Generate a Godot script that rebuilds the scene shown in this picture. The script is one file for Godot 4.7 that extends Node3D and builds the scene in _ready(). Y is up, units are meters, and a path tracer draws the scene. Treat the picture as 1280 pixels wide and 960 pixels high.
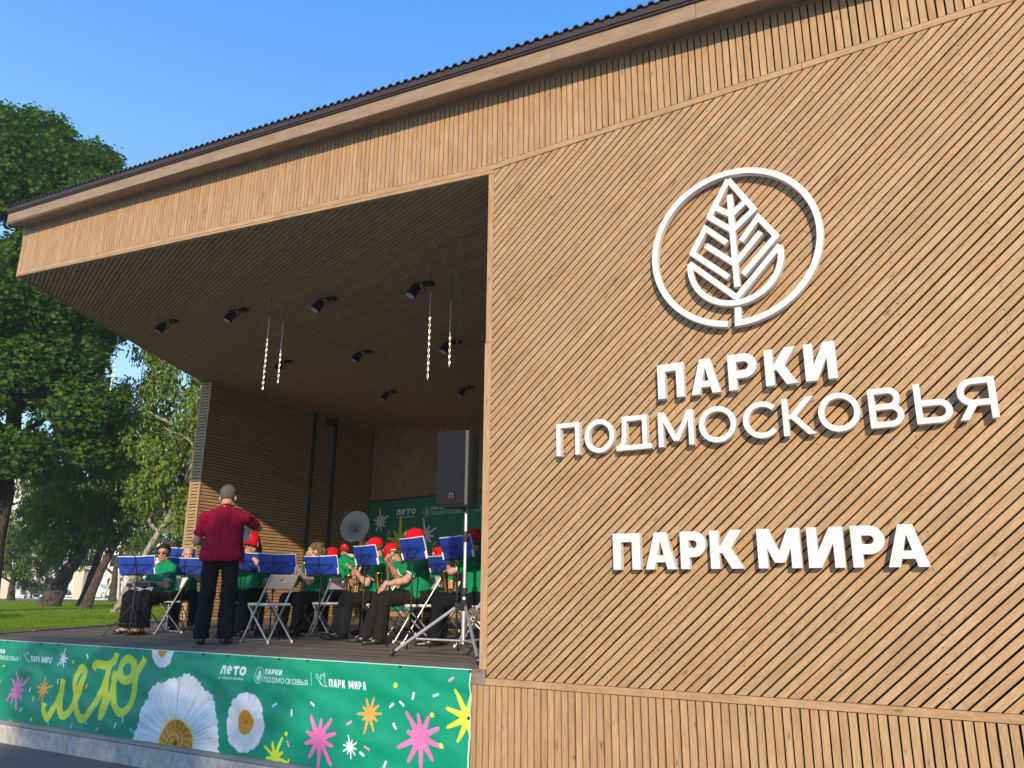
extends Node3D
# Wooden open-air park stage with a brass band, seen from the front right on a low evening sun.

const HS := 1.145          # stage floor above the plaza
const LAWN := 1.08         # lawn level behind and beside the stage
const SLOPE := -0.0798     # ceiling slope along x
var rng := RandomNumberGenerator.new()
var names := {}
var M := {}
var wood: Array = []
var wood_dark: Array = []
var noise := FastNoiseLite.new()


func _ready() -> void:
	rng.seed = 71
	noise.seed = 5
	noise.frequency = 1.0
	# ---- camera, sky, sun, exposure ------------------------------------------------
	var cam := Camera3D.new()
	cam.name = "camera"
	cam.position = Vector3(3.444, 1.72, 5.566)
	cam.basis = Basis(Vector3.UP, 0.51819) * Basis(Vector3.RIGHT, 0.26889) * Basis(Vector3.BACK, 0.008015)
	cam.fov = 53.2
	cam.near = 0.05
	cam.far = 2000.0
	add_child(cam)
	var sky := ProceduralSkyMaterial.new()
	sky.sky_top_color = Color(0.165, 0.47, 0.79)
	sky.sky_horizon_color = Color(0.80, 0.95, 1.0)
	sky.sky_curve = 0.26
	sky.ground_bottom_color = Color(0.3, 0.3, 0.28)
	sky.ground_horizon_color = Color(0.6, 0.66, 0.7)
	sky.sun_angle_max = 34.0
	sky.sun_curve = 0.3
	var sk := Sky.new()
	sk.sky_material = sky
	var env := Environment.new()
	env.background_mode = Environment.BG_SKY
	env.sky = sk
	env.background_energy_multiplier = 1.05
	env.tonemap_mode = Environment.TONE_MAPPER_LINEAR
	env.tonemap_exposure = 1.5
	env.fog_enabled = true                 # thin evening haze, seen on the trees and houses
	env.fog_density = 0.001
	env.fog_light_color = Color(0.93, 0.95, 0.96)
	env.sdfgi_enabled = true
	env.ssao_enabled = true
	env.ssil_enabled = true
	var we := WorldEnvironment.new()
	we.name = "world_environment"
	we.environment = env
	add_child(we)
	var sun := DirectionalLight3D.new()
	sun.name = "sun"
	sun.light_color = Color(1.0, 0.91, 0.78)
	sun.light_energy = 1.08
	sun.light_angular_distance = 0.5
	sun.shadow_enabled = true
	add_child(sun)
	var towards := Vector3(0.55, 0.35, 1.0).normalized()
	sun.look_at_from_position(Vector3.ZERO, -towards, Vector3.UP)
	# ---- build ---------------------------------------------------------------------
	make_materials()
	make_ground()
	make_pavilion()
	make_signs()
	make_banners()
	make_stage_gear()
	make_band()
	make_park()


# =============================== naming and tagging ==================================
func numbered(called: String) -> String:
	if not names.has(called):
		names[called] = 0
		return called
	names[called] += 1
	return "%s_%03d" % [called, names[called]]


func tag(o: Node3D, label: String, category := "", group := "", kind := "") -> Node3D:
	if label: o.set_meta("label", label)
	if category: o.set_meta("category", category)
	if group: o.set_meta("group", group)
	if kind: o.set_meta("kind", kind)
	return o


func thing(called: String, label: String, category: String, at := Vector3.ZERO, turn := 0.0, group := "") -> Node3D:
	var o := Node3D.new()
	o.name = numbered(called)
	o.position = at
	o.rotation.y = turn
	add_child(o)
	tag(o, label, category, group)
	return o


func obj(called: String, mesh: Mesh, material: Material, parent: Node3D = null) -> MeshInstance3D:
	var o := MeshInstance3D.new()
	o.mesh = mesh
	o.material_override = null
	for s in mesh.get_surface_count():
		mesh.surface_set_material(s, material)
	if parent == null:
		o.name = numbered(called)
		add_child(o)
	else:
		o.name = called
		var n := 0
		while parent.has_node(NodePath(o.name)):
			n += 1
			o.name = "%s_%03d" % [called, n]
		parent.add_child(o, true)
	return o


var part_counts := {}
func put(called: String, mb: MB, material: Material, parent: Node3D) -> MeshInstance3D:
	# a part of a thing; alike parts get three-digit numbers
	var o := MeshInstance3D.new()
	var m := mb.mesh()
	m.surface_set_material(0, material)
	o.mesh = m
	name_part(o, called, parent)
	return o


func name_part(o: Node3D, called: String, parent: Node3D) -> void:
	var key := "%d/%s" % [parent.get_instance_id(), called]
	var n: int = part_counts.get(key, 0)
	part_counts[key] = n + 1
	o.name = called if n == 0 else "%s_%03d" % [called, n]
	parent.add_child(o, true)


func part_node(called: String, parent: Node3D) -> Node3D:
	var o := Node3D.new()
	name_part(o, called, parent)
	return o


func copy(o: Node3D, label: String, at: Vector3, turn := 0.0) -> Node3D:
	var c: Node3D = o.duplicate()
	c.name = numbered(String(o.name).split("_0")[0])
	add_child(c)
	c.position = at
	c.rotation.y = turn
	c.set_meta("label", label)
	return c


# =============================== mesh builder ========================================
class MB:
	var v := PackedVector3Array()
	var n := PackedVector3Array()
	var t := PackedVector2Array()
	var c := PackedColorArray()
	var col := Color.WHITE

	func tri(a: Vector3, b: Vector3, d: Vector3, na: Vector3, nb: Vector3, nd: Vector3, ua := Vector2.ZERO, ub := Vector2.ZERO, ud := Vector2.ZERO) -> void:
		if (b - a).cross(d - a).dot(na + nb + nd) > 0.0:
			v.append(a); v.append(d); v.append(b)
			n.append(na); n.append(nd); n.append(nb)
			t.append(ua); t.append(ud); t.append(ub)
		else:
			v.append(a); v.append(b); v.append(d)
			n.append(na); n.append(nb); n.append(nd)
			t.append(ua); t.append(ub); t.append(ud)
		c.append(col); c.append(col); c.append(col)

	func flat(a: Vector3, b: Vector3, d: Vector3, nn: Vector3, ua := Vector2.ZERO, ub := Vector2.ZERO, ud := Vector2.ZERO) -> void:
		tri(a, b, d, nn, nn, nn, ua, ub, ud)

	func quad(a: Vector3, b: Vector3, d: Vector3, e: Vector3, nn: Vector3, su := 1.0) -> void:
		var w := (b - a).length() * su
		var h := (e - a).length() * su
		tri(a, b, d, nn, nn, nn, Vector2(0, 0), Vector2(w, 0), Vector2(w, h))
		tri(a, d, e, nn, nn, nn, Vector2(0, 0), Vector2(w, h), Vector2(0, h))

	func box(at: Vector3, size: Vector3, basis := Basis.IDENTITY) -> void:
		var h := size * 0.5
		for k in 3:
			for s in [-1.0, 1.0]:
				var ax := Vector3.ZERO
				ax[k] = s
				var u := Vector3.ZERO
				u[(k + 1) % 3] = 1.0
				var w := Vector3.ZERO
				w[(k + 2) % 3] = 1.0
				var ce := ax * h
				var p := [ce - u * h - w * h, ce + u * h - w * h, ce + u * h + w * h, ce - u * h + w * h]
				quad(at + basis * p[0], at + basis * p[1], at + basis * p[2], at + basis * p[3], (basis * ax).normalized())

	# box with chamfered edges (12 bevel strips and 8 corners)
	func bbox(at: Vector3, size: Vector3, r: float, basis := Basis.IDENTITY) -> void:
		var h := size * 0.5
		r = minf(r, minf(h.x, minf(h.y, h.z)) * 0.9)
		for k in 3:
			var i := (k + 1) % 3
			var j := (k + 2) % 3
			for s in [-1.0, 1.0]:
				var q := []
				for e in [[-1, -1], [1, -1], [1, 1], [-1, 1]]:
					var p := Vector3.ZERO
					p[k] = s * h[k]
					p[i] = e[0] * (h[i] - r)
					p[j] = e[1] * (h[j] - r)
					q.append(at + basis * p)
				var nn := Vector3.ZERO
				nn[k] = s
				quad(q[0], q[1], q[2], q[3], basis * nn)
			for si in [-1.0, 1.0]:
				for sj in [-1.0, 1.0]:
					var q := []
					for e in [[0, -1], [0, 1], [1, 1], [1, -1]]:
						var p := Vector3.ZERO
						p[k] = e[1] * (h[k] - r)
						p[i] = si * (h[i] - (r if e[0] == 1 else 0.0))
						p[j] = sj * (h[j] - (r if e[0] == 0 else 0.0))
						q.append(at + basis * p)
					var nn := Vector3.ZERO
					nn[i] = si
					nn[j] = sj
					quad(q[0], q[1], q[2], q[3], (basis * nn).normalized())
		for sx in [-1.0, 1.0]:
			for sy in [-1.0, 1.0]:
				for sz in [-1.0, 1.0]:
					var sg := Vector3(sx, sy, sz)
					var a := Vector3(sx * h.x, sy * (h.y - r), sz * (h.z - r))
					var b := Vector3(sx * (h.x - r), sy * h.y, sz * (h.z - r))
					var d := Vector3(sx * (h.x - r), sy * (h.y - r), sz * h.z)
					flat(at + basis * a, at + basis * b, at + basis * d, (basis * sg).normalized())

	func tube(p: PackedVector3Array, r: PackedFloat32Array, seg := 8, caps := true, closed := false) -> void:
		var k := p.size()
		var rings := []
		var nor := []
		var side := Vector3.ZERO
		for i in k:
			var d: Vector3
			if closed:
				d = p[(i + 1) % k] - p[(i + k - 1) % k]
			else:
				d = p[mini(i + 1, k - 1)] - p[maxi(i - 1, 0)]
			d = d.normalized()
			if side == Vector3.ZERO:
				side = d.cross(Vector3.UP if absf(d.y) < 0.9 else Vector3.RIGHT).normalized()
			side = (side - d * side.dot(d)).normalized()
			var up := d.cross(side)
			var ring := PackedVector3Array()
			var rn := PackedVector3Array()
			for s in seg:
				var a := TAU * s / seg
				var o := side * cos(a) + up * sin(a)
				ring.append(p[i] + o * r[i])
				rn.append(o)
			rings.append(ring)
			nor.append(rn)
		var along := 0.0
		for i in (k if closed else k - 1):
			var i2 := (i + 1) % k
			var ln := (p[i2] - p[i]).length()
			var tilt := (r[i] - r[i2]) / maxf(ln, 1e-5)
			var ax := (p[i2] - p[i]).normalized() * clampf(tilt, -3.0, 3.0)
			for s in seg:
				var s2 := (s + 1) % seg
				var a: Vector3 = rings[i][s]
				var b: Vector3 = rings[i][s2]
				var d: Vector3 = rings[i2][s2]
				var e: Vector3 = rings[i2][s]
				var na: Vector3 = (nor[i][s] + ax).normalized()
				var nb: Vector3 = (nor[i][s2] + ax).normalized()
				var nd: Vector3 = (nor[i2][s2] + ax).normalized()
				var ne: Vector3 = (nor[i2][s] + ax).normalized()
				var u1 := float(s) / seg
				var u2 := float(s + 1) / seg
				tri(a, b, d, na, nb, nd, Vector2(u1, along), Vector2(u2, along), Vector2(u2, along + ln))
				tri(a, d, e, na, nd, ne, Vector2(u1, along), Vector2(u2, along + ln), Vector2(u1, along + ln))
			along += ln
		if caps and not closed:
			for e in [0, k - 1]:
				var d := (p[0] - p[1]).normalized() if e == 0 else (p[k - 1] - p[k - 2]).normalized()
				for s in range(1, seg - 1):
					flat(rings[e][0], rings[e][s], rings[e][s + 1], d)

	func bar(a: Vector3, b: Vector3, ra: float, rb := -1.0, seg := 8) -> void:
		tube(PackedVector3Array([a, b]), PackedFloat32Array([ra, ra if rb < 0.0 else rb]), seg)

	# part of an ellipsoid between two latitudes (-1 .. 1)
	func ball(at: Vector3, r: Vector3, basis := Basis.IDENTITY, rows := 6, seg := 10, lo := -1.0, hi := 1.0) -> void:
		for i in rows:
			var a0 := lerpf(lo, hi, float(i) / rows) * PI * 0.5
			var a1 := lerpf(lo, hi, float(i + 1) / rows) * PI * 0.5
			for s in seg:
				var b0 := TAU * s / seg
				var b1 := TAU * (s + 1) / seg
				var q := []
				var m := []
				for e in [[a0, b0], [a0, b1], [a1, b1], [a1, b0]]:
					var d := Vector3(cos(e[0]) * cos(e[1]), sin(e[0]), cos(e[0]) * sin(e[1]))
					q.append(at + basis * (d * r))
					m.append((basis * (d / r)).normalized())
				if absf(a0 + PI * 0.5) > 1e-4:
					tri(q[0], q[1], q[2], m[0], m[1], m[2])
				if absf(a1 - PI * 0.5) > 1e-4:
					tri(q[0], q[2], q[3], m[0], m[2], m[3])

	# convex polygon in the plane (o, u, w) pushed out along nn from t0 to t1, its front edge chamfered by ch
	func slab(poly: PackedVector2Array, o: Vector3, u: Vector3, w: Vector3, nn: Vector3, t0: float, t1: float, ch: float, uvd := Vector2.RIGHT, uvo := Vector2.ZERO, uvs := Vector2.ONE, back := false) -> void:
		if Geometry2D.is_polygon_clockwise(poly):
			poly = poly.duplicate()
			poly.reverse()
		var k := poly.size()
		var inn := poly
		if ch > 0.0:
			inn = PackedVector2Array()
			for i in k:
				var a := poly[(i + k - 1) % k]
				var b := poly[i]
				var d := poly[(i + 1) % k]
				var e1 := (b - a).normalized()
				var e2 := (d - b).normalized()
				var n1 := Vector2(-e1.y, e1.x)
				var n2 := Vector2(-e2.y, e2.x)
				var den := 1.0 + n1.dot(n2)
				inn.append(b + (n1 + n2) / maxf(den, 0.25) * ch)
		var pu := Vector2(-uvd.y, uvd.x)
		var f := []
		var g := []
		var h := []
		var uv := []
		for i in k:
			f.append(o + u * inn[i].x + w * inn[i].y + nn * t1)
			g.append(o + u * poly[i].x + w * poly[i].y + nn * (t1 - ch))
			h.append(o + u * poly[i].x + w * poly[i].y + nn * t0)
			uv.append(Vector2(poly[i].dot(uvd), poly[i].dot(pu)) * uvs + uvo)
		for i in range(1, k - 1):
			flat(f[0], f[i], f[i + 1], nn, uv[0], uv[i], uv[i + 1])
			if back:
				flat(h[0], h[i], h[i + 1], -nn, uv[0], uv[i], uv[i + 1])
		for i in k:
			var j := (i + 1) % k
			var e := (poly[j] - poly[i]).normalized()
			var so := u * e.y - w * e.x
			var tv := Vector2(0, 0.02)
			flat(g[i], g[j], h[j], so, uv[i], uv[j], uv[j] + tv)
			flat(g[i], h[j], h[i], so, uv[i], uv[j] + tv, uv[i] + tv)
			if ch > 0.0:
				var bn := (so + nn).normalized()
				flat(f[i], f[j], g[j], bn, uv[i], uv[j], uv[j])
				flat(f[i], g[j], g[i], bn, uv[i], uv[j], uv[i])

	func join(o: MB, x: Transform3D) -> void:
		var flip := x.basis.determinant() < 0.0
		var nb := x.basis.inverse().transposed()
		for i in range(0, o.v.size(), 3):
			for j in ([0, 2, 1] if flip else [0, 1, 2]):
				v.append(x * o.v[i + j])
				n.append((nb * o.n[i + j]).normalized())
				t.append(o.t[i + j])
				c.append(o.c[i + j])

	func mesh() -> ArrayMesh:
		var a := []
		a.resize(Mesh.ARRAY_MAX)
		a[Mesh.ARRAY_VERTEX] = v
		a[Mesh.ARRAY_NORMAL] = n
		a[Mesh.ARRAY_TEX_UV] = t
		a[Mesh.ARRAY_COLOR] = c
		var m := ArrayMesh.new()
		m.add_surface_from_arrays(Mesh.PRIMITIVE_TRIANGLES, a)
		return m


# smooth-joined capsules and ellipsoids meshed as surface nets.
# prim: [0, a, b, ra, rb] capsule, [3, ...] the same cut flat at b, [1, centre, radii] ellipsoid, [2, a, b, ra, rb] carved capsule
# cut: [point, normal, reach] removes what lies in front of the plane within reach of the point
func nets(mb: MB, prims: Array, cell: float, k: float, cuts: Array, xf := Transform3D.IDENTITY, amp := 0.0, freq := 1.0, faces := false) -> void:
	var lo := Vector3(1e9, 1e9, 1e9)
	var hi := -lo
	for p in prims:
		if p[0] == 1:
			lo = lo.min(p[1] - p[2]); hi = hi.max(p[1] + p[2])
		elif p[0] != 2:
			var r := Vector3.ONE * maxf(p[3], p[4])
			lo = lo.min(p[1] - r).min(p[2] - r); hi = hi.max(p[1] + r).max(p[2] + r)
	lo -= Vector3.ONE * cell * 2.0
	hi += Vector3.ONE * cell * 2.0
	var nx := int((hi.x - lo.x) / cell) + 2
	var ny := int((hi.y - lo.y) / cell) + 2
	var nz := int((hi.z - lo.z) / cell) + 2
	var sy := nx
	var sz := nx * ny
	var f := PackedFloat32Array()
	f.resize(nx * ny * nz)
	f.fill(0.5)
	for p in prims:
		var kind: int = p[0]
		var pl: Vector3
		var ph: Vector3
		var a: Vector3 = p[1]
		var ba := Vector3.ZERO
		var ra := 0.0
		var dr := 0.0
		var rad := Vector3.ONE
		var rm := 0.0
		var inv := 1.0
		var blen := 1.0
		if kind == 1:
			rad = p[2]
			rm = minf(rad.x, minf(rad.y, rad.z))
			pl = a - rad; ph = a + rad
		else:
			var b: Vector3 = p[2]
			ba = b - a
			inv = 1.0 / maxf(ba.length_squared(), 1e-9)
			ra = p[3]
			dr = p[4] - ra
			blen = ba.length()
			var r2 := Vector3.ONE * maxf(p[3], p[4])
			pl = a.min(b) - r2; ph = a.max(b) + r2
		var m := Vector3.ONE * (k + cell * 1.5)
		pl = (pl - m - lo) / cell
		ph = (ph + m - lo) / cell
		var x0 := maxi(int(pl.x), 0)
		var x1 := mini(int(ph.x) + 1, nx)
		for z in range(maxi(int(pl.z), 0), mini(int(ph.z) + 1, nz)):
			for y in range(maxi(int(pl.y), 0), mini(int(ph.y) + 1, ny)):
				var i := z * sz + y * sy + x0
				var q := lo + Vector3(x0, y, z) * cell - a
				for x in range(x0, x1):
					var d: float
					if kind == 1:
						d = ((q / rad).length() - 1.0) * rm
					else:
						var tt := q.dot(ba) * inv
						var h := clampf(tt, 0.0, 1.0)
						d = (q - ba * h).length() - ra - dr * h
						if kind == 3 and tt > 1.0:
							d = maxf(d, (tt - 1.0) * blen)
					var g := f[i]
					if kind == 2:
						var e := k - absf(g + d)
						g = maxf(g, -d)
						if e > 0.0: g += e * e / k * 0.25
						f[i] = g
					else:
						var e := k - absf(g - d)
						if d < g: g = d
						if e > 0.0: g -= e * e / k * 0.25
						f[i] = g
					i += 1
					q.x += cell
	for cu in cuts:
		var cp: Vector3 = cu[0]
		var cn: Vector3 = (cu[1] as Vector3).normalized()
		var re: float = cu[2]
		var l := ((cp - Vector3.ONE * re - lo) / cell).clamp(Vector3.ZERO, Vector3(nx, ny, nz))
		var h := ((cp + Vector3.ONE * re - lo) / cell).clamp(Vector3.ZERO, Vector3(nx, ny, nz))
		for z in range(int(l.z), int(h.z)):
			for y in range(int(l.y), int(h.y)):
				for x in range(int(l.x), int(h.x)):
					var i := z * sz + y * sy + x
					var q := lo + Vector3(x, y, z) * cell - cp
					if q.length_squared() < re * re:
						f[i] = maxf(f[i], q.dot(cn))
	var idx := PackedInt32Array()
	idx.resize(nx * ny * nz)
	idx.fill(-1)
	var pv := PackedVector3Array()
	var off := [0, 1, sy, sy + 1, sz, sz + 1, sz + sy, sz + sy + 1]
	var cor := [Vector3(0, 0, 0), Vector3(1, 0, 0), Vector3(0, 1, 0), Vector3(1, 1, 0), Vector3(0, 0, 1), Vector3(1, 0, 1), Vector3(0, 1, 1), Vector3(1, 1, 1)]
	var edges := [[0, 1], [2, 3], [4, 5], [6, 7], [0, 2], [1, 3], [4, 6], [5, 7], [0, 4], [1, 5], [2, 6], [3, 7]]
	var far := cell * 1.8
	for z in nz - 1:
		for y in ny - 1:
			var i := z * sz + y * sy
			for x in nx - 1:
				var v0 := f[i]
				if v0 < far and v0 > -far:
					var s0 := v0 < 0.0
					if (f[i + 1] < 0.0) != s0 or (f[i + sy] < 0.0) != s0 or (f[i + sz] < 0.0) != s0 or (f[i + sy + 1] < 0.0) != s0 or (f[i + sz + 1] < 0.0) != s0 or (f[i + sz + sy] < 0.0) != s0 or (f[i + sz + sy + 1] < 0.0) != s0:
						var sum := Vector3.ZERO
						var cnt := 0
						for e in edges:
							var fa: float = f[i + off[e[0]]]
							var fb: float = f[i + off[e[1]]]
							if (fa < 0.0) != (fb < 0.0):
								sum += (cor[e[0]] as Vector3).lerp(cor[e[1]], fa / (fa - fb))
								cnt += 1
						idx[i] = pv.size()
						pv.append(lo + (Vector3(x, y, z) + sum / cnt) * cell)
				i += 1
	var pn := PackedVector3Array()
	pn.resize(pv.size())
	var quads := PackedInt32Array()
	for z in range(1, nz - 1):
		for y in range(1, ny - 1):
			var i := z * sz + y * sy + 1
			for x in range(1, nx - 1):
				if idx[i] >= 0:
					var s := f[i] < 0.0
					for ax in 3:
						var o1: int = [1, sy, sz][ax]
						if (f[i + o1] < 0.0) != s:
							var o2: int = [sy, sz, 1][ax]
							var o3: int = [sz, 1, sy][ax]
							var q := [idx[i], idx[i - o2], idx[i - o2 - o3], idx[i - o3]]
							if q[1] < 0 or q[2] < 0 or q[3] < 0:
								continue
							var nrm := (pv[q[2]] - pv[q[0]]).cross(pv[q[3]] - pv[q[1]])
							if not s:
								nrm = -nrm
							for j in 4:
								pn[q[j]] += nrm
								quads.append(q[j])
				i += 1
	for i in pv.size():
		pn[i] = pn[i].normalized()
	# keep orientation outward: compare with an axis crossing
	if amp > 0.0:
		for i in pv.size():
			var q := pv[i] * freq
			pv[i] += pn[i] * noise.get_noise_3d(q.x, q.y * 0.6, q.z) * amp
	var nb := xf.basis.inverse().transposed()
	var cols := PackedColorArray()
	if faces:
		for i in pv.size():
			cols.append(face_colour(pv[i]))
	for i in pv.size():
		pv[i] = xf * pv[i]
		pn[i] = (nb * pn[i]).normalized()
	var keep := mb.col
	for i in range(0, quads.size(), 4):
		for j in [[0, 1, 2], [0, 2, 3]]:
			var a := quads[i + j[0]]
			var b := quads[i + j[1]]
			var d := quads[i + j[2]]
			mb.tri(pv[a], pv[b], pv[d], pn[a], pn[b], pn[d])
			if faces:
				var z := mb.c.size()
				mb.c[z - 3] = cols[a]; mb.c[z - 2] = cols[a]; mb.c[z - 1] = cols[a]
	mb.col = keep


func v2(a: Array) -> PackedVector2Array:
	var p := PackedVector2Array()
	for i in range(0, a.size(), 2):
		p.append(Vector2(a[i], a[i + 1]))
	return p


func v3(a: Array) -> PackedVector3Array:
	var p := PackedVector3Array()
	for i in range(0, a.size(), 3):
		p.append(Vector3(a[i], a[i + 1], a[i + 2]))
	return p


func spline(p: PackedVector3Array, per := 6) -> PackedVector3Array:
	var c := Curve3D.new()
	for i in p.size():
		var d := (p[mini(i + 1, p.size() - 1)] - p[maxi(i - 1, 0)]) / 6.0
		c.add_point(p[i], -d, d)
	var out := PackedVector3Array()
	for i in p.size() - 1:
		for j in per:
			out.append(c.sample(i, float(j) / per))
	out.append(p[p.size() - 1])
	return out


func radii(n: int, stops: Array) -> PackedFloat32Array:
	var r := PackedFloat32Array()
	for i in n:
		var x := float(i) / maxf(n - 1, 1) * (stops.size() - 1)
		var k := mini(int(x), stops.size() - 2)
		r.append(lerpf(stops[k], stops[k + 1], x - k))
	return r


# =============================== materials ===========================================
func mat(key: String, c: Color, rough := 0.7, metal := 0.0) -> StandardMaterial3D:
	var m := StandardMaterial3D.new()
	m.albedo_color = c.linear_to_srgb()
	m.roughness = rough
	m.metallic = metal
	m.resource_name = key
	M[key] = m
	return m


func noise_tex(freq: float, size := 256, ramp: Array = [], normal := false, strength := 4.0, sd := 1, octaves := 4) -> NoiseTexture2D:
	var fn := FastNoiseLite.new()
	fn.seed = sd
	fn.frequency = freq
	fn.fractal_octaves = octaves
	var t := NoiseTexture2D.new()
	t.width = size
	t.height = size
	t.seamless = true
	t.noise = fn
	if ramp:
		var g := Gradient.new()
		g.offsets = PackedFloat32Array([0.0, 0.5, 1.0])
		g.colors = PackedColorArray(ramp)
		t.color_ramp = g
	if normal:
		t.as_normal_map = true
		t.bump_strength = strength
	return t


# timber grain: streaks along u, knots, fine dark pores; a tint multiplier near white
func grain(sd: int, knots: int, warm: float) -> ImageTexture:
	var w := 1024
	var h := 256
	var fn := FastNoiseLite.new()
	fn.seed = sd
	fn.frequency = 1.0
	fn.fractal_octaves = 3
	var r := RandomNumberGenerator.new()
	r.seed = sd
	var ks := []
	for i in knots:
		ks.append([Vector2(r.randf() * w, r.randf() * h), r.randf_range(5.0, 10.0)])
	var data := PackedByteArray()
	data.resize(w * h * 3)
	for y in h:
		for x in w:
			var bend := fn.get_noise_2d(x * 0.004, y * 0.02) * 9.0
			var a := fn.get_noise_2d(x * 0.006, (y + bend) * 0.16)
			var b := fn.get_noise_2d(x * 0.03 + 77.0, (y + bend) * 0.7)
			var g := fn.get_noise_2d(x * 0.005 + 300.0, y * 0.012)
			var s := 0.92 + a * 0.11 + b * 0.06 + g * 0.06
			var red := 0.0
			for q in ks:
				var d: Vector2 = (Vector2(x, y) - q[0]) / Vector2(1.7, 1.0)
				var l: float = d.length() / q[1]
				if l < 2.2:
					var kk := clampf(1.0 - l, 0.0, 1.0)
					s -= (0.24 * kk + 0.05 * maxf(0.0, 2.2 - l) * (0.5 + 0.5 * sin(l * 9.0)))
					red += kk
			var i := (y * w + x) * 3
			data[i] = int(clampf(s * 255.0 * (1.0 - red * 0.02), 0, 255))
			data[i + 1] = int(clampf(s * (0.985 + g * 0.03 * warm) * 255.0, 0, 255))
			data[i + 2] = int(clampf(s * (0.965 + g * 0.07 * warm) * 255.0, 0, 255))
	var im := Image.create_from_data(w, h, false, Image.FORMAT_RGB8, data)
	im.generate_mipmaps()
	return ImageTexture.create_from_image(im)


func make_materials() -> void:
	var g1 := grain(11, 3, 1.0)
	var g2 := grain(23, 5, 1.0)
	var fine := noise_tex(0.09, 256, [], true, 3.0, 9)
	var tones := [Color(0.491, 0.318, 0.167), Color(0.512, 0.335, 0.178), Color(0.473, 0.307, 0.163), Color(0.494, 0.313, 0.159), Color(0.481, 0.316, 0.171), Color(0.523, 0.348, 0.187), Color(0.457, 0.297, 0.159), Color(0.491, 0.327, 0.178)]
	for i in tones.size():
		var m := mat("timber_%d" % i, tones[i], 0.62)
		m.albedo_texture = g1 if i % 2 == 0 else g2
		m.normal_enabled = true
		m.normal_texture = fine
		m.normal_scale = 0.25
		wood.append(m)
	var dt := [Color(0.235, 0.185, 0.14), Color(0.29, 0.232, 0.178), Color(0.18, 0.143, 0.11), Color(0.25, 0.195, 0.148)]
	for i in dt.size():
		var m := mat("deck_%d" % i, dt[i], 0.55)
		m.albedo_texture = g1 if i % 2 == 0 else g2
		wood_dark.append(m)
	mat("membrane", Color(0.012, 0.009, 0.008), 0.95)
	mat("eave_board", Color(0.35, 0.25, 0.16), 0.6).albedo_texture = g1
	mat("soffit_board", Color(0.30, 0.215, 0.14), 0.65).albedo_texture = g2
	mat("roof_metal", Color(0.030, 0.024, 0.022), 0.6)
	mat("flashing", Color(0.042, 0.028, 0.024), 0.62)
	var lw := mat("letter_white", Color(0.735, 0.735, 0.725), 0.42)
	lw.albedo_texture = noise_tex(0.015, 512, [Color(0.92, 0.915, 0.905), Color(0.975, 0.975, 0.97), Color(1, 1, 1)], false, 1, 91, 5)
	lw.uv1_triplanar = true
	lw.uv1_world_triplanar = true
	lw.uv1_scale = Vector3(1.3, 0.8, 1.3)
	mat("letter_side", Color(0.70, 0.70, 0.70), 0.5)
	mat("screw", Color(0.10, 0.075, 0.055), 0.5)
	var con := mat("concrete", Color(0.58, 0.565, 0.55), 0.85)
	con.albedo_texture = noise_tex(0.02, 512, [Color(0.8, 0.79, 0.77), Color(0.93, 0.92, 0.91), Color(1, 1, 1)], false, 1, 3, 5)
	con.uv1_triplanar = true
	con.uv1_world_triplanar = true
	con.uv1_scale = Vector3(0.9, 0.9, 0.9)
	mat("zinc", Color(0.42, 0.43, 0.45), 0.45, 0.6)
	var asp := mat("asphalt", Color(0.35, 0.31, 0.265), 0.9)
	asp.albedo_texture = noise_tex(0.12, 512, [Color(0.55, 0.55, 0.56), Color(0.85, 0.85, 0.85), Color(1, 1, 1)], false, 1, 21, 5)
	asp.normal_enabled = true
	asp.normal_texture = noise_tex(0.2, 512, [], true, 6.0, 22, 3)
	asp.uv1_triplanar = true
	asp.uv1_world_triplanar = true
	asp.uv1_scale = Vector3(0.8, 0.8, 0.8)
	var lawn := mat("turf", Color(0.17, 0.265, 0.04), 0.95)
	lawn.albedo_texture = noise_tex(0.03, 512, [Color(0.62, 0.66, 0.5), Color(0.85, 0.88, 0.8), Color(1, 1, 0.9)], false, 1, 31, 5)
	lawn.uv1_triplanar = true
	lawn.uv1_world_triplanar = true
	lawn.uv1_scale = Vector3(0.25, 0.25, 0.25)
	mat("path_grey", Color(0.23, 0.23, 0.235), 0.9)
	var pav := mat("added_paving", Color(0.56, 0.51, 0.44), 0.85)  # pale and warm so that the added sheet throws light back
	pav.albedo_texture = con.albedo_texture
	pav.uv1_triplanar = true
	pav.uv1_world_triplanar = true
	mat("kerb", Color(0.33, 0.25, 0.20), 0.85)
	mat("black", Color(0.014, 0.014, 0.016), 0.5)
	mat("black_gloss", Color(0.012, 0.012, 0.013), 0.22)
	mat("black_metal", Color(0.02, 0.02, 0.022), 0.4, 0.4)
	mat("silver", Color(0.72, 0.72, 0.72), 0.3, 0.9)
	mat("alu", Color(0.62, 0.62, 0.63), 0.38, 0.7)
	mat("steel", Color(0.45, 0.45, 0.46), 0.35, 0.9)
	mat("brass", Color(0.62, 0.42, 0.13), 0.22, 1.0)
	mat("brass_shaded", Color(0.30, 0.17, 0.06), 0.3, 1.0)  # the same brass with shadow put into its colour
	mat("white_plastic", Color(0.74, 0.74, 0.73), 0.4)
	mat("bell_grey", Color(0.55, 0.56, 0.55), 0.35)
	mat("bell_inside", Color(0.40, 0.41, 0.40), 0.55)
	mat("paper", Color(0.82, 0.83, 0.85), 0.7)
	mat("folder", Color(0.014, 0.052, 0.36), 0.45)
	mat("lens", Color(0.35, 0.38, 0.42), 0.1)
	mat("glass_dark", Color(0.02, 0.015, 0.015), 0.06)
	var fold := noise_tex(0.016, 256, [], true, 9.0, 41, 3)
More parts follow.
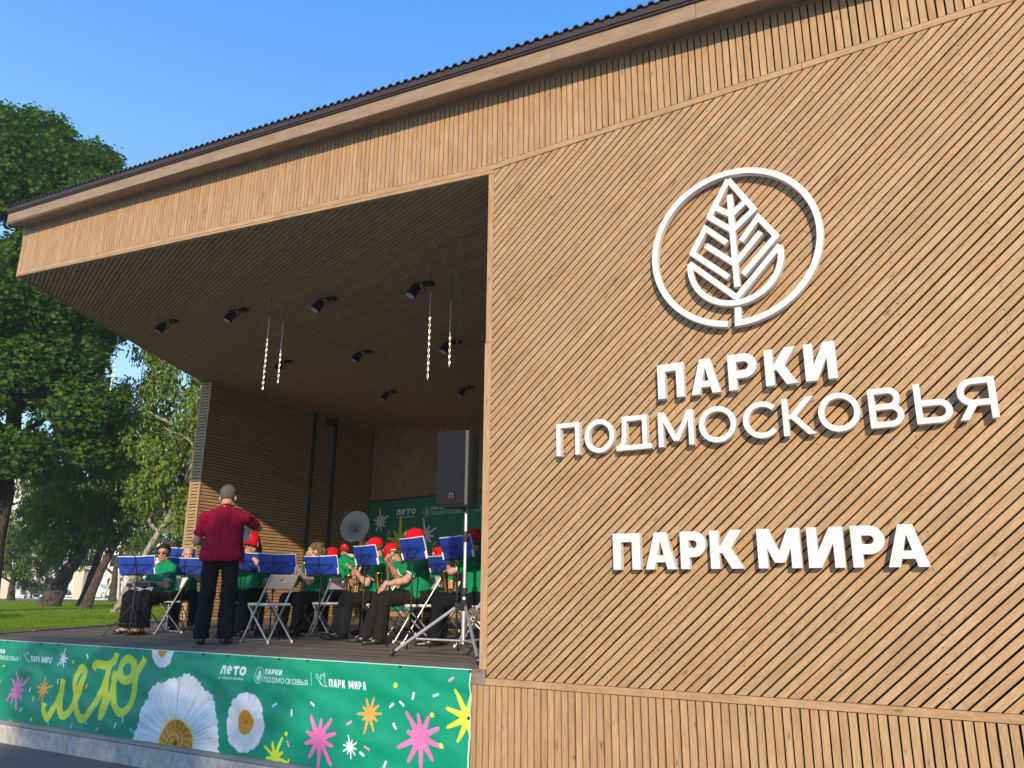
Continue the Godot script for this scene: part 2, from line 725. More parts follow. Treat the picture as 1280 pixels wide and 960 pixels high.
	var cloth := func(key: String, c: Color, s: float) -> void:
		var m := mat(key, c, 0.88)
		m.normal_enabled = true
		m.normal_texture = fold
		m.normal_scale = s * 1.7
		m.uv1_triplanar = true
		m.uv1_scale = Vector3(2.6, 1.6, 2.6)
		m.metallic_specular = 0.22
	cloth.call("green", Color(0.008, 0.235, 0.095), 0.8)
	cloth.call("crimson", Color(0.29, 0.008, 0.037), 0.9)
	cloth.call("trouser", Color(0.009, 0.0105, 0.0135), 0.9)
	cloth.call("trouser_grey", Color(0.017, 0.017, 0.0175), 0.9)
	cloth.call("red_cap", Color(0.58, 0.008, 0.02), 0.3)
	cloth.call("white_cloth", Color(0.75, 0.76, 0.74), 0.4)
	var sk := mat("skin", Color(1, 1, 1), 0.55)
	sk.vertex_color_use_as_albedo = true
	sk.subsurf_scatter_enabled = true
	sk.subsurf_scatter_strength = 0.08
	mat("shoe", Color(0.012, 0.012, 0.013), 0.32)
	for h in [["hair_grey", Color(0.27, 0.23, 0.205)], ["hair_dark", Color(0.018, 0.013, 0.011)], ["hair_blond", Color(0.36, 0.21, 0.095)]]:
		var m := mat(h[0], h[1], 0.55)
		m.normal_enabled = true
		m.normal_texture = noise_tex(0.12, 256, [], true, 10.0, 51, 2)
		m.uv1_triplanar = true
		m.albedo_texture = noise_tex(0.16, 256, [Color(0.35, 0.34, 0.33), Color(0.75, 0.74, 0.73), Color(1, 1, 1)], false, 1, 55, 3)
		m.uv1_scale = Vector3(7, 4, 7)
	var bark := mat("bark", Color(0.17, 0.145, 0.12), 0.95)
	bark.albedo_texture = noise_tex(0.03, 256, [Color(0.35, 0.33, 0.32), Color(0.75, 0.73, 0.7), Color(1, 1, 1)], false, 1, 61, 5)
	bark.normal_enabled = true
	bark.normal_texture = noise_tex(0.05, 256, [], true, 12.0, 62, 4)
	bark.uv1_scale = Vector3(2, 0.5, 1)
	var birch := mat("birch_bark", Color(0.42, 0.40, 0.36), 0.9)
	birch.albedo_texture = noise_tex(0.02, 256, [Color(0.12, 0.11, 0.1), Color(0.85, 0.84, 0.8), Color(1, 1, 1)], false, 1, 63, 4)
	birch.uv1_scale = Vector3(1, 0.8, 1)
	for l in [["leaf_maple", Color(1, 1, 1), Color(0.75, 0.85, 0.3)], ["leaf_birch", Color(1, 1, 1), Color(0.85, 0.9, 0.35)]]:
		var m := mat(l[0], l[1], 0.5)
		m.vertex_color_use_as_albedo = true
		m.cull_mode = BaseMaterial3D.CULL_DISABLED
		m.backlight_enabled = true
		m.backlight = l[2]
		m.metallic_specular = 0.22


# =============================== ground ==============================================
func sheet(called: String, poly: PackedVector2Array, y: float, m: Material, parent: Node3D = null, thick := 0.0) -> MeshInstance3D:
	# polygon in (x, z)
	var mb := MB.new()
	var idx := Geometry2D.triangulate_polygon(poly)
	for i in range(0, idx.size(), 3):
		var p := []
		for j in 3:
			p.append(Vector3(poly[idx[i + j]].x, y, poly[idx[i + j]].y))
		mb.flat(p[0], p[1], p[2], Vector3.UP, poly[idx[i]], poly[idx[i + 1]], poly[idx[i + 2]])
	if thick > 0.0:
		var cw := Geometry2D.is_polygon_clockwise(poly)
		for i in poly.size():
			var a := poly[i]
			var b := poly[(i + 1) % poly.size()]
			var e := (b - a).normalized()
			var nn := Vector3(-e.y, 0, e.x) if cw else Vector3(e.y, 0, -e.x)
			mb.quad(Vector3(a.x, y, a.y), Vector3(b.x, y, b.y), Vector3(b.x, y - thick, b.y), Vector3(a.x, y - thick, a.y), nn)
	if parent:
		return put(called, mb, m, parent)
	var o := obj(called, mb.mesh(), m)
	o.set_meta("kind", "structure")
	return o


func make_ground() -> void:
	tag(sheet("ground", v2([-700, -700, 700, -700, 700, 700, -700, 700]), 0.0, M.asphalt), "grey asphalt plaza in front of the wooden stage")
	tag(sheet("added_paving", v2([-70, 0.9, 70, 0.9, 70, 70, -70, 70]), 0.006, M.added_paving), "pale added ground sheet bouncing light up to the stage ceiling")  # unseen sheet, added to bounce sunlight onto the stage ceiling
	# the park lies on a terrace level with the stage
	tag(sheet("lawn", v2([-600, -600, 600, -600, 600, -0.45, 5.6, -0.45, 5.6, -12.6, -11.9, -12.6, -11.9, -5.6, -8.15, -0.45, -600, -0.45]), LAWN, M.turf, null, 1.08), "mown park lawn behind and beside the stage")
	var rw := thing("retaining_wall", "low concrete wall holding the lawn terrace left of the stage", "wall")
	for i in 10:
		board("wall_block", rw, v2([-8.02 - (i + 1) * 2.4, 0, -8.026 - i * 2.4, 0, -8.026 - i * 2.4, LAWN + 0.06, -8.02 - (i + 1) * 2.4, LAWN + 0.06]), Vector3(0, 0, -0.448), Vector3.RIGHT, Vector3.UP, 0.0, 0.18, M.concrete, 0.008)
	tag(sheet("path", v2([-11.75, -4.95, -10.45, -5.35, -11.9, -5.9, -11.9, -30.0, -16.0, -44.0, -19.5, -43.0, -14.6, -27.0, -13.3, -9.0]), LAWN + 0.006, M.path_grey, null, 0.05), "grey asphalt path round the left corner of the stage")
	tag(sheet("far_road", v2([-600, -52, -62, -30.4, -56, -70, -90, -140, -600, -300]), LAWN + 0.01, M.path_grey), "grey road beyond the far edge of the lawn")
	var kerb := thing("lawn_kerb", "brown edging strip between stage floor and lawn", "kerb")
	var kb := MB.new()
	var a := Vector3(-8.06, LAWN + 0.03, -0.45)
	var b := Vector3(-11.25, LAWN + 0.03, -5.9)
	var bs := Basis.looking_at(b - a, Vector3.UP)
	var segs := 6
	for i in segs:
		var m := MB.new()
		m.bbox(a.lerp(b, (i + 0.5) / segs) - bs.x * 0.09, Vector3(0.07, 0.12, (b - a).length() / segs - 0.006), 0.012, bs)
		put("edging_stone", m, M.kerb, kerb)
	# pale kerb along the far edge of the lawn
	var fk := thing("far_kerb", "long white kerb along the far edge of the lawn", "kerb")
	for i in 14:
		var m := MB.new()
		var p := Vector3(-60.6 - i * 5.0, LAWN + 0.05, -29.4 - i * 0.9 - 6.0 + i * 0.0)
		m.bbox(p, Vector3(4.98, 0.14, 0.3), 0.02, Basis(Vector3.UP, -0.18))
		put("kerb_stone", m, M.white_plastic, fk)
	# a second run closes the view between the trunks
	var fk2 := thing("far_kerb", "white kerb along the road behind the birches", "kerb")
	for i in 12:
		var m := MB.new()
		m.bbox(Vector3(-59.4 + i * 0.6, LAWN + 0.05, -37.5 - i * 4.8), Vector3(0.3, 0.14, 4.9), 0.02, Basis(Vector3.UP, -0.124))
		put("kerb_stone", m, M.white_plastic, fk2)


# =============================== the wooden stage ====================================
# parallel slats at an angle across a polygon region of the plane (o; u, w), each one a mesh of its own
func slats(called: String, parent: Node3D, region: PackedVector2Array, o: Vector3, u: Vector3, w: Vector3, deg: float, pitch: float, width: float, thick: float, mats: Array, ch: float, joint := 0.0, jitter := 0.0015) -> void:
	var nn := u.cross(w).normalized()
	var d := Vector2.from_angle(deg_to_rad(deg))
	var p := Vector2(-d.y, d.x)
	var lo := 1e9
	var hi := -1e9
	var dl := 1e9
	var dh := -1e9
	for q in region:
		lo = minf(lo, q.dot(p)); hi = maxf(hi, q.dot(p))
		dl = minf(dl, q.dot(d)); dh = maxf(dh, q.dot(d))
	var last := -1
	for k in range(int(floor(lo / pitch)), int(ceil(hi / pitch)) + 1):
		var ww := width + rng.randf_range(-jitter, jitter)
		var c := k * pitch + rng.randf_range(-jitter, jitter) * 0.7
		var spans := [[dl - 0.1, dh + 0.1]]
		if rng.randf() < joint:
			var x := rng.randf_range(dl + (dh - dl) * 0.25, dl + (dh - dl) * 0.75)
			spans = [[dl - 0.1, x - 0.0007], [x + 0.0007, dh + 0.1]]
		for s in spans:
			var strip := PackedVector2Array([d * s[0] + p * (c - ww / 2), d * s[1] + p * (c - ww / 2), d * s[1] + p * (c + ww / 2), d * s[0] + p * (c + ww / 2)])
			for poly in Geometry2D.intersect_polygons(strip, region):
				var ar := 0.0
				for i in poly.size():
					ar += poly[i].cross(poly[(i + 1) % poly.size()])
				if absf(ar) < 0.002:
					continue
				var mb := MB.new()
				var t := thick + rng.randf_range(-jitter, jitter)
				var cl := clean(poly)
				if cl.size() < 3:
					continue
				mb.slab(cl, o, u, w, nn, 0.0, t, ch, d, Vector2(rng.randf() * 9.0, rng.randf() * 4.0), Vector2(0.42, 2.4))
				var mi := rng.randi() % mats.size()
				if mi == last:
					mi = rng.randi() % mats.size()
				last = mi
				put(called, mb, mats[mi], parent)


func clean(p: PackedVector2Array) -> PackedVector2Array:
	var out := PackedVector2Array()
	for i in p.size():
		if p[i].distance_to(p[(i + 1) % p.size()]) > 0.004:
			out.append(p[i])
	return out


func board(called: String, parent: Node3D, poly: PackedVector2Array, o: Vector3, u: Vector3, w: Vector3, t0: float, t1: float, m: Material, ch := 0.003, uvd := Vector2.RIGHT) -> void:
	var mb := MB.new()
	mb.slab(poly, o, u, w, u.cross(w).normalized(), t0, t1, ch, uvd, Vector2(rng.randf() * 5, rng.randf() * 3), Vector2(0.42, 2.4), true)
	put(called, mb, m, parent)


func fascia_low(x: float) -> float:      # lower edge of the moulding along the fascia
	return 5.64 - 0.0772 * x if x < 0.0 else 5.638 + 0.0235 * x


func fascia_top(x: float) -> float:
	return 6.512 - 0.0666 * x


func make_pavilion() -> void:
	var X := Vector3.RIGHT
	var Y := Vector3.UP
	var Z := Vector3.BACK
	var s := thing("stage_pavilion", "open timber stage building clad in light brown slats under a sloping dark metal roof", "stage")
	var back := -11.88
	var right := 5.3
	# --- stage floor
	var fl := part_node("stage_floor", s)
	var deck := v2([-7.93, 0, -0.0, 0, -0.0, -11.9, -11.25, -11.9, -11.25, -5.95, -11.05, -5.9])
	var base := MB.new()
	base.slab(v2([-7.93, -0.02, -0.0, -0.02, -0.0, -11.9, -11.25, -11.9, -11.25, -5.95, -11.05, -5.9]), Vector3(0, HS - 0.03, 0), X, Z, Vector3.UP, -0.05, 0.0, 0.0, Vector2.RIGHT, Vector2.ZERO, Vector2.ONE, true)
	put("deck_base", base, M.membrane, s)
	floor_planks(fl, deck)
	board("deck_edge_board", s, v2([-7.93, 1.028, 0.045, 1.028, 0.045, HS - 0.002, -7.93, HS - 0.002]), Vector3(0, 0, 0), X, Y, -0.018, 0.007, wood_dark[1])
	board("front_sheet", s, v2([-7.93, 0.2, -0.085, 0.2, -0.085, 1.026, -7.93, 1.026]), Vector3(0, 0, 0), X, Y, -0.05, -0.02, M.zinc)
	board("side_sheet", s, v2([0, 0, 6.3, 0, 6.3, 1.1, 0, 1.1]), Vector3(-7.9, 0, 0), Vector3(-3.15, 0, -5.9).normalized(), Y, -0.05, 0.0, M.zinc)
	for i in 9:
		var x0 := -7.95 + i * 0.875
		board("plinth_block", s, v2([x0, 0, x0 + 0.871, 0, x0 + 0.871, 0.196, x0, 0.196]), Vector3(0, 0, 0), X, Y, -0.2, -0.008, M.concrete, 0.006)
	# --- facade to the right of the stage opening
	var rise := 0.0235
	var fw := part_node("facade_wall", s)
	slats("slat", fw, v2([0.057, 1.085, right - 0.06, 1.085, right - 0.06, 5.632 + rise * right, 0.057, 5.634]), Vector3(0, 0, -0.022), X, Y, 42.0, 0.0572, 0.0458, 0.022, wood, 0.0013, 0.55)
	var lw := part_node("base_wall", s)
	slats("slat", lw, v2([-0.083, 0.05, right, 0.05, right, 1.026, -0.083, 1.026]), Vector3(0, 0, -0.022), X, Y, 90, 0.0572, 0.0464, 0.022, wood, 0.0013, 0.0)
	board("wall_backing", s, v2([0.0, 0.0, right, 0.0, right, 6.1, 0.0, 6.4]), Vector3(0, 0, -0.055), X, Y, -0.12, 0.0, M.membrane, 0.0)
	board("base_backing", s, v2([-0.085, 0.0, 0.0, 0.0, 0.0, 1.0, -0.085, 1.0]), Vector3(0, 0, -0.055), X, Y, -0.12, 0.0, M.membrane, 0.0)
	board("corner_trim", s, v2([-0.012, HS - 0.001, 0.054, HS - 0.001, 0.054, 3.9, -0.012, 3.9]), Vector3(0, 0, 0), X, Y, -0.14, 0.004, wood[5], 0.003, Vector2.UP)
	board("corner_trim", s, v2([-0.004, 3.902, 0.054, 3.902, 0.054, 5.598, -0.004, 5.598]), Vector3(0, 0, 0), X, Y, -0.14, 0.003, wood[3], 0.003, Vector2.UP)
	for q in [[0.047, 1.52, 0], [1.522, 3.9, 2], [3.902, right, 5]]:
		board("rail_trim", s, v2([q[0], 1.03, q[1], 1.03, q[1], 1.082, q[0], 1.082]), Vector3(0, 0, 0), X, Y, -0.02, 0.004, wood[q[2]])
	board("end_trim", s, v2([right - 0.055, 1.086, right, 1.086, right, 5.63 + rise * right, right - 0.055, 5.63 + rise * right]), Vector3(0, 0, 0), X, Y, -0.1, 0.004, wood[1], 0.003, Vector2.UP)
	# --- fascia across the whole front
	var xl := -8.236
	var fa := part_node("fascia", s)
	slats("slat", fa, PackedVector2Array([Vector2(xl + 0.01, fascia_low(xl) + 0.06), Vector2(0, 5.70), Vector2(right, 5.70 + rise * right), Vector2(right, fascia_top(right)), Vector2(-8.325, fascia_top(-8.325))]), Vector3(0, 0, -0.022), X, Y, 90, 0.0572, 0.0462, 0.022, wood, 0.0013, 0.0)
	var cuts := [-8.25, -5.6, -2.9, -0.02, 2.86, right]
	for i in 5:
		var a: float = cuts[i] + 0.001
		var b: float = cuts[i + 1] - 0.001
		if i < 3:
			board("fascia_moulding", s, v2([a, fascia_low(a), b, fascia_low(b), b, fascia_low(b) + 0.057, a, fascia_low(a) + 0.057]), Vector3.ZERO, X, Y, -0.02, 0.004, wood[[5, 1, 3][i]])
			var e := b if i < 2 else 0.052
			board("soffit_edge_board", s, v2([a, 5.6 + SLOPE * a, e, 5.6 + SLOPE * minf(e, 0.0), e, fascia_low(minf(e, 0.0)) - 0.001, a, fascia_low(a) - 0.001]), Vector3.ZERO, X, Y, -0.05, 0.001, wood[[1, 5, 7][i]])
		else:
			board("fascia_moulding", s, v2([a, fascia_low(maxf(a, 0)), b, fascia_low(b), b, fascia_low(b) + 0.057, a, fascia_low(maxf(a, 0)) + 0.057]), Vector3.ZERO, X, Y, -0.02, 0.005, wood[[0, 0, 0, 2, 0][i]])
	board("fascia_backing", s, PackedVector2Array([Vector2(xl, 5.6 + SLOPE * xl + 0.02), Vector2(0, 5.62), Vector2(right, 5.7), Vector2(right, fascia_top(right)), Vector2(-8.325, fascia_top(-8.325))]), Vector3(0, 0, -0.056), X, Y, -0.05, 0.0, M.membrane, 0.0)
	# side fascia along the splayed left edge, back to the side wall
	var dl := Vector3(-3.30, 0, -5.97).normalized()
	board("side_fascia", s, PackedVector2Array([Vector2(0, 6.262), Vector2(6.82, 6.262 + 0.0386 * 6.82), Vector2(6.82, 7.05 + 0.0386 * 6.82), Vector2(0, 7.05)]), Vector3(-8.25, 0, -0.02), dl, Y, -0.04, 0.0, wood[2], 0.003)
	# --- eave: sloping soffit, board, flashing, corrugated sheet
	var el := -8.30
	var er := right + 0.3
	var eb := func(x: float) -> float: return 6.448 - 0.07 * x
	var so := MB.new()
	so.slab(v2([el, 0, er, 0, er, 0.235, el, 0.235]), Vector3(0, 6.512, 0.0), Vector3(1, -0.0668, 0), Vector3(0, -0.22, 1), Vector3(0.0668, 1.0, 0.22).normalized(), 0.0, 0.03, 0.0, Vector2.RIGHT, Vector2.ZERO, Vector2(0.42, 2.4), true)
	put("soffit", so, M.soffit_board, s)
	var wl := MB.new()
	wl.slab(PackedVector2Array([Vector2(el + 0.05, fascia_top(el) - 0.045), Vector2(er, fascia_top(er) - 0.045), Vector2(er, fascia_top(er) - 0.003), Vector2(el + 0.05, fascia_top(el) - 0.003)]), Vector3.ZERO, X, Y, Z, 0.001, 0.02, 0.002)
	put("soffit_batten", wl, M.soffit_board, s)
	for i in 4:
		var a := lerpf(el, er, i / 4.0) + 0.001
		var b := lerpf(el, er, (i + 1) / 4.0) - 0.001
		board("eave_board", s, v2([a, eb.call(a), b, eb.call(b), b, eb.call(b) + 0.168, a, eb.call(a) + 0.168]), Vector3(0, 0, 0.23), X, Y, 0.0, 0.022, M.eave_board, 0.004)
	board("roof_flashing", s, v2([el - 0.02, eb.call(el) + 0.17, er, eb.call(er) + 0.17, er, eb.call(er) + 0.238, el - 0.02, eb.call(el) + 0.238]), Vector3(0, 0, 0.24), X, Y, 0.0, 0.045, M.flashing, 0.004)
	board("roof_flashing", s, v2([el - 0.02, eb.call(el) + 0.150, er, eb.call(er) + 0.150, er, eb.call(er) + 0.172, el - 0.02, eb.call(el) + 0.172]), Vector3(0, 0, 0.24), X, Y, 0.014, 0.032, M.flashing, 0.003)
	# end of the eave
	board("eave_end", s, v2([0, 0, 0.25, -0.06, 0.25, 0.17, 0, 0.17]), Vector3(el, 7.07, 0.0), Z, Y, 0.0, 0.02, M.eave_board, 0.002)
	var rf := MB.new()
	var pitch := 0.1
	var nb := int((er - el + 3.4) / pitch)
	for i in nb:
		var x0 := el - 3.4 + i * pitch
		var z0 := 0.30
		var z1 := -12.6
		if x0 < el:
			z0 = lerpf(0.28, -6.2, (el - x0) / 3.4)
		var prof := [[0.0, 0.0], [0.035, 0.0], [0.05, 0.028], [0.085, 0.028], [0.1, 0.0]]
		for j in 4:
			var xa: float = x0 + prof[j][0]
			var xb: float = x0 + prof[j + 1][0]
			var ya: float = eb.call(xa) + 0.238 + prof[j][1]
			var yb: float = eb.call(xb) + 0.238 + prof[j + 1][1]
			var nn := Vector3(ya - yb, xb - xa, 0).normalized()
			rf.quad(Vector3(xa, ya, z0), Vector3(xb, yb, z0), Vector3(xb, yb, z1), Vector3(xa, ya, z1), nn)
			rf.quad(Vector3(xa, ya, z0), Vector3(xb, yb, z0), Vector3(xb, yb - 0.012, z0), Vector3(xa, ya - 0.012, z0), Vector3.BACK)
	put("roof_sheet", rf, M.roof_metal, s)
	# --- ceiling of the stage (slats run diagonally in plan)
	var cn := part_node("ceiling", s)
	var cu := Vector3(1, SLOPE, 0).normalized()
	var cl := sqrt(1.0 + SLOPE * SLOPE)
	var creg := v2([-8.21 * cl, -0.05, -0.0, -0.05, -0.0, -11.88, -11.21 * cl, -11.88, -11.54 * cl, -5.99])
	slats("slat", cn, creg, Vector3(0, 5.622, 0), cu, Z, 24.7, 0.0572, 0.0432, 0.021, wood, 0.0, 0.0)
	var cb := MB.new()
	cb.slab(v2([-8.25 * cl, -0.06, 0.0, -0.06, 0.0, -11.95, -11.56 * cl, -11.95, -11.56 * cl, -5.97]), Vector3(0, 5.645, 0), cu, Z, cu.cross(Z).normalized(), -0.04, 0.0, 0.0, Vector2.RIGHT, Vector2.ZERO, Vector2.ONE, true)
	put("ceiling_backing", cb, M.membrane, s)
	# --- left side wall with its lit front end
	var lx := -11.215
	var sw := part_node("side_wall", s)
	var ctop := func(x: float) -> float: return 5.6 + SLOPE * x
	slats("slat", sw, v2([5.99, HS, 11.86, HS, 11.86, ctop.call(lx), 5.99, ctop.call(lx)]), Vector3(lx - 0.022, 0, 0), Vector3(0, 0, -1), Y, 0, 0.0735, 0.056, 0.022, wood, 0.002, 0.0)
	var we := part_node("wall_end", s)
	slats("slat", we, v2([-11.49, 0.3, -11.25, 0.3, -11.25, 6.48, -11.49, 6.48]), Vector3(0, 0, -5.992), X, Y, 0, 0.0735, 0.056, 0.022, wood, 0.002, 0.0)
	board("wall_corner_trim", s, v2([-11.248, 0.3, -11.2, 0.3, -11.2, 6.49, -11.248, 6.49]), Vector3(0, 0, -5.99), X, Y, 0.0, 0.026, wood[1], 0.003, Vector2.UP)
	board("wall_corner_trim", s, v2([-11.54, 0.3, -11.492, 0.3, -11.492, 6.5, -11.54, 6.5]), Vector3(0, 0, -5.99), X, Y, 0.0, 0.026, wood[0], 0.003, Vector2.UP)
	var wb := MB.new()
	wb.box(Vector3(-11.385, 3.25, -9.0), Vector3(0.29, 6.5, 5.94))
	put("side_wall_backing", wb, M.membrane, s)
	board("outer_wall", s, v2([5.99, 0.9, 12.1, 0.9, 12.1, 6.8, 5.99, 6.8]), Vector3(-11.56, 0, 0), Vector3(0, 0, -1), Y, -0.03, 0.0, wood[0], 0.0)
	# --- back wall
	var bw := part_node("back_wall", s)
	slats("slat", bw, PackedVector2Array([Vector2(lx, HS), Vector2(0, HS), Vector2(0, 5.6), Vector2(lx, ctop.call(lx))]), Vector3(0, 0, back - 0.022), X, Y, 51.0, 0.075, 0.056, 0.022, wood, 0.0, 0.0)
	var bb := MB.new()
	bb.box(Vector3(-3.0, 3.4, back - 0.14), Vector3(16.9, 6.8, 0.2))
	put("back_wall_backing", bb, M.membrane, s)
	# --- right inner wall and the block behind the facade
	var rw := part_node("inner_wall", s)
	slats("slat", rw, v2([-11.86, HS, -0.15, HS, -0.15, 5.59, -11.86, 5.59]), Vector3(0.012, 0, 0), Vector3(0, 0, 1), Y, 0, 0.0735, 0.056, 0.022, wood, 0.0, 0.0)
	var rb := MB.new()
	rb.box(Vector3(0.09, 3.05, -6.0), Vector3(0.14, 6.1, 11.8))
	rb.box(Vector3(right - 0.08, 3.0, -6.0), Vector3(0.12, 6.0, 11.8))
	put("inner_wall_backing", rb, M.membrane, s)
	var rs := part_node("outer_side_wall", s)
	slats("slat", rs, v2([0.02, 0.05, 12.0, 0.05, 12.0, 6.05, 0.02, 6.05]), Vector3(right - 0.02, 0, 0), Vector3(0, 0, -1), Y, 0, 0.0735, 0.062, 0.022, wood, 0.0, 0.0)
	# --- rows of screw heads over the hidden studs
	var sc := MB.new()
	for i in 9:
		var x := 0.30 + i * 0.6
		for k in 108:
			var y := 1.1 + k * 0.0425 * 1.0
			var v := y * cos(deg_to_rad(42.0)) - x * sin(deg_to_rad(42.0))
			var near := roundf(v / 0.0572) * 0.0572
			var yy := (near + x * sin(deg_to_rad(42.0))) / cos(deg_to_rad(42.0))
			if yy < 1.1 or yy > 5.6 or rng.randf() < 0.25:
				continue
			var ce := Vector3(x + rng.randf_range(-0.006, 0.006), yy + rng.randf_range(-0.005, 0.005), 0.0018)
			for q in 6:
				var a0 := TAU * q / 6
				var a1 := TAU * (q + 1) / 6
				sc.flat(ce, ce + Vector3(cos(a0), sin(a0), 0) * 0.0042, ce + Vector3(cos(a1), sin(a1), 0) * 0.0042, Z)
	var so2 := put("screw_heads", sc, M.screw, s)
	so2.set_meta("kind", "stuff")
	# --- two dark vertical rails on the left wall
	for q in [-9.38, -10.2]:
		var m := MB.new()
		m.bbox(Vector3(lx + 0.035, 3.8, q), Vector3(0.07, 5.3, 0.07), 0.006)
		put("wall_rail", m, M.black, s)
	var jb := MB.new()
	jb.bbox(Vector3(lx + 0.09, 6.28, -9.95), Vector3(0.16, 0.2, 0.36), 0.02)
	put("junction_box", jb, M.black, s)


func floor_planks(fl: Node3D, deck: PackedVector2Array) -> void:
	# boards run along x; the front ones are a little worn
	var z := 0.0
	while z > -11.9:
		var cl := Geometry2D.intersect_polygons(deck, v2([-12, z, 1, z, 1, z - 0.118, -12, z - 0.118]))
		for poly in cl:
			var parts := [poly]
			var x := rng.randf_range(-6.5, -2.0)
			parts = Geometry2D.intersect_polygons(poly, v2([-12, 1, x - 0.001, 1, x - 0.001, -13, -12, -13]))
			parts.append_array(Geometry2D.intersect_polygons(poly, v2([x + 0.001, 1, 1, 1, 1, -13, x + 0.001, -13])))
			for q in parts:
				var c := clean(q)
				if c.size() < 3:
					continue
				var mb := MB.new()
				# plane (x, -z) so that the normal points up
				var r := PackedVector2Array()
				for e in c:
					r.append(Vector2(e.x, -e.y))
				mb.slab(r, Vector3(0, HS - 0.028, 0), Vector3.RIGHT, Vector3.FORWARD, Vector3.UP, 0.0, 0.028 + rng.randf_range(-0.0008, 0.0008), 0.002, Vector2.RIGHT, Vector2(rng.randf() * 9, rng.randf() * 4), Vector2(0.42, 2.4))
				put("plank", mb, wood_dark[rng.randi() % 4], fl)
		z -= 0.122


# =============================== lettering ===========================================
func stroke(p: Array, w: float, join := Geometry2D.JOIN_MITER, ends := Geometry2D.END_BUTT) -> Array:
	return Geometry2D.offset_polyline(v2(p), w * 0.5, join, ends)


func arc(cx: float, cy: float, rx: float, ry: float, a0: float, a1: float, n := 18) -> Array:
	var out := []
	for i in n + 1:
		var a := deg_to_rad(lerpf(a0, a1, float(i) / n))
		out.append(cx + cos(a) * rx)
		out.append(cy + sin(a) * ry)
	return out


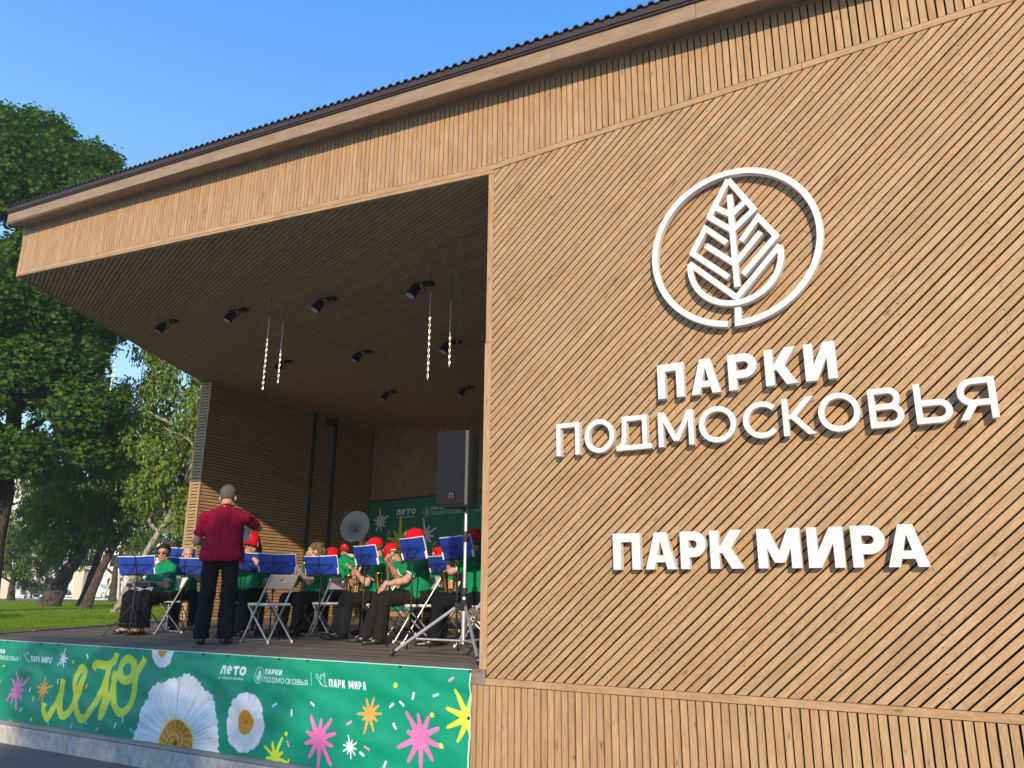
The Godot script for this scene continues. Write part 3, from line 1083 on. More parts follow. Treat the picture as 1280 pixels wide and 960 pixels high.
# outline shapes of one capital letter between x0..x1 and yb..yt with stroke width w
func letter(ch: String, x0: float, x1: float, yb: float, yt: float, w: float) -> Array:
	var h := yt - yb
	var g := w * 0.5
	var ym := yb + h * 0.5
	var out := []
	match ch:
		"П":
			out.append_array(stroke([x0 + g, yb, x0 + g, yt - g, x1 - g, yt - g, x1 - g, yb], w))
		"А":
			var xc := (x0 + x1) * 0.5
			var tw := w * 0.66
			var lw := w * 1.06
			var yi := yb + h * 0.77
			out.append(v2([x0, yb, x0 + lw, yb, xc + 0.0005, yi, xc + 0.0005, yt, xc - tw, yt]))
			out.append(v2([x1, yb, xc + tw, yt, xc - 0.0005, yt, xc - 0.0005, yi, x1 - lw, yb]))
			var y0 := yb + h * 0.19
			var y1 := y0 + w * 0.80
			var xa := lerpf(x0, xc - tw, (y0 - yb) / h) + lw * 0.4
			var xb := lerpf(x0, xc - tw, (y1 - yb) / h) + lw * 0.4
			out.append(v2([xa, y0, x0 + x1 - xa, y0, x0 + x1 - xb, y1, xb, y1]))
		"Р", "Ь":
			out.append_array(stroke([x0 + g, yb, x0 + g, yt], w))
			var a := yt - g if ch == "Р" else yb + h * 0.58 - g
			var b := yb + h * 0.36 + g * 0.6 if ch == "Р" else yb + g
			var r := (a - b) * 0.5
			var xr := x1 - g - r
			var p := [x0 + g, a]
			p.append_array(arc(xr, (a + b) * 0.5, r, r, 90, -90))
			p.append_array([x0 + g, b])
			out.append_array(stroke(p, w))
		"Я":
			out.append_array(stroke([x1 - g, yb, x1 - g, yt], w))
			var a := yt - g
			var b := yb + h * 0.40
			var r := (a - b) * 0.5
			var p := [x1 - g, a]
			p.append_array(arc(x0 + g + r, (a + b) * 0.5, r, r, 90, 270))
			p.append_array([x1 - g, b])
			out.append_array(stroke(p, w))
			out.append(v2([x0, yb, x0 + w * 1.25, yb, x0 + w * 1.25 + h * 0.24, b, x0 + h * 0.24, b]))
		"В":
			out.append_array(stroke([x0 + g, yb, x0 + g, yt], w))
			for e in [[yt - g, ym + h * 0.02, 0.93], [ym + h * 0.02, yb + g, 1.0]]:
				var r: float = (e[0] - e[1]) * 0.5
				var xr: float = lerpf(x0, x1, e[2]) - g - r
				var p := [x0 + g, e[0]]
				p.append_array(arc(xr, (e[0] + e[1]) * 0.5, r, r, 90, -90))
				p.append_array([x0 + g, e[1]])
				out.append_array(stroke(p, w))
		"К":
			out.append_array(stroke([x0 + g, yb, x0 + g, yt], w))
			var k := w * 1.32
			out.append(v2([x0 + w * 0.75, ym - w * 0.25, x0 + w * 0.75 + k, ym - w * 0.25, x1, yt, x1 - k, yt]))
			out.append(v2([x1, yb, x1 - k, yb, x0 + w * 1.05, ym + w * 0.1, x0 + w * 1.05 + k * 0.8, ym + w * 0.42]))
			out.append(v2([x0 + g, ym - w * 0.4, x0 + w * 1.6, ym - w * 0.4, x0 + w * 1.6, ym + w * 0.4, x0 + g, ym + w * 0.4]))
		"И":
			out.append_array(stroke([x0 + g, yb, x0 + g, yt], w))
			out.append_array(stroke([x1 - g, yb, x1 - g, yt], w))
			out.append(v2([x0 + w * 0.1, yb, x0 + w * 1.25, yb, x1 - w * 0.1, yt, x1 - w * 1.25, yt]))
		"М":
			out.append_array(stroke([x0 + g, yb, x0 + g, yt], w))
			out.append_array(stroke([x1 - g, yb, x1 - g, yt], w))
			var xc := (x0 + x1) * 0.5
			var yl := yb + h * 0.14
			out.append(v2([x0 + w * 0.02, yt, x0 + w * 1.2, yt, xc + w * 0.52, yl, xc - w * 0.52, yl]))
			out.append(v2([x1 - w * 0.02, yt, x1 - w * 1.2, yt, xc - w * 0.52, yl, xc + w * 0.52, yl]))
		"Д":
			out.append_array(stroke([x0, yb + g, x1, yb + g], w))
			var p := [x0 + h * 0.1, yb + g]
			p.append_array([x0 + h * 0.21, yb + h * 0.2, x0 + h * 0.25, yb + h * 0.42, x0 + h * 0.26, yt - g, x1 - h * 0.12 - g, yt - g, x1 - h * 0.12 - g, yb + g])
			out.append_array(stroke(p, w))
		"О":
			out.append(v2(arc((x0 + x1) / 2, ym, (x1 - x0) / 2, h / 2 + w * 0.05, 0, 352, 44)))
			var inner := v2(arc((x0 + x1) / 2, ym, (x1 - x0) / 2 - w, h / 2 + w * 0.05 - w, 0, 352, 44))
			inner.reverse()
			out.append(inner)
		"С":
			out.append_array(stroke(arc((x0 + x1) / 2 + 0.012, ym, (x1 - x0) / 2 - g + 0.01, h / 2 - g, 42, 318, 30), w))
		"Т":
			out.append_array(stroke([x0, yt - g, x1, yt - g], w))
			out.append_array(stroke([(x0 + x1) / 2, yb, (x0 + x1) / 2, yt - g], w))
		"Л":
			out.append_array(stroke([x0 + g, yb, x0 + (x1 - x0) * 0.36, yt - g, x1 - g, yt - g, x1 - g, yb], w))
		"е":
			out.append_array(stroke([x0 + g * 1.4, ym, x1 - g, ym], w * 0.8))
			out.append_array(stroke(arc((x0 + x1) / 2, ym, (x1 - x0) / 2 - g, h / 2 - g, 0, 312, 24), w))
	return out


# join overlapping outlines; returns [outer, holes...] groups
func unite(shapes: Array) -> Array:
	if shapes.size() == 2 and Geometry2D.is_polygon_clockwise(shapes[1]) != Geometry2D.is_polygon_clockwise(shapes[0]):
		return [[shapes[0], shapes[1]]]
	var outs: Array = []
	var holes: Array = []
	var done: Array = []
	for s in shapes:
		var p: PackedVector2Array = s
		if Geometry2D.is_polygon_clockwise(p):
			p = p.duplicate(); p.reverse()
		done.append(p)
	var acc: Array = [done[0]]
	for i in range(1, done.size()):
		var cur: PackedVector2Array = done[i]
		var rest: Array = []
		for a in acc:
			var r := Geometry2D.merge_polygons(a, cur)
			var o := []
			for q in r:
				if Geometry2D.is_polygon_clockwise(q): holes.append(q)
				else: o.append(q)
			if o.size() == 1:
				cur = o[0]
			else:
				rest.append(a)
		rest.append(cur)
		acc = rest
	# shrink holes by whatever came later
	for o in acc:
		var grp := [o]
		for hq in holes:
			var pieces: Array = [hq]
			for d in done:
				var nxt: Array = []
				for q in pieces:
					var qq: PackedVector2Array = q
					for r in Geometry2D.clip_polygons(qq, d):
						if not Geometry2D.is_polygon_clockwise(r): nxt.append(r)
				pieces = nxt
			for q in pieces:
				var ar := 0.0
				for i in q.size():
					ar += q[i].cross(q[(i + 1) % q.size()])
				if absf(ar) > 1e-7 and Geometry2D.is_point_in_polygon(q[0].lerp(q[1], 0.5), o):
					q = q.duplicate(); q.reverse()
					grp.append(q)
		outs.append(grp)
	return outs


# extruded outline with holes
func extrude(mb: MB, grp: Array, z0: float, z1: float) -> void:
	var poly: PackedVector2Array = grp[0]
	if Geometry2D.is_polygon_clockwise(poly):
		poly = poly.duplicate(); poly.reverse()
	var all := [poly]
	var face := poly
	for i in range(1, grp.size()):
		var h: PackedVector2Array = grp[i]
		if not Geometry2D.is_polygon_clockwise(h):
			h = h.duplicate(); h.reverse()
		all.append(h)
		var best := [0, 0]
		var bd := 1e9
		for a in face.size():
			for b in h.size():
				var dd := face[a].distance_squared_to(h[b])
				if dd < bd:
					var okay := true
					for ring in [face, h]:
						for e in ring.size():
							var r0: Vector2 = ring[e]
							var r1: Vector2 = ring[(e + 1) % ring.size()]
							if r0 == face[a] or r1 == face[a] or r0 == h[b] or r1 == h[b]:
								continue
							if Geometry2D.segment_intersects_segment(face[a], h[b], r0, r1) != null:
								okay = false
								break
						if not okay: break
					if okay:
						bd = dd
						best = [a, b]
		var nf := PackedVector2Array()
		for a in face.size():
			nf.append(face[a])
			if a == best[0]:
				for b in h.size() + 1:
					nf.append(h[(best[1] + b) % h.size()])
				nf.append(face[a])
		face = nf
	# nudge doubled bridge points apart so that the ear clipper accepts them
	var idx := Geometry2D.triangulate_polygon(face)
	if idx.is_empty():
		var jit := face.duplicate()
		for i in jit.size():
			jit[i] += Vector2(sin(i * 12.9898), cos(i * 78.233)) * 2e-5
		idx = Geometry2D.triangulate_polygon(jit)
	for i in range(0, idx.size(), 3):
		var a := face[idx[i]]
		var b := face[idx[i + 1]]
		var d := face[idx[i + 2]]
		mb.flat(Vector3(a.x, a.y, z1), Vector3(b.x, b.y, z1), Vector3(d.x, d.y, z1), Vector3.BACK)
		mb.flat(Vector3(a.x, a.y, z0), Vector3(b.x, b.y, z0), Vector3(d.x, d.y, z0), Vector3.FORWARD)
	for ring in all:
		var r: PackedVector2Array = ring
		for i in r.size():
			var a := r[i]
			var b := r[(i + 1) % r.size()]
			if a.distance_to(b) < 1e-5: continue
			var e := (b - a).normalized()
			var nn := Vector3(e.y, -e.x, 0)
			mb.quad(Vector3(a.x, a.y, z0), Vector3(b.x, b.y, z0), Vector3(b.x, b.y, z1), Vector3(a.x, a.y, z1), nn)


func sign_word(label: String, text: String, spans: Array, yb: float, yt: float, w: float) -> void:
	var s := thing("sign", label, "sign", Vector3.ZERO, 0.0, "raised white lettering on the slatted wall")
	for i in text.length():
		var mb := MB.new()
		for grp in unite(letter(text[i], spans[i][0], spans[i][1], yb, yt, w)):
			extrude(mb, grp, 0.034, 0.088)
		put("letter", mb, M.letter_white, s)
		for q in [[0.2, 0.15], [0.8, 0.85]]:
			var pin := MB.new()
			var px: float = lerpf(spans[i][0], spans[i][1], q[0]) if text[i] in "ПИМАД" else spans[i][0] + w * 0.5
			px = clampf(px, spans[i][0] + w * 0.4, spans[i][1] - w * 0.4)
			pin.bar(Vector3(px, lerpf(yb, yt, q[1]), -0.002), Vector3(px, lerpf(yb, yt, q[1]), 0.035), 0.006, -1, 6)
			put("stand_off", pin, M.steel, s)


const LEAF := [
	[2.248, 4.866, 2.083, 4.586, 2.243, 4.440], [2.248, 4.866, 2.425, 4.566, 2.258, 4.433],
	[2.130, 4.658, 2.246, 4.569], [2.365, 4.648, 2.256, 4.563],
	[2.252, 4.735, 2.252, 4.438, 2.257, 3.965],
	[2.204, 4.337, 2.048, 4.496, 1.934, 4.310, 2.199, 4.055], [2.042, 4.353, 2.252, 4.155],
	[2.312, 4.328, 2.450, 4.493, 2.568, 4.311, 2.307, 4.054], [2.461, 4.368, 2.258, 4.158],
	[1.905, 4.230, 2.248, 3.880, 2.590, 4.232]]


func leaf_shapes(w: float) -> Array:
	var a := []
	for l in LEAF:
		a.append_array(stroke(l, w))
	a.append_array(stroke(arc(2.250, 4.178, 0.340, 0.338, 172, 368, 30), w))
	return a


func make_signs() -> void:
	var e := thing("emblem", "white raised emblem of a ribbed leaf inside an open ring on the slatted wall", "emblem", Vector3.ZERO, 0.0, "raised white lettering on the slatted wall")
	var ring := MB.new()
	var rp := arc(2.250, 4.302, 0.622, 0.622, 262.5, -90.6, 76)
	for grp in unite(stroke(rp + [2.249, 3.800], 0.0465)):
		extrude(ring, grp, 0.034, 0.088)
	put("ring", ring, M.letter_white, e)
	var lf := MB.new()
	for grp in unite(leaf_shapes(0.044)):
		extrude(lf, grp, 0.034, 0.088)
	put("leaf", lf, M.letter_white, e)
	for q in [[1.64, 4.30], [2.86, 4.30], [2.25, 4.90], [2.25, 4.2], [2.07, 3.88], [2.45, 3.90], [2.25, 4.60]]:
		var pin := MB.new()
		pin.bar(Vector3(q[0], q[1], -0.002), Vector3(q[0], q[1], 0.035), 0.006, -1, 6)
		put("stand_off", pin, M.steel, e)
	sign_word("bold white raised word ПАРКИ on the slatted wall right under the leaf emblem", "ПАРКИ", [[1.607, 1.812], [1.866, 2.085], [2.146, 2.352], [2.408, 2.626], [2.678, 2.884]], 3.171, 3.440, 0.059)
	sign_word("thin-stroked white raised word ПОДМОСКОВЬЯ, the widest line on the wall", "ПОДМОСКОВЬЯ", [[0.736, 0.942], [0.986, 1.239], [1.254, 1.538], [1.595, 1.866], [1.906, 2.177], [2.224, 2.470], [2.500, 2.713], [2.735, 3.0], [3.053, 3.258], [3.325, 3.534], [3.567, 3.778]], 2.800, 3.065, 0.0385)
	sign_word("bold white raised words ПАРК МИРА, lowest line on the slatted wall", "ПАРКМИРА", [[1.203, 1.416], [1.455, 1.687], [1.720, 1.905], [1.935, 2.163], [2.261, 2.541], [2.585, 2.809], [2.855, 3.053], [3.060, 3.294]], 1.909, 2.172, 0.063)


# =============================== printed banners =====================================
class Print:
	var im: Image
	var o: Vector2      # metre position of the top-left pixel
	var k: float        # pixels per metre

	func poly(shapes: Array, c: Color) -> void:
		# even-odd fill of outlines given in metres
		var ys := 1e9
		var ye := -1e9
		var segs := []
		for s in shapes:
			var p: PackedVector2Array = s
			for i in p.size():
				var a := Vector2((p[i].x - o.x) * k, (o.y - p[i].y) * k)
				var q := p[(i + 1) % p.size()]
				var b := Vector2((q.x - o.x) * k, (o.y - q.y) * k)
				segs.append([a, b])
				ys = minf(ys, a.y); ye = maxf(ye, a.y)
		for y in range(maxi(int(floor(ys)), 0), mini(int(ceil(ye)) + 1, im.get_height())):
			var cov := {}
			for sub in 3:
				var yy := y + (sub + 0.5) / 3.0
				var xs := []
				for s in segs:
					var a: Vector2 = s[0]
					var b: Vector2 = s[1]
					if (a.y <= yy) != (b.y <= yy):
						xs.append(a.x + (b.x - a.x) * (yy - a.y) / (b.y - a.y))
				xs.sort()
				for i in range(0, xs.size() - 1, 2):
					var x0: float = maxf(xs[i], 0.0)
					var x1: float = minf(xs[i + 1], im.get_width())
					for x in range(int(x0), int(ceil(x1))):
						var w := minf(x + 1.0, x1) - maxf(x, x0)
						if w > 0.0:
							cov[x] = cov.get(x, 0.0) + w / 3.0
			for x in cov:
				if x >= 0 and x < im.get_width():
					im.set_pixel(x, y, im.get_pixel(x, y).lerp(c, minf(cov[x], 1.0)))


func text_print(p: Print, text: String, x: float, yb: float, h: float, w: float, adv: float, c: Color) -> float:
	var wide := {"М": 1.15, "Д": 1.1, "О": 1.05, "Т": 0.9, " ": 0.45, "е": 0.95}
	for ch in text:
		var ww: float = adv * wide.get(ch, 0.88)
		if ch != " ":
			var grp := unite(letter(ch, x, x + ww - adv * 0.16, yb, yb + h, w))
			for g in grp:
				p.poly(g, c)
		x += ww
	return x


func star(cx: float, cy: float, lens: Array, rot: float, inner: float, tip := 0.012) -> PackedVector2Array:
	var out := PackedVector2Array()
	var n := lens.size()
	for i in n:
		var a := rot - TAU * i / n
		var d := Vector2.from_angle(a)
		var q := Vector2(-d.y, d.x)
		var l: float = lens[i]
		out.append(Vector2(cx, cy) + d * (l - tip) + q * tip)
		out.append(Vector2(cx, cy) + d * l)
		out.append(Vector2(cx, cy) + d * (l - tip) - q * tip)
		var m := Vector2.from_angle(a - PI / n)
		out.append(Vector2(cx, cy) + m * inner)
	return out


func daisy(p: Print, cx: float, cy: float, rx: float, ry: float, dx: float, dy: float, petals: int, sd: int) -> void:
	var r := RandomNumberGenerator.new()
	r.seed = sd
	var layers := [[Color(0.86, 0.88, 0.91), 0.0, 0.97], [Color(0.97, 0.97, 0.98), 0.5, 1.0]]
	for l in layers:
		for i in petals:
			var a: float = TAU * (i + l[1]) / petals + r.randf_range(-0.05, 0.05)
			var ln: float = l[2] * r.randf_range(0.93, 1.02)
			var hw := PI / petals * 1.05
			var out := PackedVector2Array()
			for e in [[0.15, -0.75], [0.6, -0.95], [0.9, -0.9], [0.985, -0.5], [0.965, -0.2], [1.0, 0.05], [0.97, 0.3], [0.98, 0.6], [0.9, 0.9], [0.6, 0.95], [0.15, 0.75]]:
				var b: float = a + hw * e[1]
				out.append(Vector2(cx + cos(b) * rx * ln * e[0], cy + sin(b) * ry * ln * e[0]))
			var sh := r.randf_range(-0.03, 0.03)
			p.poly([out], Color(l[0].r + sh, l[0].g + sh, l[0].b + sh))
			for e in [-0.45, 0.1, 0.5]:
				var b: float = a + hw * e
				var c := Color(0.82, 0.84, 0.88)
				p.poly(stroke([cx + cos(b) * rx * 0.34, cy + sin(b) * ry * 0.34, cx + cos(b) * rx * ln * r.randf_range(0.7, 0.92), cy + sin(b) * ry * ln * 0.8], rx * 0.012), c)
	p.poly([v2(arc(cx, cy, dx * 1.12, dy * 1.12, 0, 350, 36))], Color(0.96, 0.93, 0.72))
	p.poly([v2(arc(cx, cy, dx, dy, 0, 350, 36))], Color(0.88, 0.60, 0.16))
	for i in 150:
		var a := i * 2.39996
		var q := sqrt(i / 150.0)
		var c := Color(0.95, 0.72, 0.22) if i % 2 else Color(0.70, 0.42, 0.10)
		p.poly([v2(arc(cx + cos(a) * dx * q * 0.96, cy + sin(a) * dy * q * 0.96, dx * 0.055, dy * 0.055, 0, 300, 5))], c)
	p.poly([v2(arc(cx, cy, dx * 0.12, dy * 0.12, 0, 330, 12))], Color(0.6, 0.3, 0.08))


func logos(p: Print, ox: float, oy: float, k: float, c: Color, leto: bool) -> void:
	# positions relative to the bar between the park names
	var at := func(x: float, y: float) -> Vector2: return Vector2(ox + x * k, oy + y * k)
	if leto:
		var q: Vector2 = at.call(-1.195, -0.018)
		var x := q.x
		for e in [["Л", 0.085], ["е", 0.085], ["Т", 0.085], ["О", 0.095]]:
			for g in unite(letter(e[0], x, x + (e[1] - 0.012) * k, q.y, q.y + 0.082 * k, 0.024 * k)):
				p.poly(g, c)
			x += e[1] * k
		text_print(p, "В ПОДМОСКОВЬе", q.x, q.y - 0.042 * k, 0.022 * k, 0.0052 * k, 0.0268 * k, c)
	var cc: Vector2 = at.call(-0.665, 0.0)
	var o := v2(arc(cc.x, cc.y, 0.062 * k, 0.072 * k, 0, 350, 40))
	var i2 := v2(arc(cc.x, cc.y, 0.056 * k, 0.066 * k, 0, 350, 40))
	p.poly([o, i2], c)
	for l in LEAF:
		var t := []
		for j in range(0, l.size(), 2):
			t.append(cc.x + (l[j] - 2.25) * 0.082 * k)
			t.append(cc.y + (l[j + 1] - 4.33) * 0.095 * k)
		p.poly(stroke(t, 0.0055 * k), c)
	p.poly(stroke(arc(cc.x, cc.y - 0.014 * k, 0.028 * k, 0.033 * k, 175, 365, 16), 0.0055 * k), c)
	var a: Vector2 = at.call(-0.592, 0.012)
	text_print(p, "ПАРКИ", a.x, a.y, 0.048 * k, 0.0115 * k, 0.0520 * k, c)
	a = at.call(-0.588, -0.057)
	text_print(p, "ПОДМОСКОВЬЯ", a.x, a.y, 0.048 * k, 0.0075 * k, 0.0515 * k, c)
	p.poly(stroke([at.call(0, 0.06).x, at.call(0, 0.06).y, at.call(0, -0.06).x, at.call(0, -0.06).y], 0.005 * k), c)
	# outline bird
	for l in [[0.06, 0.05, 0.055, 0.02, 0.085, -0.005, 0.10, -0.03, 0.13, -0.05, 0.18, -0.055], [0.06, 0.05, 0.075, 0.045, 0.085, 0.02, 0.12, 0.005], [0.10, 0.01, 0.115, 0.05, 0.135, 0.03, 0.15, 0.062, 0.155, 0.02, 0.145, -0.01, 0.155, -0.03, 0.18, -0.055], [0.085, -0.005, 0.11, -0.02, 0.12, -0.045, 0.10, -0.03]]:
		var t := []
		for j in range(0, l.size(), 2):
			t.append(at.call(l[j], l[j + 1]).x)
			t.append(at.call(l[j], l[j + 1]).y)
		p.poly(stroke(t, 0.0055 * k, Geometry2D.JOIN_ROUND), c)
	a = at.call(0.20, -0.054)
	text_print(p, "ПАРК МИРА", a.x, a.y, 0.068 * k, 0.0145 * k, 0.0585 * k, c)


func hang(called: String, parent: Node3D, m: Material, x0: float, x1: float, y0: float, y1: float, z: float, amp: float, sd: float, tilt := 0.0) -> void:
	# a cloth panel with shallow folds
	var mb := MB.new()
	var nx := int((x1 - x0) * 16)
	var ny := int((y1 - y0) * 26)
	var f := func(i: int, j: int) -> Vector3:
		var u := float(i) / nx
		var w := float(j) / ny
		var x := lerpf(x0, x1, u)
		var y := lerpf(y0, y1, w) + tilt * (x - x0)
		var d := noise.get_noise_2d(x * 1.1 + sd, y * 3.4 + x * 0.6) * amp + noise.get_noise_2d(x * 2.2 + sd, y * 11.0 + x) * amp * 0.22 + noise.get_noise_2d(x * 5.0 + sd, y * 0.9) * amp * 0.25
		return Vector3(x, y, z + d * smoothstep(0.0, 0.15, w) * (1.0 if w < 0.9 else smoothstep(1.0, 0.9, w) * 0.8 + 0.2))
	for i in nx:
		for j in ny:
			var q := [f.call(i, j), f.call(i + 1, j), f.call(i + 1, j + 1), f.call(i, j + 1)]
			var ns := []
			for e in [[i, j], [i + 1, j], [i + 1, j + 1], [i, j + 1]]:
				var dx: Vector3 = f.call(e[0] + 1, e[1]) - f.call(e[0] - 1, e[1])
				var dy: Vector3 = f.call(e[0], e[1] + 1) - f.call(e[0], e[1] - 1)
				ns.append(dx.cross(dy).normalized())
			var uv := []
			for e in [[i, j], [i + 1, j], [i + 1, j + 1], [i, j + 1]]:
				uv.append(Vector2(float(e[0]) / nx, 1.0 - float(e[1]) / ny))
			mb.tri(q[0], q[1], q[2], ns[0], ns[1], ns[2], uv[0], uv[1], uv[2])
			mb.tri(q[0], q[2], q[3], ns[0], ns[2], ns[3], uv[0], uv[2], uv[3])
	put(called, mb, m, parent)


func make_banners() -> void:
	var green := Color(0.035, 0.60, 0.46)
	var X0 := -7.92
	var X1 := -0.062
	var p := Print.new()
	p.k = 2048.0 / (X1 - X0)
	p.o = Vector2(X0, 1.146)
	p.im = Image.create(2048, int(0.886 * p.k), false, Image.FORMAT_RGB8)
	p.im.fill(green)
	var lime := Color(0.86, 0.93, 0.27)
	var white := Color(0.93, 0.96, 0.97)
	var pink := Color(0.96, 0.50, 0.75)
	var orange := Color(0.97, 0.66, 0.30)
	var yellow := Color(0.91, 0.95, 0.28)
	var cyan := Color(0.62, 0.88, 0.95)
	daisy(p, -3.855, 1.15, 0.19, 0.195, 0.07, 0.072, 13, 3)
	daisy(p, -3.50, 0.29, 0.67, 0.665, 0.245, 0.215, 15, 4)
	daisy(p, -2.560, 0.555, 0.262, 0.277, 0.098, 0.107, 17, 5)
	# handwritten word
	var hand := func(pts: Array, w: float) -> void:
		var s := spline(PackedVector3Array(pts.map(func(q: Array) -> Vector3: return Vector3(q[0], q[1], 0))), 8)
		var fl := []
		for q in s:
			fl.append(q.x); fl.append(q.y)
		p.poly(stroke(fl, w, Geometry2D.JOIN_ROUND, Geometry2D.END_ROUND), lime)
	hand.call([[-5.771, 0.50], [-5.777, 0.424], [-5.70, 0.352], [-5.625, 0.43], [-5.53, 0.62], [-5.50, 0.765], [-5.518, 0.62], [-5.50, 0.46], [-5.44, 0.395], [-5.36, 0.42], [-5.28, 0.51], [-5.18, 0.70], [-5.135, 0.83], [-5.20, 0.905], [-5.265, 0.82], [-5.268, 0.66], [-5.225, 0.50], [-5.13, 0.40], [-5.03, 0.395], [-4.93, 0.48], [-4.83, 0.64], [-4.74, 0.80], [-4.70, 0.90]], 0.087)
	hand.call([[-4.985, 0.895], [-4.955, 0.952], [-4.87, 0.955], [-4.78, 0.95], [-4.68, 0.985], [-4.63, 1.03], [-4.615, 1.085]], 0.087)
	hand.call([[-4.715, 0.94], [-4.725, 0.80], [-4.735, 0.62], [-4.742, 0.435], [-4.70, 0.52], [-4.637, 0.66], [-4.575, 0.80], [-4.52, 0.90]], 0.087)
	hand.call([[-4.379, 0.825], [-4.31, 0.865], [-4.295, 0.94], [-4.33, 1.00], [-4.40, 1.035], [-4.47, 1.01], [-4.51, 0.94], [-4.48, 0.86], [-4.40, 0.82], [-4.30, 0.845], [-4.22, 0.93], [-4.14, 1.055]], 0.087)
	hand.call([[-4.243, 0.88], [-4.235, 0.76], [-4.26, 0.63], [-4.33, 0.53], [-4.42, 0.50], [-4.51, 0.54], [-4.57, 0.64], [-4.60, 0.78], [-4.58, 0.90]], 0.087)
	# bursts
	p.poly([star(-5.581, 0.984, [0.12, 0.075, 0.11, 0.08, 0.10, 0.075, 0.115, 0.08, 0.10, 0.085], 1.35, 0.032, 0.008)], white)
	p.poly([star(-6.389, 0.604, [0.22, 0.15, 0.25, 0.13, 0.17, 0.24, 0.16, 0.23, 0.13, 0.2], 1.9, 0.07)], pink)
	p.poly([star(-5.848, 0.638, [0.15, 0.10, 0.17, 0.11, 0.10, 0.16, 0.15, 0.11, 0.13, 0.09], 1.6, 0.045, 0.008)], orange)
	p.poly([star(-2.140, 0.296, [0.14, 0.19, 0.11, 0.16, 0.10, 0.16, 0.14, 0.12, 0.17], 1.9, 0.05)], lime)
	p.poly([star(-1.622, 0.496, [0.23, 0.17, 0.22, 0.20, 0.17, 0.26, 0.26, 0.21, 0.18, 0.17], 2.2, 0.078, 0.014)], pink)
	p.poly([star(-1.274, 0.462, [0.10, 0.07, 0.10, 0.08, 0.09, 0.10, 0.07, 0.09, 0.08, 0.06], 1.75, 0.03, 0.007)], white)
	p.poly([star(-1.084, 0.738, [0.13, 0.14, 0.12, 0.13, 0.10, 0.15, 0.17, 0.09, 0.14, 0.10], 1.95, 0.048, 0.008)], orange)
	p.poly([star(-0.550, 0.601, [0.25, 0.19, 0.20, 0.22, 0.26, 0.22, 0.25, 0.24, 0.25, 0.15], 2.3, 0.085, 0.016)], pink)
	p.poly([star(-0.087, 0.781, [0.25, 0.20, 0.2, 0.2, 0.2, 0.28, 0.21, 0.22, 0.22], 2.15, 0.075, 0.012)], yellow)
	# confetti
	var r := RandomNumberGenerator.new()
	r.seed = 12
	var bits := [[-7.0, 0.86], [-6.86, 0.62], [-6.75, 0.85], [-6.79, 0.66], [-6.80, 0.42], [-6.72, 0.30], [-6.42, 0.26], [-6.23, 0.40], [-6.14, 0.62], [-6.05, 0.53], [-6.0, 0.31], [-5.67, 0.30], [-5.60, 0.74], [-5.37, 0.96], [-5.12, 1.03], [-5.07, 0.72], [-5.24, 0.30], [-4.98, 0.36], [-4.77, 0.31], [-4.47, 0.37], [-4.36, 0.44], [-4.21, 0.35], [-7.3, 0.5], [-7.5, 0.8], [-7.6, 0.4], [-2.20, 0.73], [-1.98, 0.68], [-1.74, 0.77], [-2.03, 0.50], [-2.0, 0.42], [-1.98, 0.27], [-1.30, 0.65], [-1.09, 0.47], [-1.01, 0.28], [-1.14, 0.42], [-1.36, 0.25], [-0.82, 0.98], [-0.86, 0.82], [-0.75, 0.84], [-0.63, 0.91], [-0.82, 0.66], [-0.90, 0.36], [-0.40, 0.93], [-0.42, 0.78], [-0.25, 1.06], [-0.33, 0.56], [-0.66, 0.28], [-0.28, 0.30]]
	for b in bits:
		var kind := r.randi() % 5
		var c: Color = [yellow, cyan, Color(0.94, 0.62, 0.78), white, Color(0.95, 0.82, 0.42)][kind]
		if kind == 0:
			p.poly([v2(arc(b[0], b[1], 0.021, 0.021, 0, 330, 12))], c)
		else:
			var d := Vector2.from_angle(r.randf_range(0.3, 2.8)) * 0.03
			p.poly(stroke([b[0] - d.x, b[1] - d.y, b[0] + d.x, b[1] + d.y], 0.022), c)
	logos(p, -1.770, 0.976, 1.0, white, true)
	logos(p, -6.421, 0.976, 1.0, white, false)
	# pale hem
	p.im.fill_rect(Rect2i(0, 0, 2048, 2), Color(0.75, 0.9, 0.84))
	p.im.fill_rect(Rect2i(2044, 0, 4, 300), Color(0.75, 0.9, 0.84))
	p.im.generate_mipmaps()
	var m := mat("banner_print", Color(0.9, 0.9, 0.9), 0.42)
	m.albedo_texture = ImageTexture.create_from_image(p.im)
	m.texture_repeat = false
	var b := thing("banner", "long green banner with daisies, starbursts and the script word лето along the stage front", "banner")
	hang("sheet", b, m, X0, X1, 0.262, 1.146, 0.034, 0.031, 3.0)
	for i in 23:
		var x := X1 - 0.012 - i * 0.352
		var e := MB.new()
		e.tube(PackedVector3Array([Vector3(x, 1.128, 0.026), Vector3(x, 1.128, 0.0365)]), PackedFloat32Array([0.013, 0.011]), 10)
		put("eyelet", e, M.black_metal, b)
	for y in [0.78, 0.45]:
		var e := MB.new()
		e.tube(PackedVector3Array([Vector3(X1 - 0.02, y, 0.024), Vector3(X1 - 0.02, y, 0.04)]), PackedFloat32Array([0.013, 0.011]), 10)
		put("eyelet", e, M.black_metal, b)
	# backdrop at the rear of the stage
	var q := Print.new()
	var A := -11.13
	var B := -3.2
	q.k = 1400.0 / (B - A)
	q.o = Vector2(A, 4.27)
	q.im = Image.create(1400, int(3.0 * q.k), false, Image.FORMAT_RGB8)
	q.im.fill(Color(0.03, 0.52, 0.39))
	logos(q, -7.79, 3.87, 2.0, white, true)
	q.poly([star(-10.73, 3.72, [0.36, 0.2, 0.33, 0.2, 0.25, 0.3, 0.33, 0.22, 0.25, 0.2], 1.7, 0.11, 0.02)], white)
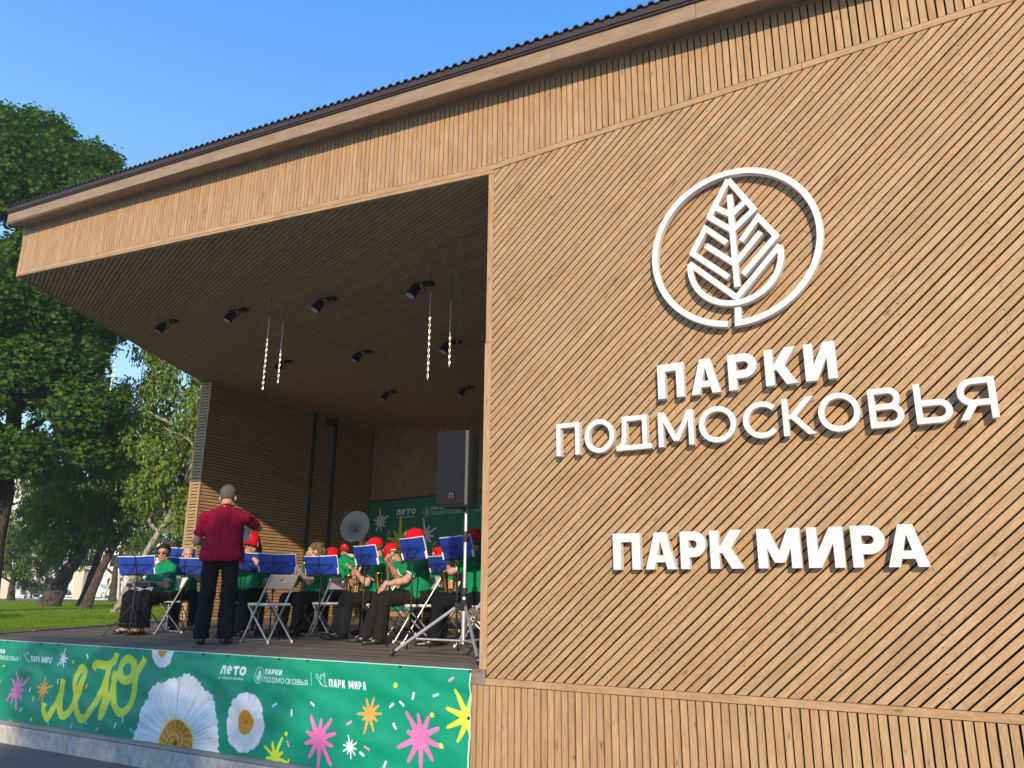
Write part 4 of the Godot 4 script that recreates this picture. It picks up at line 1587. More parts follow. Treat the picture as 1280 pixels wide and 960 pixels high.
	q.poly([star(-10.0, 3.10, [0.72, 0.4, 0.5, 0.35, 0.5, 0.55, 0.5, 0.4, 0.5, 0.42], 1.6, 0.2, 0.04)], lime)
	q.poly([star(-9.15, 3.22, [0.50, 0.3, 0.42, 0.3, 0.3, 0.45, 0.4, 0.3, 0.35, 0.28], 1.75, 0.13, 0.025)], white)
	q.poly([v2(arc(-8.35, 2.55, 0.33, 0.4, 0, 350, 30))], lime)
	q.poly([star(-6.6, 2.7, [0.5, 0.4, 0.5, 0.4, 0.4, 0.45, 0.4, 0.4, 0.5], 1.9, 0.2, 0.03)], pink)
	for i in 46:
		var c: Color = [yellow, cyan, pink, white, lime][i % 5]
		var x := r.randf_range(A + 0.2, B - 0.2)
		var y := r.randf_range(1.5, 4.0)
		if absf(y - 3.85) < 0.25 and x > -10.3: continue
		var d := Vector2.from_angle(r.randf_range(0.3, 2.8)) * 0.06
		q.poly(stroke([x - d.x, y - d.y, x + d.x, y + d.y], 0.045), c)
	q.im.generate_mipmaps()
	var m2 := mat("backdrop_print", Color(0.9, 0.9, 0.9), 0.5)
	m2.albedo_texture = ImageTexture.create_from_image(q.im)
	m2.texture_repeat = false
	var bk := thing("banner", "dark green backdrop banner with pale starbursts hung on the rear wall of the stage", "banner")
	hang("sheet", bk, m2, A, B, 1.27, 4.27, -11.80, 0.02, 9.0, 0.03)
	var ro := MB.new()
	ro.bar(Vector3(A, 4.285, -11.81), Vector3(B, 4.285 + 0.03 * (B - A), -11.81), 0.018, -1, 8)
	put("hanging_rod", ro, M.black_metal, bk)


# =============================== stage gear ==========================================
func make_stage_gear() -> void:
	# --- loudspeaker on its tripod
	var st := thing("speaker_stand", "silver tripod stand under the black loudspeaker at the right edge of the stage", "stand", Vector3(-0.69, HS, -0.80))
	var m := MB.new()
	m.bar(Vector3(0, 0.50, 0), Vector3(0, 1.43, 0), 0.0175, -1, 14)
	put("pole", m, M.alu, st)
	m = MB.new()
	m.bar(Vector3(0, 0.14, 0), Vector3(0, 0.62, 0), 0.022, -1, 14)
	put("lower_tube", m, M.alu, st)
	for y in [[0.60, 0.04, 0.033], [1.12, 0.05, 0.03]]:
		m = MB.new()
		m.tube(PackedVector3Array([Vector3(0, y[0] - y[1], 0), Vector3(0, y[0] - y[1] * 0.6, 0), Vector3(0, y[0] + y[1] * 0.6, 0), Vector3(0, y[0] + y[1], 0)]), PackedFloat32Array([y[2] * 0.8, y[2], y[2], y[2] * 0.8]), 12)
		m.bar(Vector3(0, y[0], 0), Vector3(0.05, y[0], 0.045), 0.011, 0.017, 8)
		put("clamp", m, M.black, st)
	m = MB.new()
	m.tube(PackedVector3Array([Vector3(0, 0.43, 0), Vector3(0, 0.45, 0), Vector3(0, 0.51, 0), Vector3(0, 0.53, 0)]), PackedFloat32Array([0.03, 0.045, 0.045, 0.032]), 12)
	put("hub", m, M.black, st)
	m = MB.new()
	m.tube(PackedVector3Array([Vector3(0, 0.13, 0), Vector3(0, 0.19, 0)]), PackedFloat32Array([0.032, 0.032]), 12)
	put("lower_collar", m, M.steel, st)
	for f in [Vector3(-0.694, 0, 0.186), Vector3(0.493, 0, 0.514), Vector3(0.185, 0, -0.69)]:
		var leg := MB.new()
		var d: Vector3 = f.normalized()
		var top := Vector3(0, 0.475, 0) + d * 0.06
		leg.bar(top, f + Vector3(0, 0.03, 0), 0.0165, 0.0155, 10)
		var lg := put("leg", leg, M.alu, st)
		var br := MB.new()
		br.bar(Vector3(0, 0.16, 0) + d * 0.03, top.lerp(f, 0.62) + Vector3(0, -0.012, 0), 0.0105, -1, 8)
		put("brace", br, M.alu, st)
		var ft := MB.new()
		var dn: Vector3 = (f - top).normalized()
		ft.bar(f + Vector3(0, 0.03, 0) - dn * 0.05, f + Vector3(0, 0.018, 0) + dn * 0.006, 0.0195, 0.018, 10)
		put("rubber_foot", ft, M.black, lg)
		var jo := MB.new()
		jo.bbox(Vector3(0, 0.478, 0) + d * 0.055, Vector3(0.045, 0.05, 0.07), 0.008, Basis.looking_at(-d, Vector3.UP))
		put("joint", jo, M.black, st)
	var sp := thing("loudspeaker", "tall black loudspeaker on the silver tripod stand at the stage corner", "speaker", Vector3(-0.735, 2.545, -0.60), 0.05)
	# plan: wide front, tapered back
	var prof := v2([-0.175, 0, 0.175, 0, 0.182, -0.015, 0.182, -0.08, 0.125, -0.30, 0.10, -0.325, -0.10, -0.325, -0.125, -0.30, -0.182, -0.08, -0.182, -0.015])
	var cab := MB.new()
	var flipped := PackedVector2Array()
	for q in prof:
		flipped.append(Vector2(q.x, -q.y))
	cab.slab(flipped, Vector3(0, 0, 0), Vector3.RIGHT, Vector3.FORWARD, Vector3.UP, 0.0, 0.735, 0.012, Vector2.RIGHT, Vector2.ZERO, Vector2.ONE, true)
	put("cabinet", cab, mat("speaker_black", Color(0.022, 0.023, 0.025), 0.55), sp)
	var gr := MB.new()
	gr.bbox(Vector3(-0.012, 0.367, 0.008), Vector3(0.318, 0.712, 0.022), 0.009)
	var gm := mat("grille", Color(0.016, 0.018, 0.021), 0.6, 0.2)
	gm.normal_enabled = true
	gm.normal_texture = noise_tex(0.35, 256, [], true, 8.0, 77, 1)
	gm.uv1_triplanar = true
	gm.uv1_scale = Vector3(6, 6, 6)
	put("grille", gr, gm, sp)
	var ed := MB.new()
	ed.bbox(Vector3(0.164, 0.367, 0.003), Vector3(0.030, 0.725, 0.022), 0.006)
	put("edge_strip", ed, mat("grey_plastic", Color(0.11, 0.115, 0.12), 0.45), sp)
	var lo := MB.new()
	for q in [[-0.012, 0.0, 0.004, 0.05], [0.012, 0.022, 0.028, 0.005], [0.024, 0.0, 0.004, 0.045]]:
		lo.box(Vector3(0.0 + q[0], 0.095 + q[1], 0.0205), Vector3(q[2], q[3], 0.003))
	put("badge", lo, M.steel, sp)
	var hd := MB.new()
	hd.bbox(Vector3(0.158, 0.40, -0.165), Vector3(0.012, 0.15, 0.06), 0.004, Basis(Vector3.UP, 0.25))
	put("handle", hd, M.black, sp)
	var cu := MB.new()
	cu.bar(Vector3(0.045, -0.045, -0.2), Vector3(0.045, 0.004, -0.2), 0.026, -1, 12)
	put("pole_socket", cu, M.black, sp)
	# --- spotlights under the ceiling, three rows of three
	var base: Node3D = null
	var rows := [["front", [[-7.784, -2.29], [-5.98, -2.22], [-4.142, -2.25], [-2.355, -2.19]]], ["middle", [[-7.753, -4.93], [-5.565, -4.76], [-3.537, -4.67]]], ["rear", [[-7.273, -7.70], [-5.19, -7.68]]]]
	var order := {4: ["leftmost", "second from left", "third from left", "rightmost"], 3: ["left", "middle", "right"], 2: ["left", "right"]}
	for r in rows:
		for i in r[1].size():
			var p: Array = r[1][i]
			var at := Vector3(p[0], 5.6 + SLOPE * p[0] - 0.002, p[1])
			var label := "black spotlight under the slatted ceiling, %s of the %s row" % [order[r[1].size()][i], r[0]]
			if base == null:
				base = spotlight(label, at)
			else:
				copy(base, label, at, base.rotation.y + rng.randf_range(-0.12, 0.12))
	# --- loose hanging chains
	var hung := "chains hanging from the stage ceiling"
	for c in [["longest silver chain hanging under the ceiling near the right wall", -1.915, 4.284, -1.752], ["shorter silver chain hanging beside the cable near the right wall", -1.822, 4.508, -2.07], ["long silver chain hanging mid-stage, the lower of two", -4.859, 4.541, -1.836], ["shorter silver chain hanging mid-stage, the higher of two", -4.844, 4.721, -2.092], ["silver chain hanging at the left ceiling edge in front of the maple", -8.486, 4.98, -1.854], ["short silver chain hanging farther back at the left ceiling edge", -9.80, 5.40, -3.25]]:
		var x: float = c[1]
		var ch := thing("chain", c[0], "chain", Vector3(x, 0, c[3]), 0.0, hung)
		var top := 5.6 + SLOPE * x
		var y := top
		var cord := MB.new()
		var y1: float = top - 0.36
		cord.bar(Vector3(0, top, 0), Vector3(0, y1, 0), 0.003, -1, 5)
		put("cord", cord, M.black, ch)
		var li := MB.new()
		y = y1
		var k := 0
		while y > c[2]:
			var ln := 0.05
			var pts := PackedVector3Array()
			for s in 10:
				var a := TAU * s / 10
				var q := Vector3(cos(a) * 0.0095, sin(a) * 0.020 + signf(sin(a)) * 0.006, 0)
				pts.append(Vector3(0, y - ln / 2, 0) + Basis(Vector3.UP, 0.5 if k % 2 == 0 else 0.5 + PI / 2) * q)
			li.tube(pts, radii(10, [0.004, 0.004]), 5, false, true)
			y -= 0.041
			k += 1
		put("links", li, M.silver, ch)
	var cb := thing("cable", "thin grey cable hanging from a conduit under the ceiling near the right wall", "cable", Vector3(-1.68, 0, -2.061))
	m = MB.new()
	m.bar(Vector3(0, 5.735, 0), Vector3(0, 5.32, 0), 0.011, -1, 6)
	put("conduit", m, M.steel, cb)
	m = MB.new()
	var cp := spline(v3([0, 5.33, 0, 0.01, 5.15, -0.02, -0.06, 4.98, -0.1, -0.16, 4.86, -0.2]), 5)
	m.tube(cp, radii(cp.size(), [0.008, 0.008]), 6)
	put("wire", m, mat("cable_grey", Color(0.12, 0.115, 0.11), 0.5), cb)


func spotlight(label: String, at: Vector3) -> Node3D:
	var s := thing("spotlight", label, "spotlight", at, 0.0, "spotlights under the stage ceiling")
	var m := MB.new()
	m.bbox(Vector3(0.06, -0.03, -0.03), Vector3(0.17, 0.06, 0.11), 0.012)
	put("base", m, M.black_metal, s)
	var ax := Vector3(-0.32, -0.88, 0.34).normalized()
	var ce := Vector3(-0.13, -0.15, 0.08)
	m = MB.new()
	var sd := ax.cross(Vector3(-0.87, 0, 0.5)).normalized()
	for g in [-1.0, 1.0]:
		var arm := spline(PackedVector3Array([Vector3(0.02, -0.05, 0.0), Vector3(-0.05, -0.075, 0.03) + sd * 0.095 * g, ce + sd * 0.098 * g]), 4)
		m.tube(arm, radii(arm.size(), [0.009, 0.009]), 6)
	put("yoke", m, M.black_metal, s)
	m = MB.new()
	m.tube(PackedVector3Array([ce - ax * 0.105, ce - ax * 0.095, ce - ax * 0.03, ce - ax * 0.02, ce + ax * 0.11, ce + ax * 0.115]), PackedFloat32Array([0.05, 0.062, 0.068, 0.082, 0.088, 0.082]), 16)
	put("housing", m, M.black_metal, s)
	m = MB.new()
	m.tube(PackedVector3Array([ce + ax * 0.1152, ce + ax * 0.119]), PackedFloat32Array([0.074, 0.072]), 16)
	put("lens", m, M.lens, s)
	m = MB.new()
	var cb := spline(PackedVector3Array([Vector3(0.03, -0.05, 0.02), Vector3(0.03, -0.16, 0.03), Vector3(-0.03, -0.2, 0.02), ce - ax * 0.08]), 5)
	m.tube(cb, radii(cb.size(), [0.006, 0.006]), 5)
	put("cable", m, M.black, s)
	for ch in s.get_children():
		ch.scale = Vector3.ONE * 0.86
	return s


# folding chair, front towards +z
func make_chair(label: String) -> Node3D:
	var c := thing("folding_chair", label, "chair", Vector3.ZERO, 0.0, "white folding chairs of the band")
	var m := MB.new()
	m.bbox(Vector3(0, 0.445, 0.02), Vector3(0.37, 0.03, 0.38), 0.012)
	put("seat", m, M.white_plastic, c)
	var d := Vector3(0, 0.80, -0.24) - Vector3(0, 0, 0.23)
	m = MB.new()
	var bc := Vector3(0, 0.715, -0.184)
	var bb := Basis(Vector3.RIGHT, -atan2(-d.z, d.y))
	# panel with a hand hole: four strips round it
	for q in [[0.0, 0.065, 0.40, 0.05], [0.0, -0.045, 0.40, 0.09], [-0.12, 0.02, 0.16, 0.042], [0.12, 0.02, 0.16, 0.042]]:
		m.bbox(bc + bb * Vector3(q[0], q[1], 0), Vector3(q[2], q[3], 0.02), 0.006 if q[2] > 0.3 else 0.002, bb)
	put("backrest", m, M.white_plastic, c)
	for s in [-1.0, 1.0]:
		m = MB.new()
		m.tube(PackedVector3Array([Vector3(s * 0.195, 0.79, -0.236), Vector3(s * 0.2, 0.45, -0.03), Vector3(s * 0.2, 0.03, 0.215), Vector3(s * 0.2, 0.012, 0.235)]), PackedFloat32Array([0.0115, 0.0115, 0.0115, 0.0115]), 8)
		put("leg", m, M.alu, c)
		m = MB.new()
		m.tube(PackedVector3Array([Vector3(s * 0.175, 0.43, 0.19), Vector3(s * 0.175, 0.03, -0.225), Vector3(s * 0.175, 0.012, -0.245)]), PackedFloat32Array([0.0105, 0.0105, 0.0105]), 8)
		put("leg", m, M.alu, c)
	for q in [[0.2, 0.024, 0.222], [0.175, 0.024, -0.232], [0.2, 0.43, -0.018]]:
		m = MB.new()
		m.bar(Vector3(-q[0], q[1], q[2]), Vector3(q[0], q[1], q[2]), 0.008, -1, 7)
		put("stretcher", m, M.alu, c)
	for s in [-1.0, 1.0]:
		for q in [[0.2, 0.238], [0.175, -0.248]]:
			m = MB.new()
			m.bar(Vector3(s * q[0], 0.0, q[1]), Vector3(s * q[0], 0.03, q[1] * 0.98), 0.015, 0.013, 8)
			put("rubber_foot", m, M.white_plastic, c)
	return c


# music stand: the player is on the -z side, the audience sees the +z side
func make_stand(label: String) -> Node3D:
	var s := thing("music_stand", label, "music stand", Vector3.ZERO, 0.0, "black wire music stands")
	var m := MB.new()
	m.bar(Vector3(0, 0.12, 0), Vector3(0, 0.62, 0), 0.011, -1, 8)
	m.bar(Vector3(0, 0.6, 0), Vector3(0, 0.90, 0.0), 0.008, -1, 8)
	put("pole", m, M.black_metal, s)
	m = MB.new()
	m.bar(Vector3(0, 0.585, 0), Vector3(0, 0.635, 0), 0.018, -1, 8)
	m.bar(Vector3(0, 0.61, 0), Vector3(0.045, 0.61, 0.02), 0.006, 0.012, 6)
	put("clamp", m, M.black, s)
	for i in 3:
		var a := TAU * i / 3.0 + 0.6
		var d := Vector3(cos(a), 0, sin(a))
		m = MB.new()
		m.bar(Vector3(0, 0.40, 0) + d * 0.015, d * 0.32 + Vector3(0, 0.012, 0), 0.0065, -1, 6)
		m.bar(Vector3(0, 0.16, 0) + d * 0.012, d * 0.19 + Vector3(0, 0.165, 0), 0.005, -1, 6)
		m.bar(d * 0.30 + Vector3(0, 0.03, 0), d * 0.33 + Vector3(0, 0.006, 0), 0.011, -1, 7)
		put("leg", m, M.black_metal, s)
	var t := Basis(Vector3.RIGHT, 0.30)
	var o := Vector3(0, 0.90, 0.012)
	m = MB.new()
	m.bbox(o + t * Vector3(0, 0.0, -0.03), Vector3(0.50, 0.008, 0.055), 0.002, t)
	put("tray", m, M.black_metal, s)
	m = MB.new()
	for q in [[0, 0, 0, 0.25], [0, 0.02, -0.23, 0.155], [0, 0.02, 0.23, 0.155], [-0.23, 0.155, 0.23, 0.155], [0, 0.16, -0.12, 0.03], [0, 0.16, 0.12, 0.03]]:
		m.bar(o + t * Vector3(q[0], q[1], 0.0), o + t * Vector3(q[2], q[3], 0.0), 0.0048, -1, 5)
	put("desk_wire", m, M.black_metal, s)
	return s


func make_folder(label: String) -> Node3D:
	var s := thing("music_folder", label, "folder", Vector3.ZERO, 0.0, "blue sheet music folders on the stands")
	var t := Basis(Vector3.RIGHT, 0.30)
	var o := Vector3(0, 0.906, 0.006)
	for e in [-1.0, 1.0]:
		var b := t * Basis(Vector3.UP, e * 0.10)
		var m := MB.new()
		m.bbox(o + b * Vector3(e * 0.142, 0.128, -0.004 - 0.010), Vector3(0.280, 0.245, 0.005), 0.002, b)
		put("cover", m, M.folder, s)
		m = MB.new()
		m.bbox(o + b * Vector3(e * 0.150, 0.137, -0.012 - 0.010), Vector3(0.275, 0.245, 0.006), 0.001, b)
		put("pages", m, M.paper, s)
		m = MB.new()
		m.bbox(o + b * Vector3(e * 0.278, 0.045, -0.010), Vector3(0.018, 0.085, 0.022), 0.003, b)
		put("clip", m, M.paper, s)
	var sp := MB.new()
	sp.bbox(o + t * Vector3(0, 0.128, -0.009), Vector3(0.016, 0.245, 0.006), 0.002, t)
	put("spine", sp, M.folder, s)
	return s


# =============================== people ==============================================
var tmpl := {}


func head_template(female: bool) -> MB:
	var key := "head_f" if female else "head_m"
	if tmpl.has(key): return tmpl[key]
	var mb := MB.new()
	var j := 0.9 if female else 1.0
	var pr := [
		[1, Vector3(0, 0.038, -0.012), Vector3(0.074, 0.083, 0.093)],
		[0, Vector3(0, 0.02, 0.03), Vector3(0, -0.05, 0.038), 0.058, 0.046 * j],
		[0, Vector3(-0.034 * j, -0.066, 0.012), Vector3(0.034 * j, -0.066, 0.012), 0.034, 0.034],
		[0, Vector3(-0.014, -0.086 * j, 0.056), Vector3(0.014, -0.086 * j, 0.056), 0.02, 0.02],
		[0, Vector3(-0.03, 0.030, 0.074), Vector3(0.03, 0.030, 0.074), 0.0135, 0.0135],
		[0, Vector3(-0.038, -0.018, 0.06), Vector3(0.038, -0.018, 0.06), 0.021, 0.021],
		[0, Vector3(0, 0.022, 0.086), Vector3(0, -0.020, 0.106 * (0.97 if female else 1.0)), 0.009, 0.0135],
		[0, Vector3(-0.010, -0.023, 0.096), Vector3(0.010, -0.023, 0.096), 0.009, 0.009],
		[1, Vector3(0.077, -0.004, -0.008), Vector3(0.011, 0.032, 0.02)],
		[1, Vector3(-0.077, -0.004, -0.008), Vector3(0.011, 0.032, 0.02)],
		[2, Vector3(0.032, 0.008, 0.092), Vector3(0.030, 0.008, 0.096), 0.011, 0.011],
		[2, Vector3(-0.032, 0.008, 0.092), Vector3(-0.030, 0.008, 0.096), 0.011, 0.011],
		[0, Vector3(-0.019, -0.049, 0.083), Vector3(0.019, -0.049, 0.083), 0.0065, 0.0065],
		[0, Vector3(-0.016, -0.059, 0.082), Vector3(0.016, -0.059, 0.082), 0.0075, 0.0075],
		[0, Vector3(0, -0.05, -0.022), Vector3(0, -0.125, -0.026), 0.052 * j, 0.050 * j],
	]
	nets(mb, pr, 0.0065, 0.016, [], Transform3D.IDENTITY, 0.0, 1.0, true)
	tmpl[key] = mb
	return mb


var skin_tone := Color(0.56, 0.33, 0.235)
func face_colour(p: Vector3) -> Color:
	var c := Color(0.52, 0.29, 0.20)
	if p.z > 0.078 and absf(p.x) < 0.024 and p.y < -0.044 and p.y > -0.066:
		return Color(0.40, 0.13, 0.11)
	if p.z > 0.066 and absf(absf(p.x) - 0.03) < 0.017 and absf(p.y - 0.033) < 0.006:
		return Color(0.10, 0.06, 0.04)
	if p.z > 0.05 and absf(absf(p.x) - 0.042) < 0.02 and absf(p.y + 0.022) < 0.02:
		return Color(0.55, 0.26, 0.19)
	if p.z > 0.095 and absf(p.y + 0.02) < 0.012:
		return Color(0.56, 0.26, 0.19)
	return c


# right hand: wrist at the origin, fingers along +y, palm towards +z, thumb on the +x side
func hand_template(pose: String) -> MB:
	var key := "hand_" + pose
	if tmpl.has(key): return tmpl[key]
	var mb := MB.new()
	mb.col = Color(0.52, 0.29, 0.20)
	var curl: Array = {"grip": [48.0, 72.0, 46.0], "rest": [16.0, 26.0, 20.0], "flat": [6.0, 10.0, 8.0]}[pose]
	var pr := []
	var xs := [0.031, 0.0105, -0.0105, -0.031]
	var ln := [0.92, 1.0, 0.95, 0.76]
	for i in 4:
		var k := Vector3(xs[i], 0.084 - absf(xs[i] - 0.008) * 0.22, 0.0)
		pr.append([0, Vector3(xs[i] * 0.6, 0.008, 0.0), k, 0.0165, 0.0125])
		var a := 0.0
		var q := k
		for s in 3:
			a += deg_to_rad(curl[s] * (1.0 + (i - 1.5) * 0.07))
			var l: float = [0.045, 0.028, 0.022][s] * ln[i]
			var n := q + Vector3(signf(xs[i]) * 0.0015 * absf(i - 1.5), cos(a) * l, sin(a) * l)
			pr.append([0, q, n, [0.0098, 0.0090, 0.0082][s], [0.0090, 0.0082, 0.0070][s]])
			q = n
	var t0 := Vector3(0.026, 0.022, 0.008)
	var t1 := t0 + Vector3(0.030, 0.028, 0.016)
	var t2 := t1 + (Vector3(0.004, 0.026, 0.022) if pose == "grip" else Vector3(0.012, 0.030, 0.006))
	pr.append([0, t0, t1, 0.0165, 0.0112])
	pr.append([0, t1, t2, 0.0110, 0.0085])
	pr.append([0, Vector3(0, -0.03, 0), Vector3(0, 0.012, 0), 0.026, 0.025])
	nets(mb, pr, 0.0046, 0.005, [])
	tmpl[key] = mb
	return mb


func hair_template(kind: String) -> MB:
	if tmpl.has(kind): return tmpl[kind]
	var mb := MB.new()
	match kind:
		"hair_grey":
			nets(mb, [[1, Vector3(0, 0.042, -0.016), Vector3(0.082, 0.090, 0.099)]], 0.0075, 0.01, [[Vector3(0, 0.045, 0.066), Vector3(0, -0.35, 1), 0.2], [Vector3(0, -0.052, -0.02), Vector3(0, -1, 0.25), 0.3]], Transform3D.IDENTITY, 0.009, 85.0)
		"hair_dark":
			nets(mb, [[1, Vector3(0, 0.048, -0.018), Vector3(0.087, 0.094, 0.104)], [0, Vector3(0.078, 0.03, 0.02), Vector3(0.080, -0.03, 0.0), 0.016, 0.011], [0, Vector3(-0.078, 0.03, 0.02), Vector3(-0.080, -0.03, 0.0), 0.016, 0.011], [1, Vector3(0, 0.0, -0.115), Vector3(0.04, 0.045, 0.035)], [0, Vector3(-0.06, 0.082, 0.055), Vector3(0.03, 0.098, 0.058), 0.02, 0.024]], 0.0075, 0.014, [[Vector3(0, 0.064, 0.066), Vector3(0, -0.62, 1), 0.16], [Vector3(0, -0.055, -0.02), Vector3(0, -1, 0.3), 0.3]], Transform3D.IDENTITY, 0.004, 60.0)
		"hair_blond":
			var r := RandomNumberGenerator.new()
			r.seed = 4
			var pr := [[1, Vector3(0, 0.045, -0.022), Vector3(0.085, 0.092, 0.098)]]
			for i in 150:
				var a := r.randf_range(0.42 * PI, 1.58 * PI * 1.0 + 0.42 * PI * 0.2) - 0.02
				if a > 1.60 * PI: continue
				var y := r.randf_range(-0.17, 0.11)
				var rr := 0.085 + (0.05 if y < 0.04 else 0.02) * r.randf_range(0.3, 1.0) + maxf(0.0, -y) * 0.12
				var q := Vector3(sin(a) * rr * 1.02, y, cos(a) * rr - 0.015)
				if y > 0.05: q *= Vector3(0.75, 1.0, 0.85)
				pr.append([0, q, q + Vector3(r.randf_range(-0.025, 0.025), -0.035, r.randf_range(-0.025, 0.025)), r.randf_range(0.012, 0.02), r.randf_range(0.009, 0.015)])
			nets(mb, pr, 0.008, 0.008, [[Vector3(0, 0.055, 0.068), Vector3(0, -0.45, 1), 0.075]], Transform3D.IDENTITY, 0.006, 55.0)
	tmpl[kind] = mb
	return mb


func cap_template() -> MB:
	if tmpl.has("cap"): return tmpl["cap"]
	var mb := MB.new()
	var c := Vector3(0, 0.040, -0.012)
	mb.ball(c, Vector3(0.087, 0.092, 0.104), Basis.IDENTITY, 7, 24, 0.0, 1.0)
	# band under the dome and the button on top
	for s in 24:
		var a0 := TAU * s / 24
		var a1 := TAU * (s + 1) / 24
		var p := []
		for e in [[a0, 0.0], [a1, 0.0], [a1, -0.022], [a0, -0.022]]:
			p.append(c + Vector3(cos(e[0]) * 0.087, e[1], sin(e[0]) * 0.104))
		var n0 := Vector3(cos(a0), 0, sin(a0))
		var n1 := Vector3(cos(a1), 0, sin(a1))
		mb.tri(p[0], p[1], p[2], n0, n1, n1)
		mb.tri(p[0], p[2], p[3], n0, n1, n0)
	mb.ball(c + Vector3(0, 0.092, 0), Vector3(0.01, 0.006, 0.01), Basis.IDENTITY, 3, 8)
	tmpl["cap"] = mb
	return mb


func brim_template() -> MB:
	if tmpl.has("brim"): return tmpl["brim"]
	var mb := MB.new()
	var f := func(a: float, b: float, dy: float) -> Vector3:
		return Vector3(sin(a * 1.15) * (0.088 + 0.006 * b), 0.021 - 0.026 * b - 0.020 * a * a * b + dy, -0.012 + cos(a * 1.15) * 0.104 + b * 0.096 * (1.0 - 0.55 * a * a))
	for i in 10:
		for k in 3:
			var a0 := -1.0 + 0.2 * i
			var a1 := a0 + 0.2
			var b0 := k / 3.0
			var b1 := (k + 1) / 3.0
			for s in [1.0, -1.0]:
				var q := [f.call(a0, b0, s * 0.002), f.call(a1, b0, s * 0.002), f.call(a1, b1, s * 0.002), f.call(a0, b1, s * 0.002)]
				var nn := Vector3(0, s, 0.25 * s)
				mb.tri(q[0], q[1], q[2], nn, nn, nn)
				mb.tri(q[0], q[2], q[3], nn, nn, nn)
		var u := -1.0 + 0.2 * i
		mb.quad(f.call(u, 1.0, 0.002), f.call(u + 0.2, 1.0, 0.002), f.call(u + 0.2, 1.0, -0.002), f.call(u, 1.0, -0.002), Vector3(sin(u), 0, cos(u)))
	tmpl["brim"] = mb
	return mb


func ik(a: Vector3, b: Vector3, l1: float, l2: float, hint: Vector3) -> Array:
	var d := b - a
	var dist := d.length()
	var dir := d / maxf(dist, 1e-5)
	var l := minf(dist, l1 + l2 - 0.004)
	var x := (l1 * l1 - l2 * l2 + l * l) / (2.0 * l)
	var h := sqrt(maxf(l1 * l1 - x * x, 0.0))
	var pp := (hint - dir * hint.dot(dir)).normalized()
	return [a + dir * x + pp * h, a + dir * l]


func frame(y: Vector3, z: Vector3) -> Basis:
	y = y.normalized()
	var x := y.cross(z).normalized()
	return Basis(x, y, x.cross(y).normalized())


func ring_band(mb: MB, at: Vector3, axis: Vector3, r: float, thick: float) -> void:
	mb.tube(PackedVector3Array([at - axis * 0.010, at - axis * 0.009, at + axis * 0.003, at + axis * 0.004]), PackedFloat32Array([r, r + thick, r + thick, r - 0.006]), 16, false)


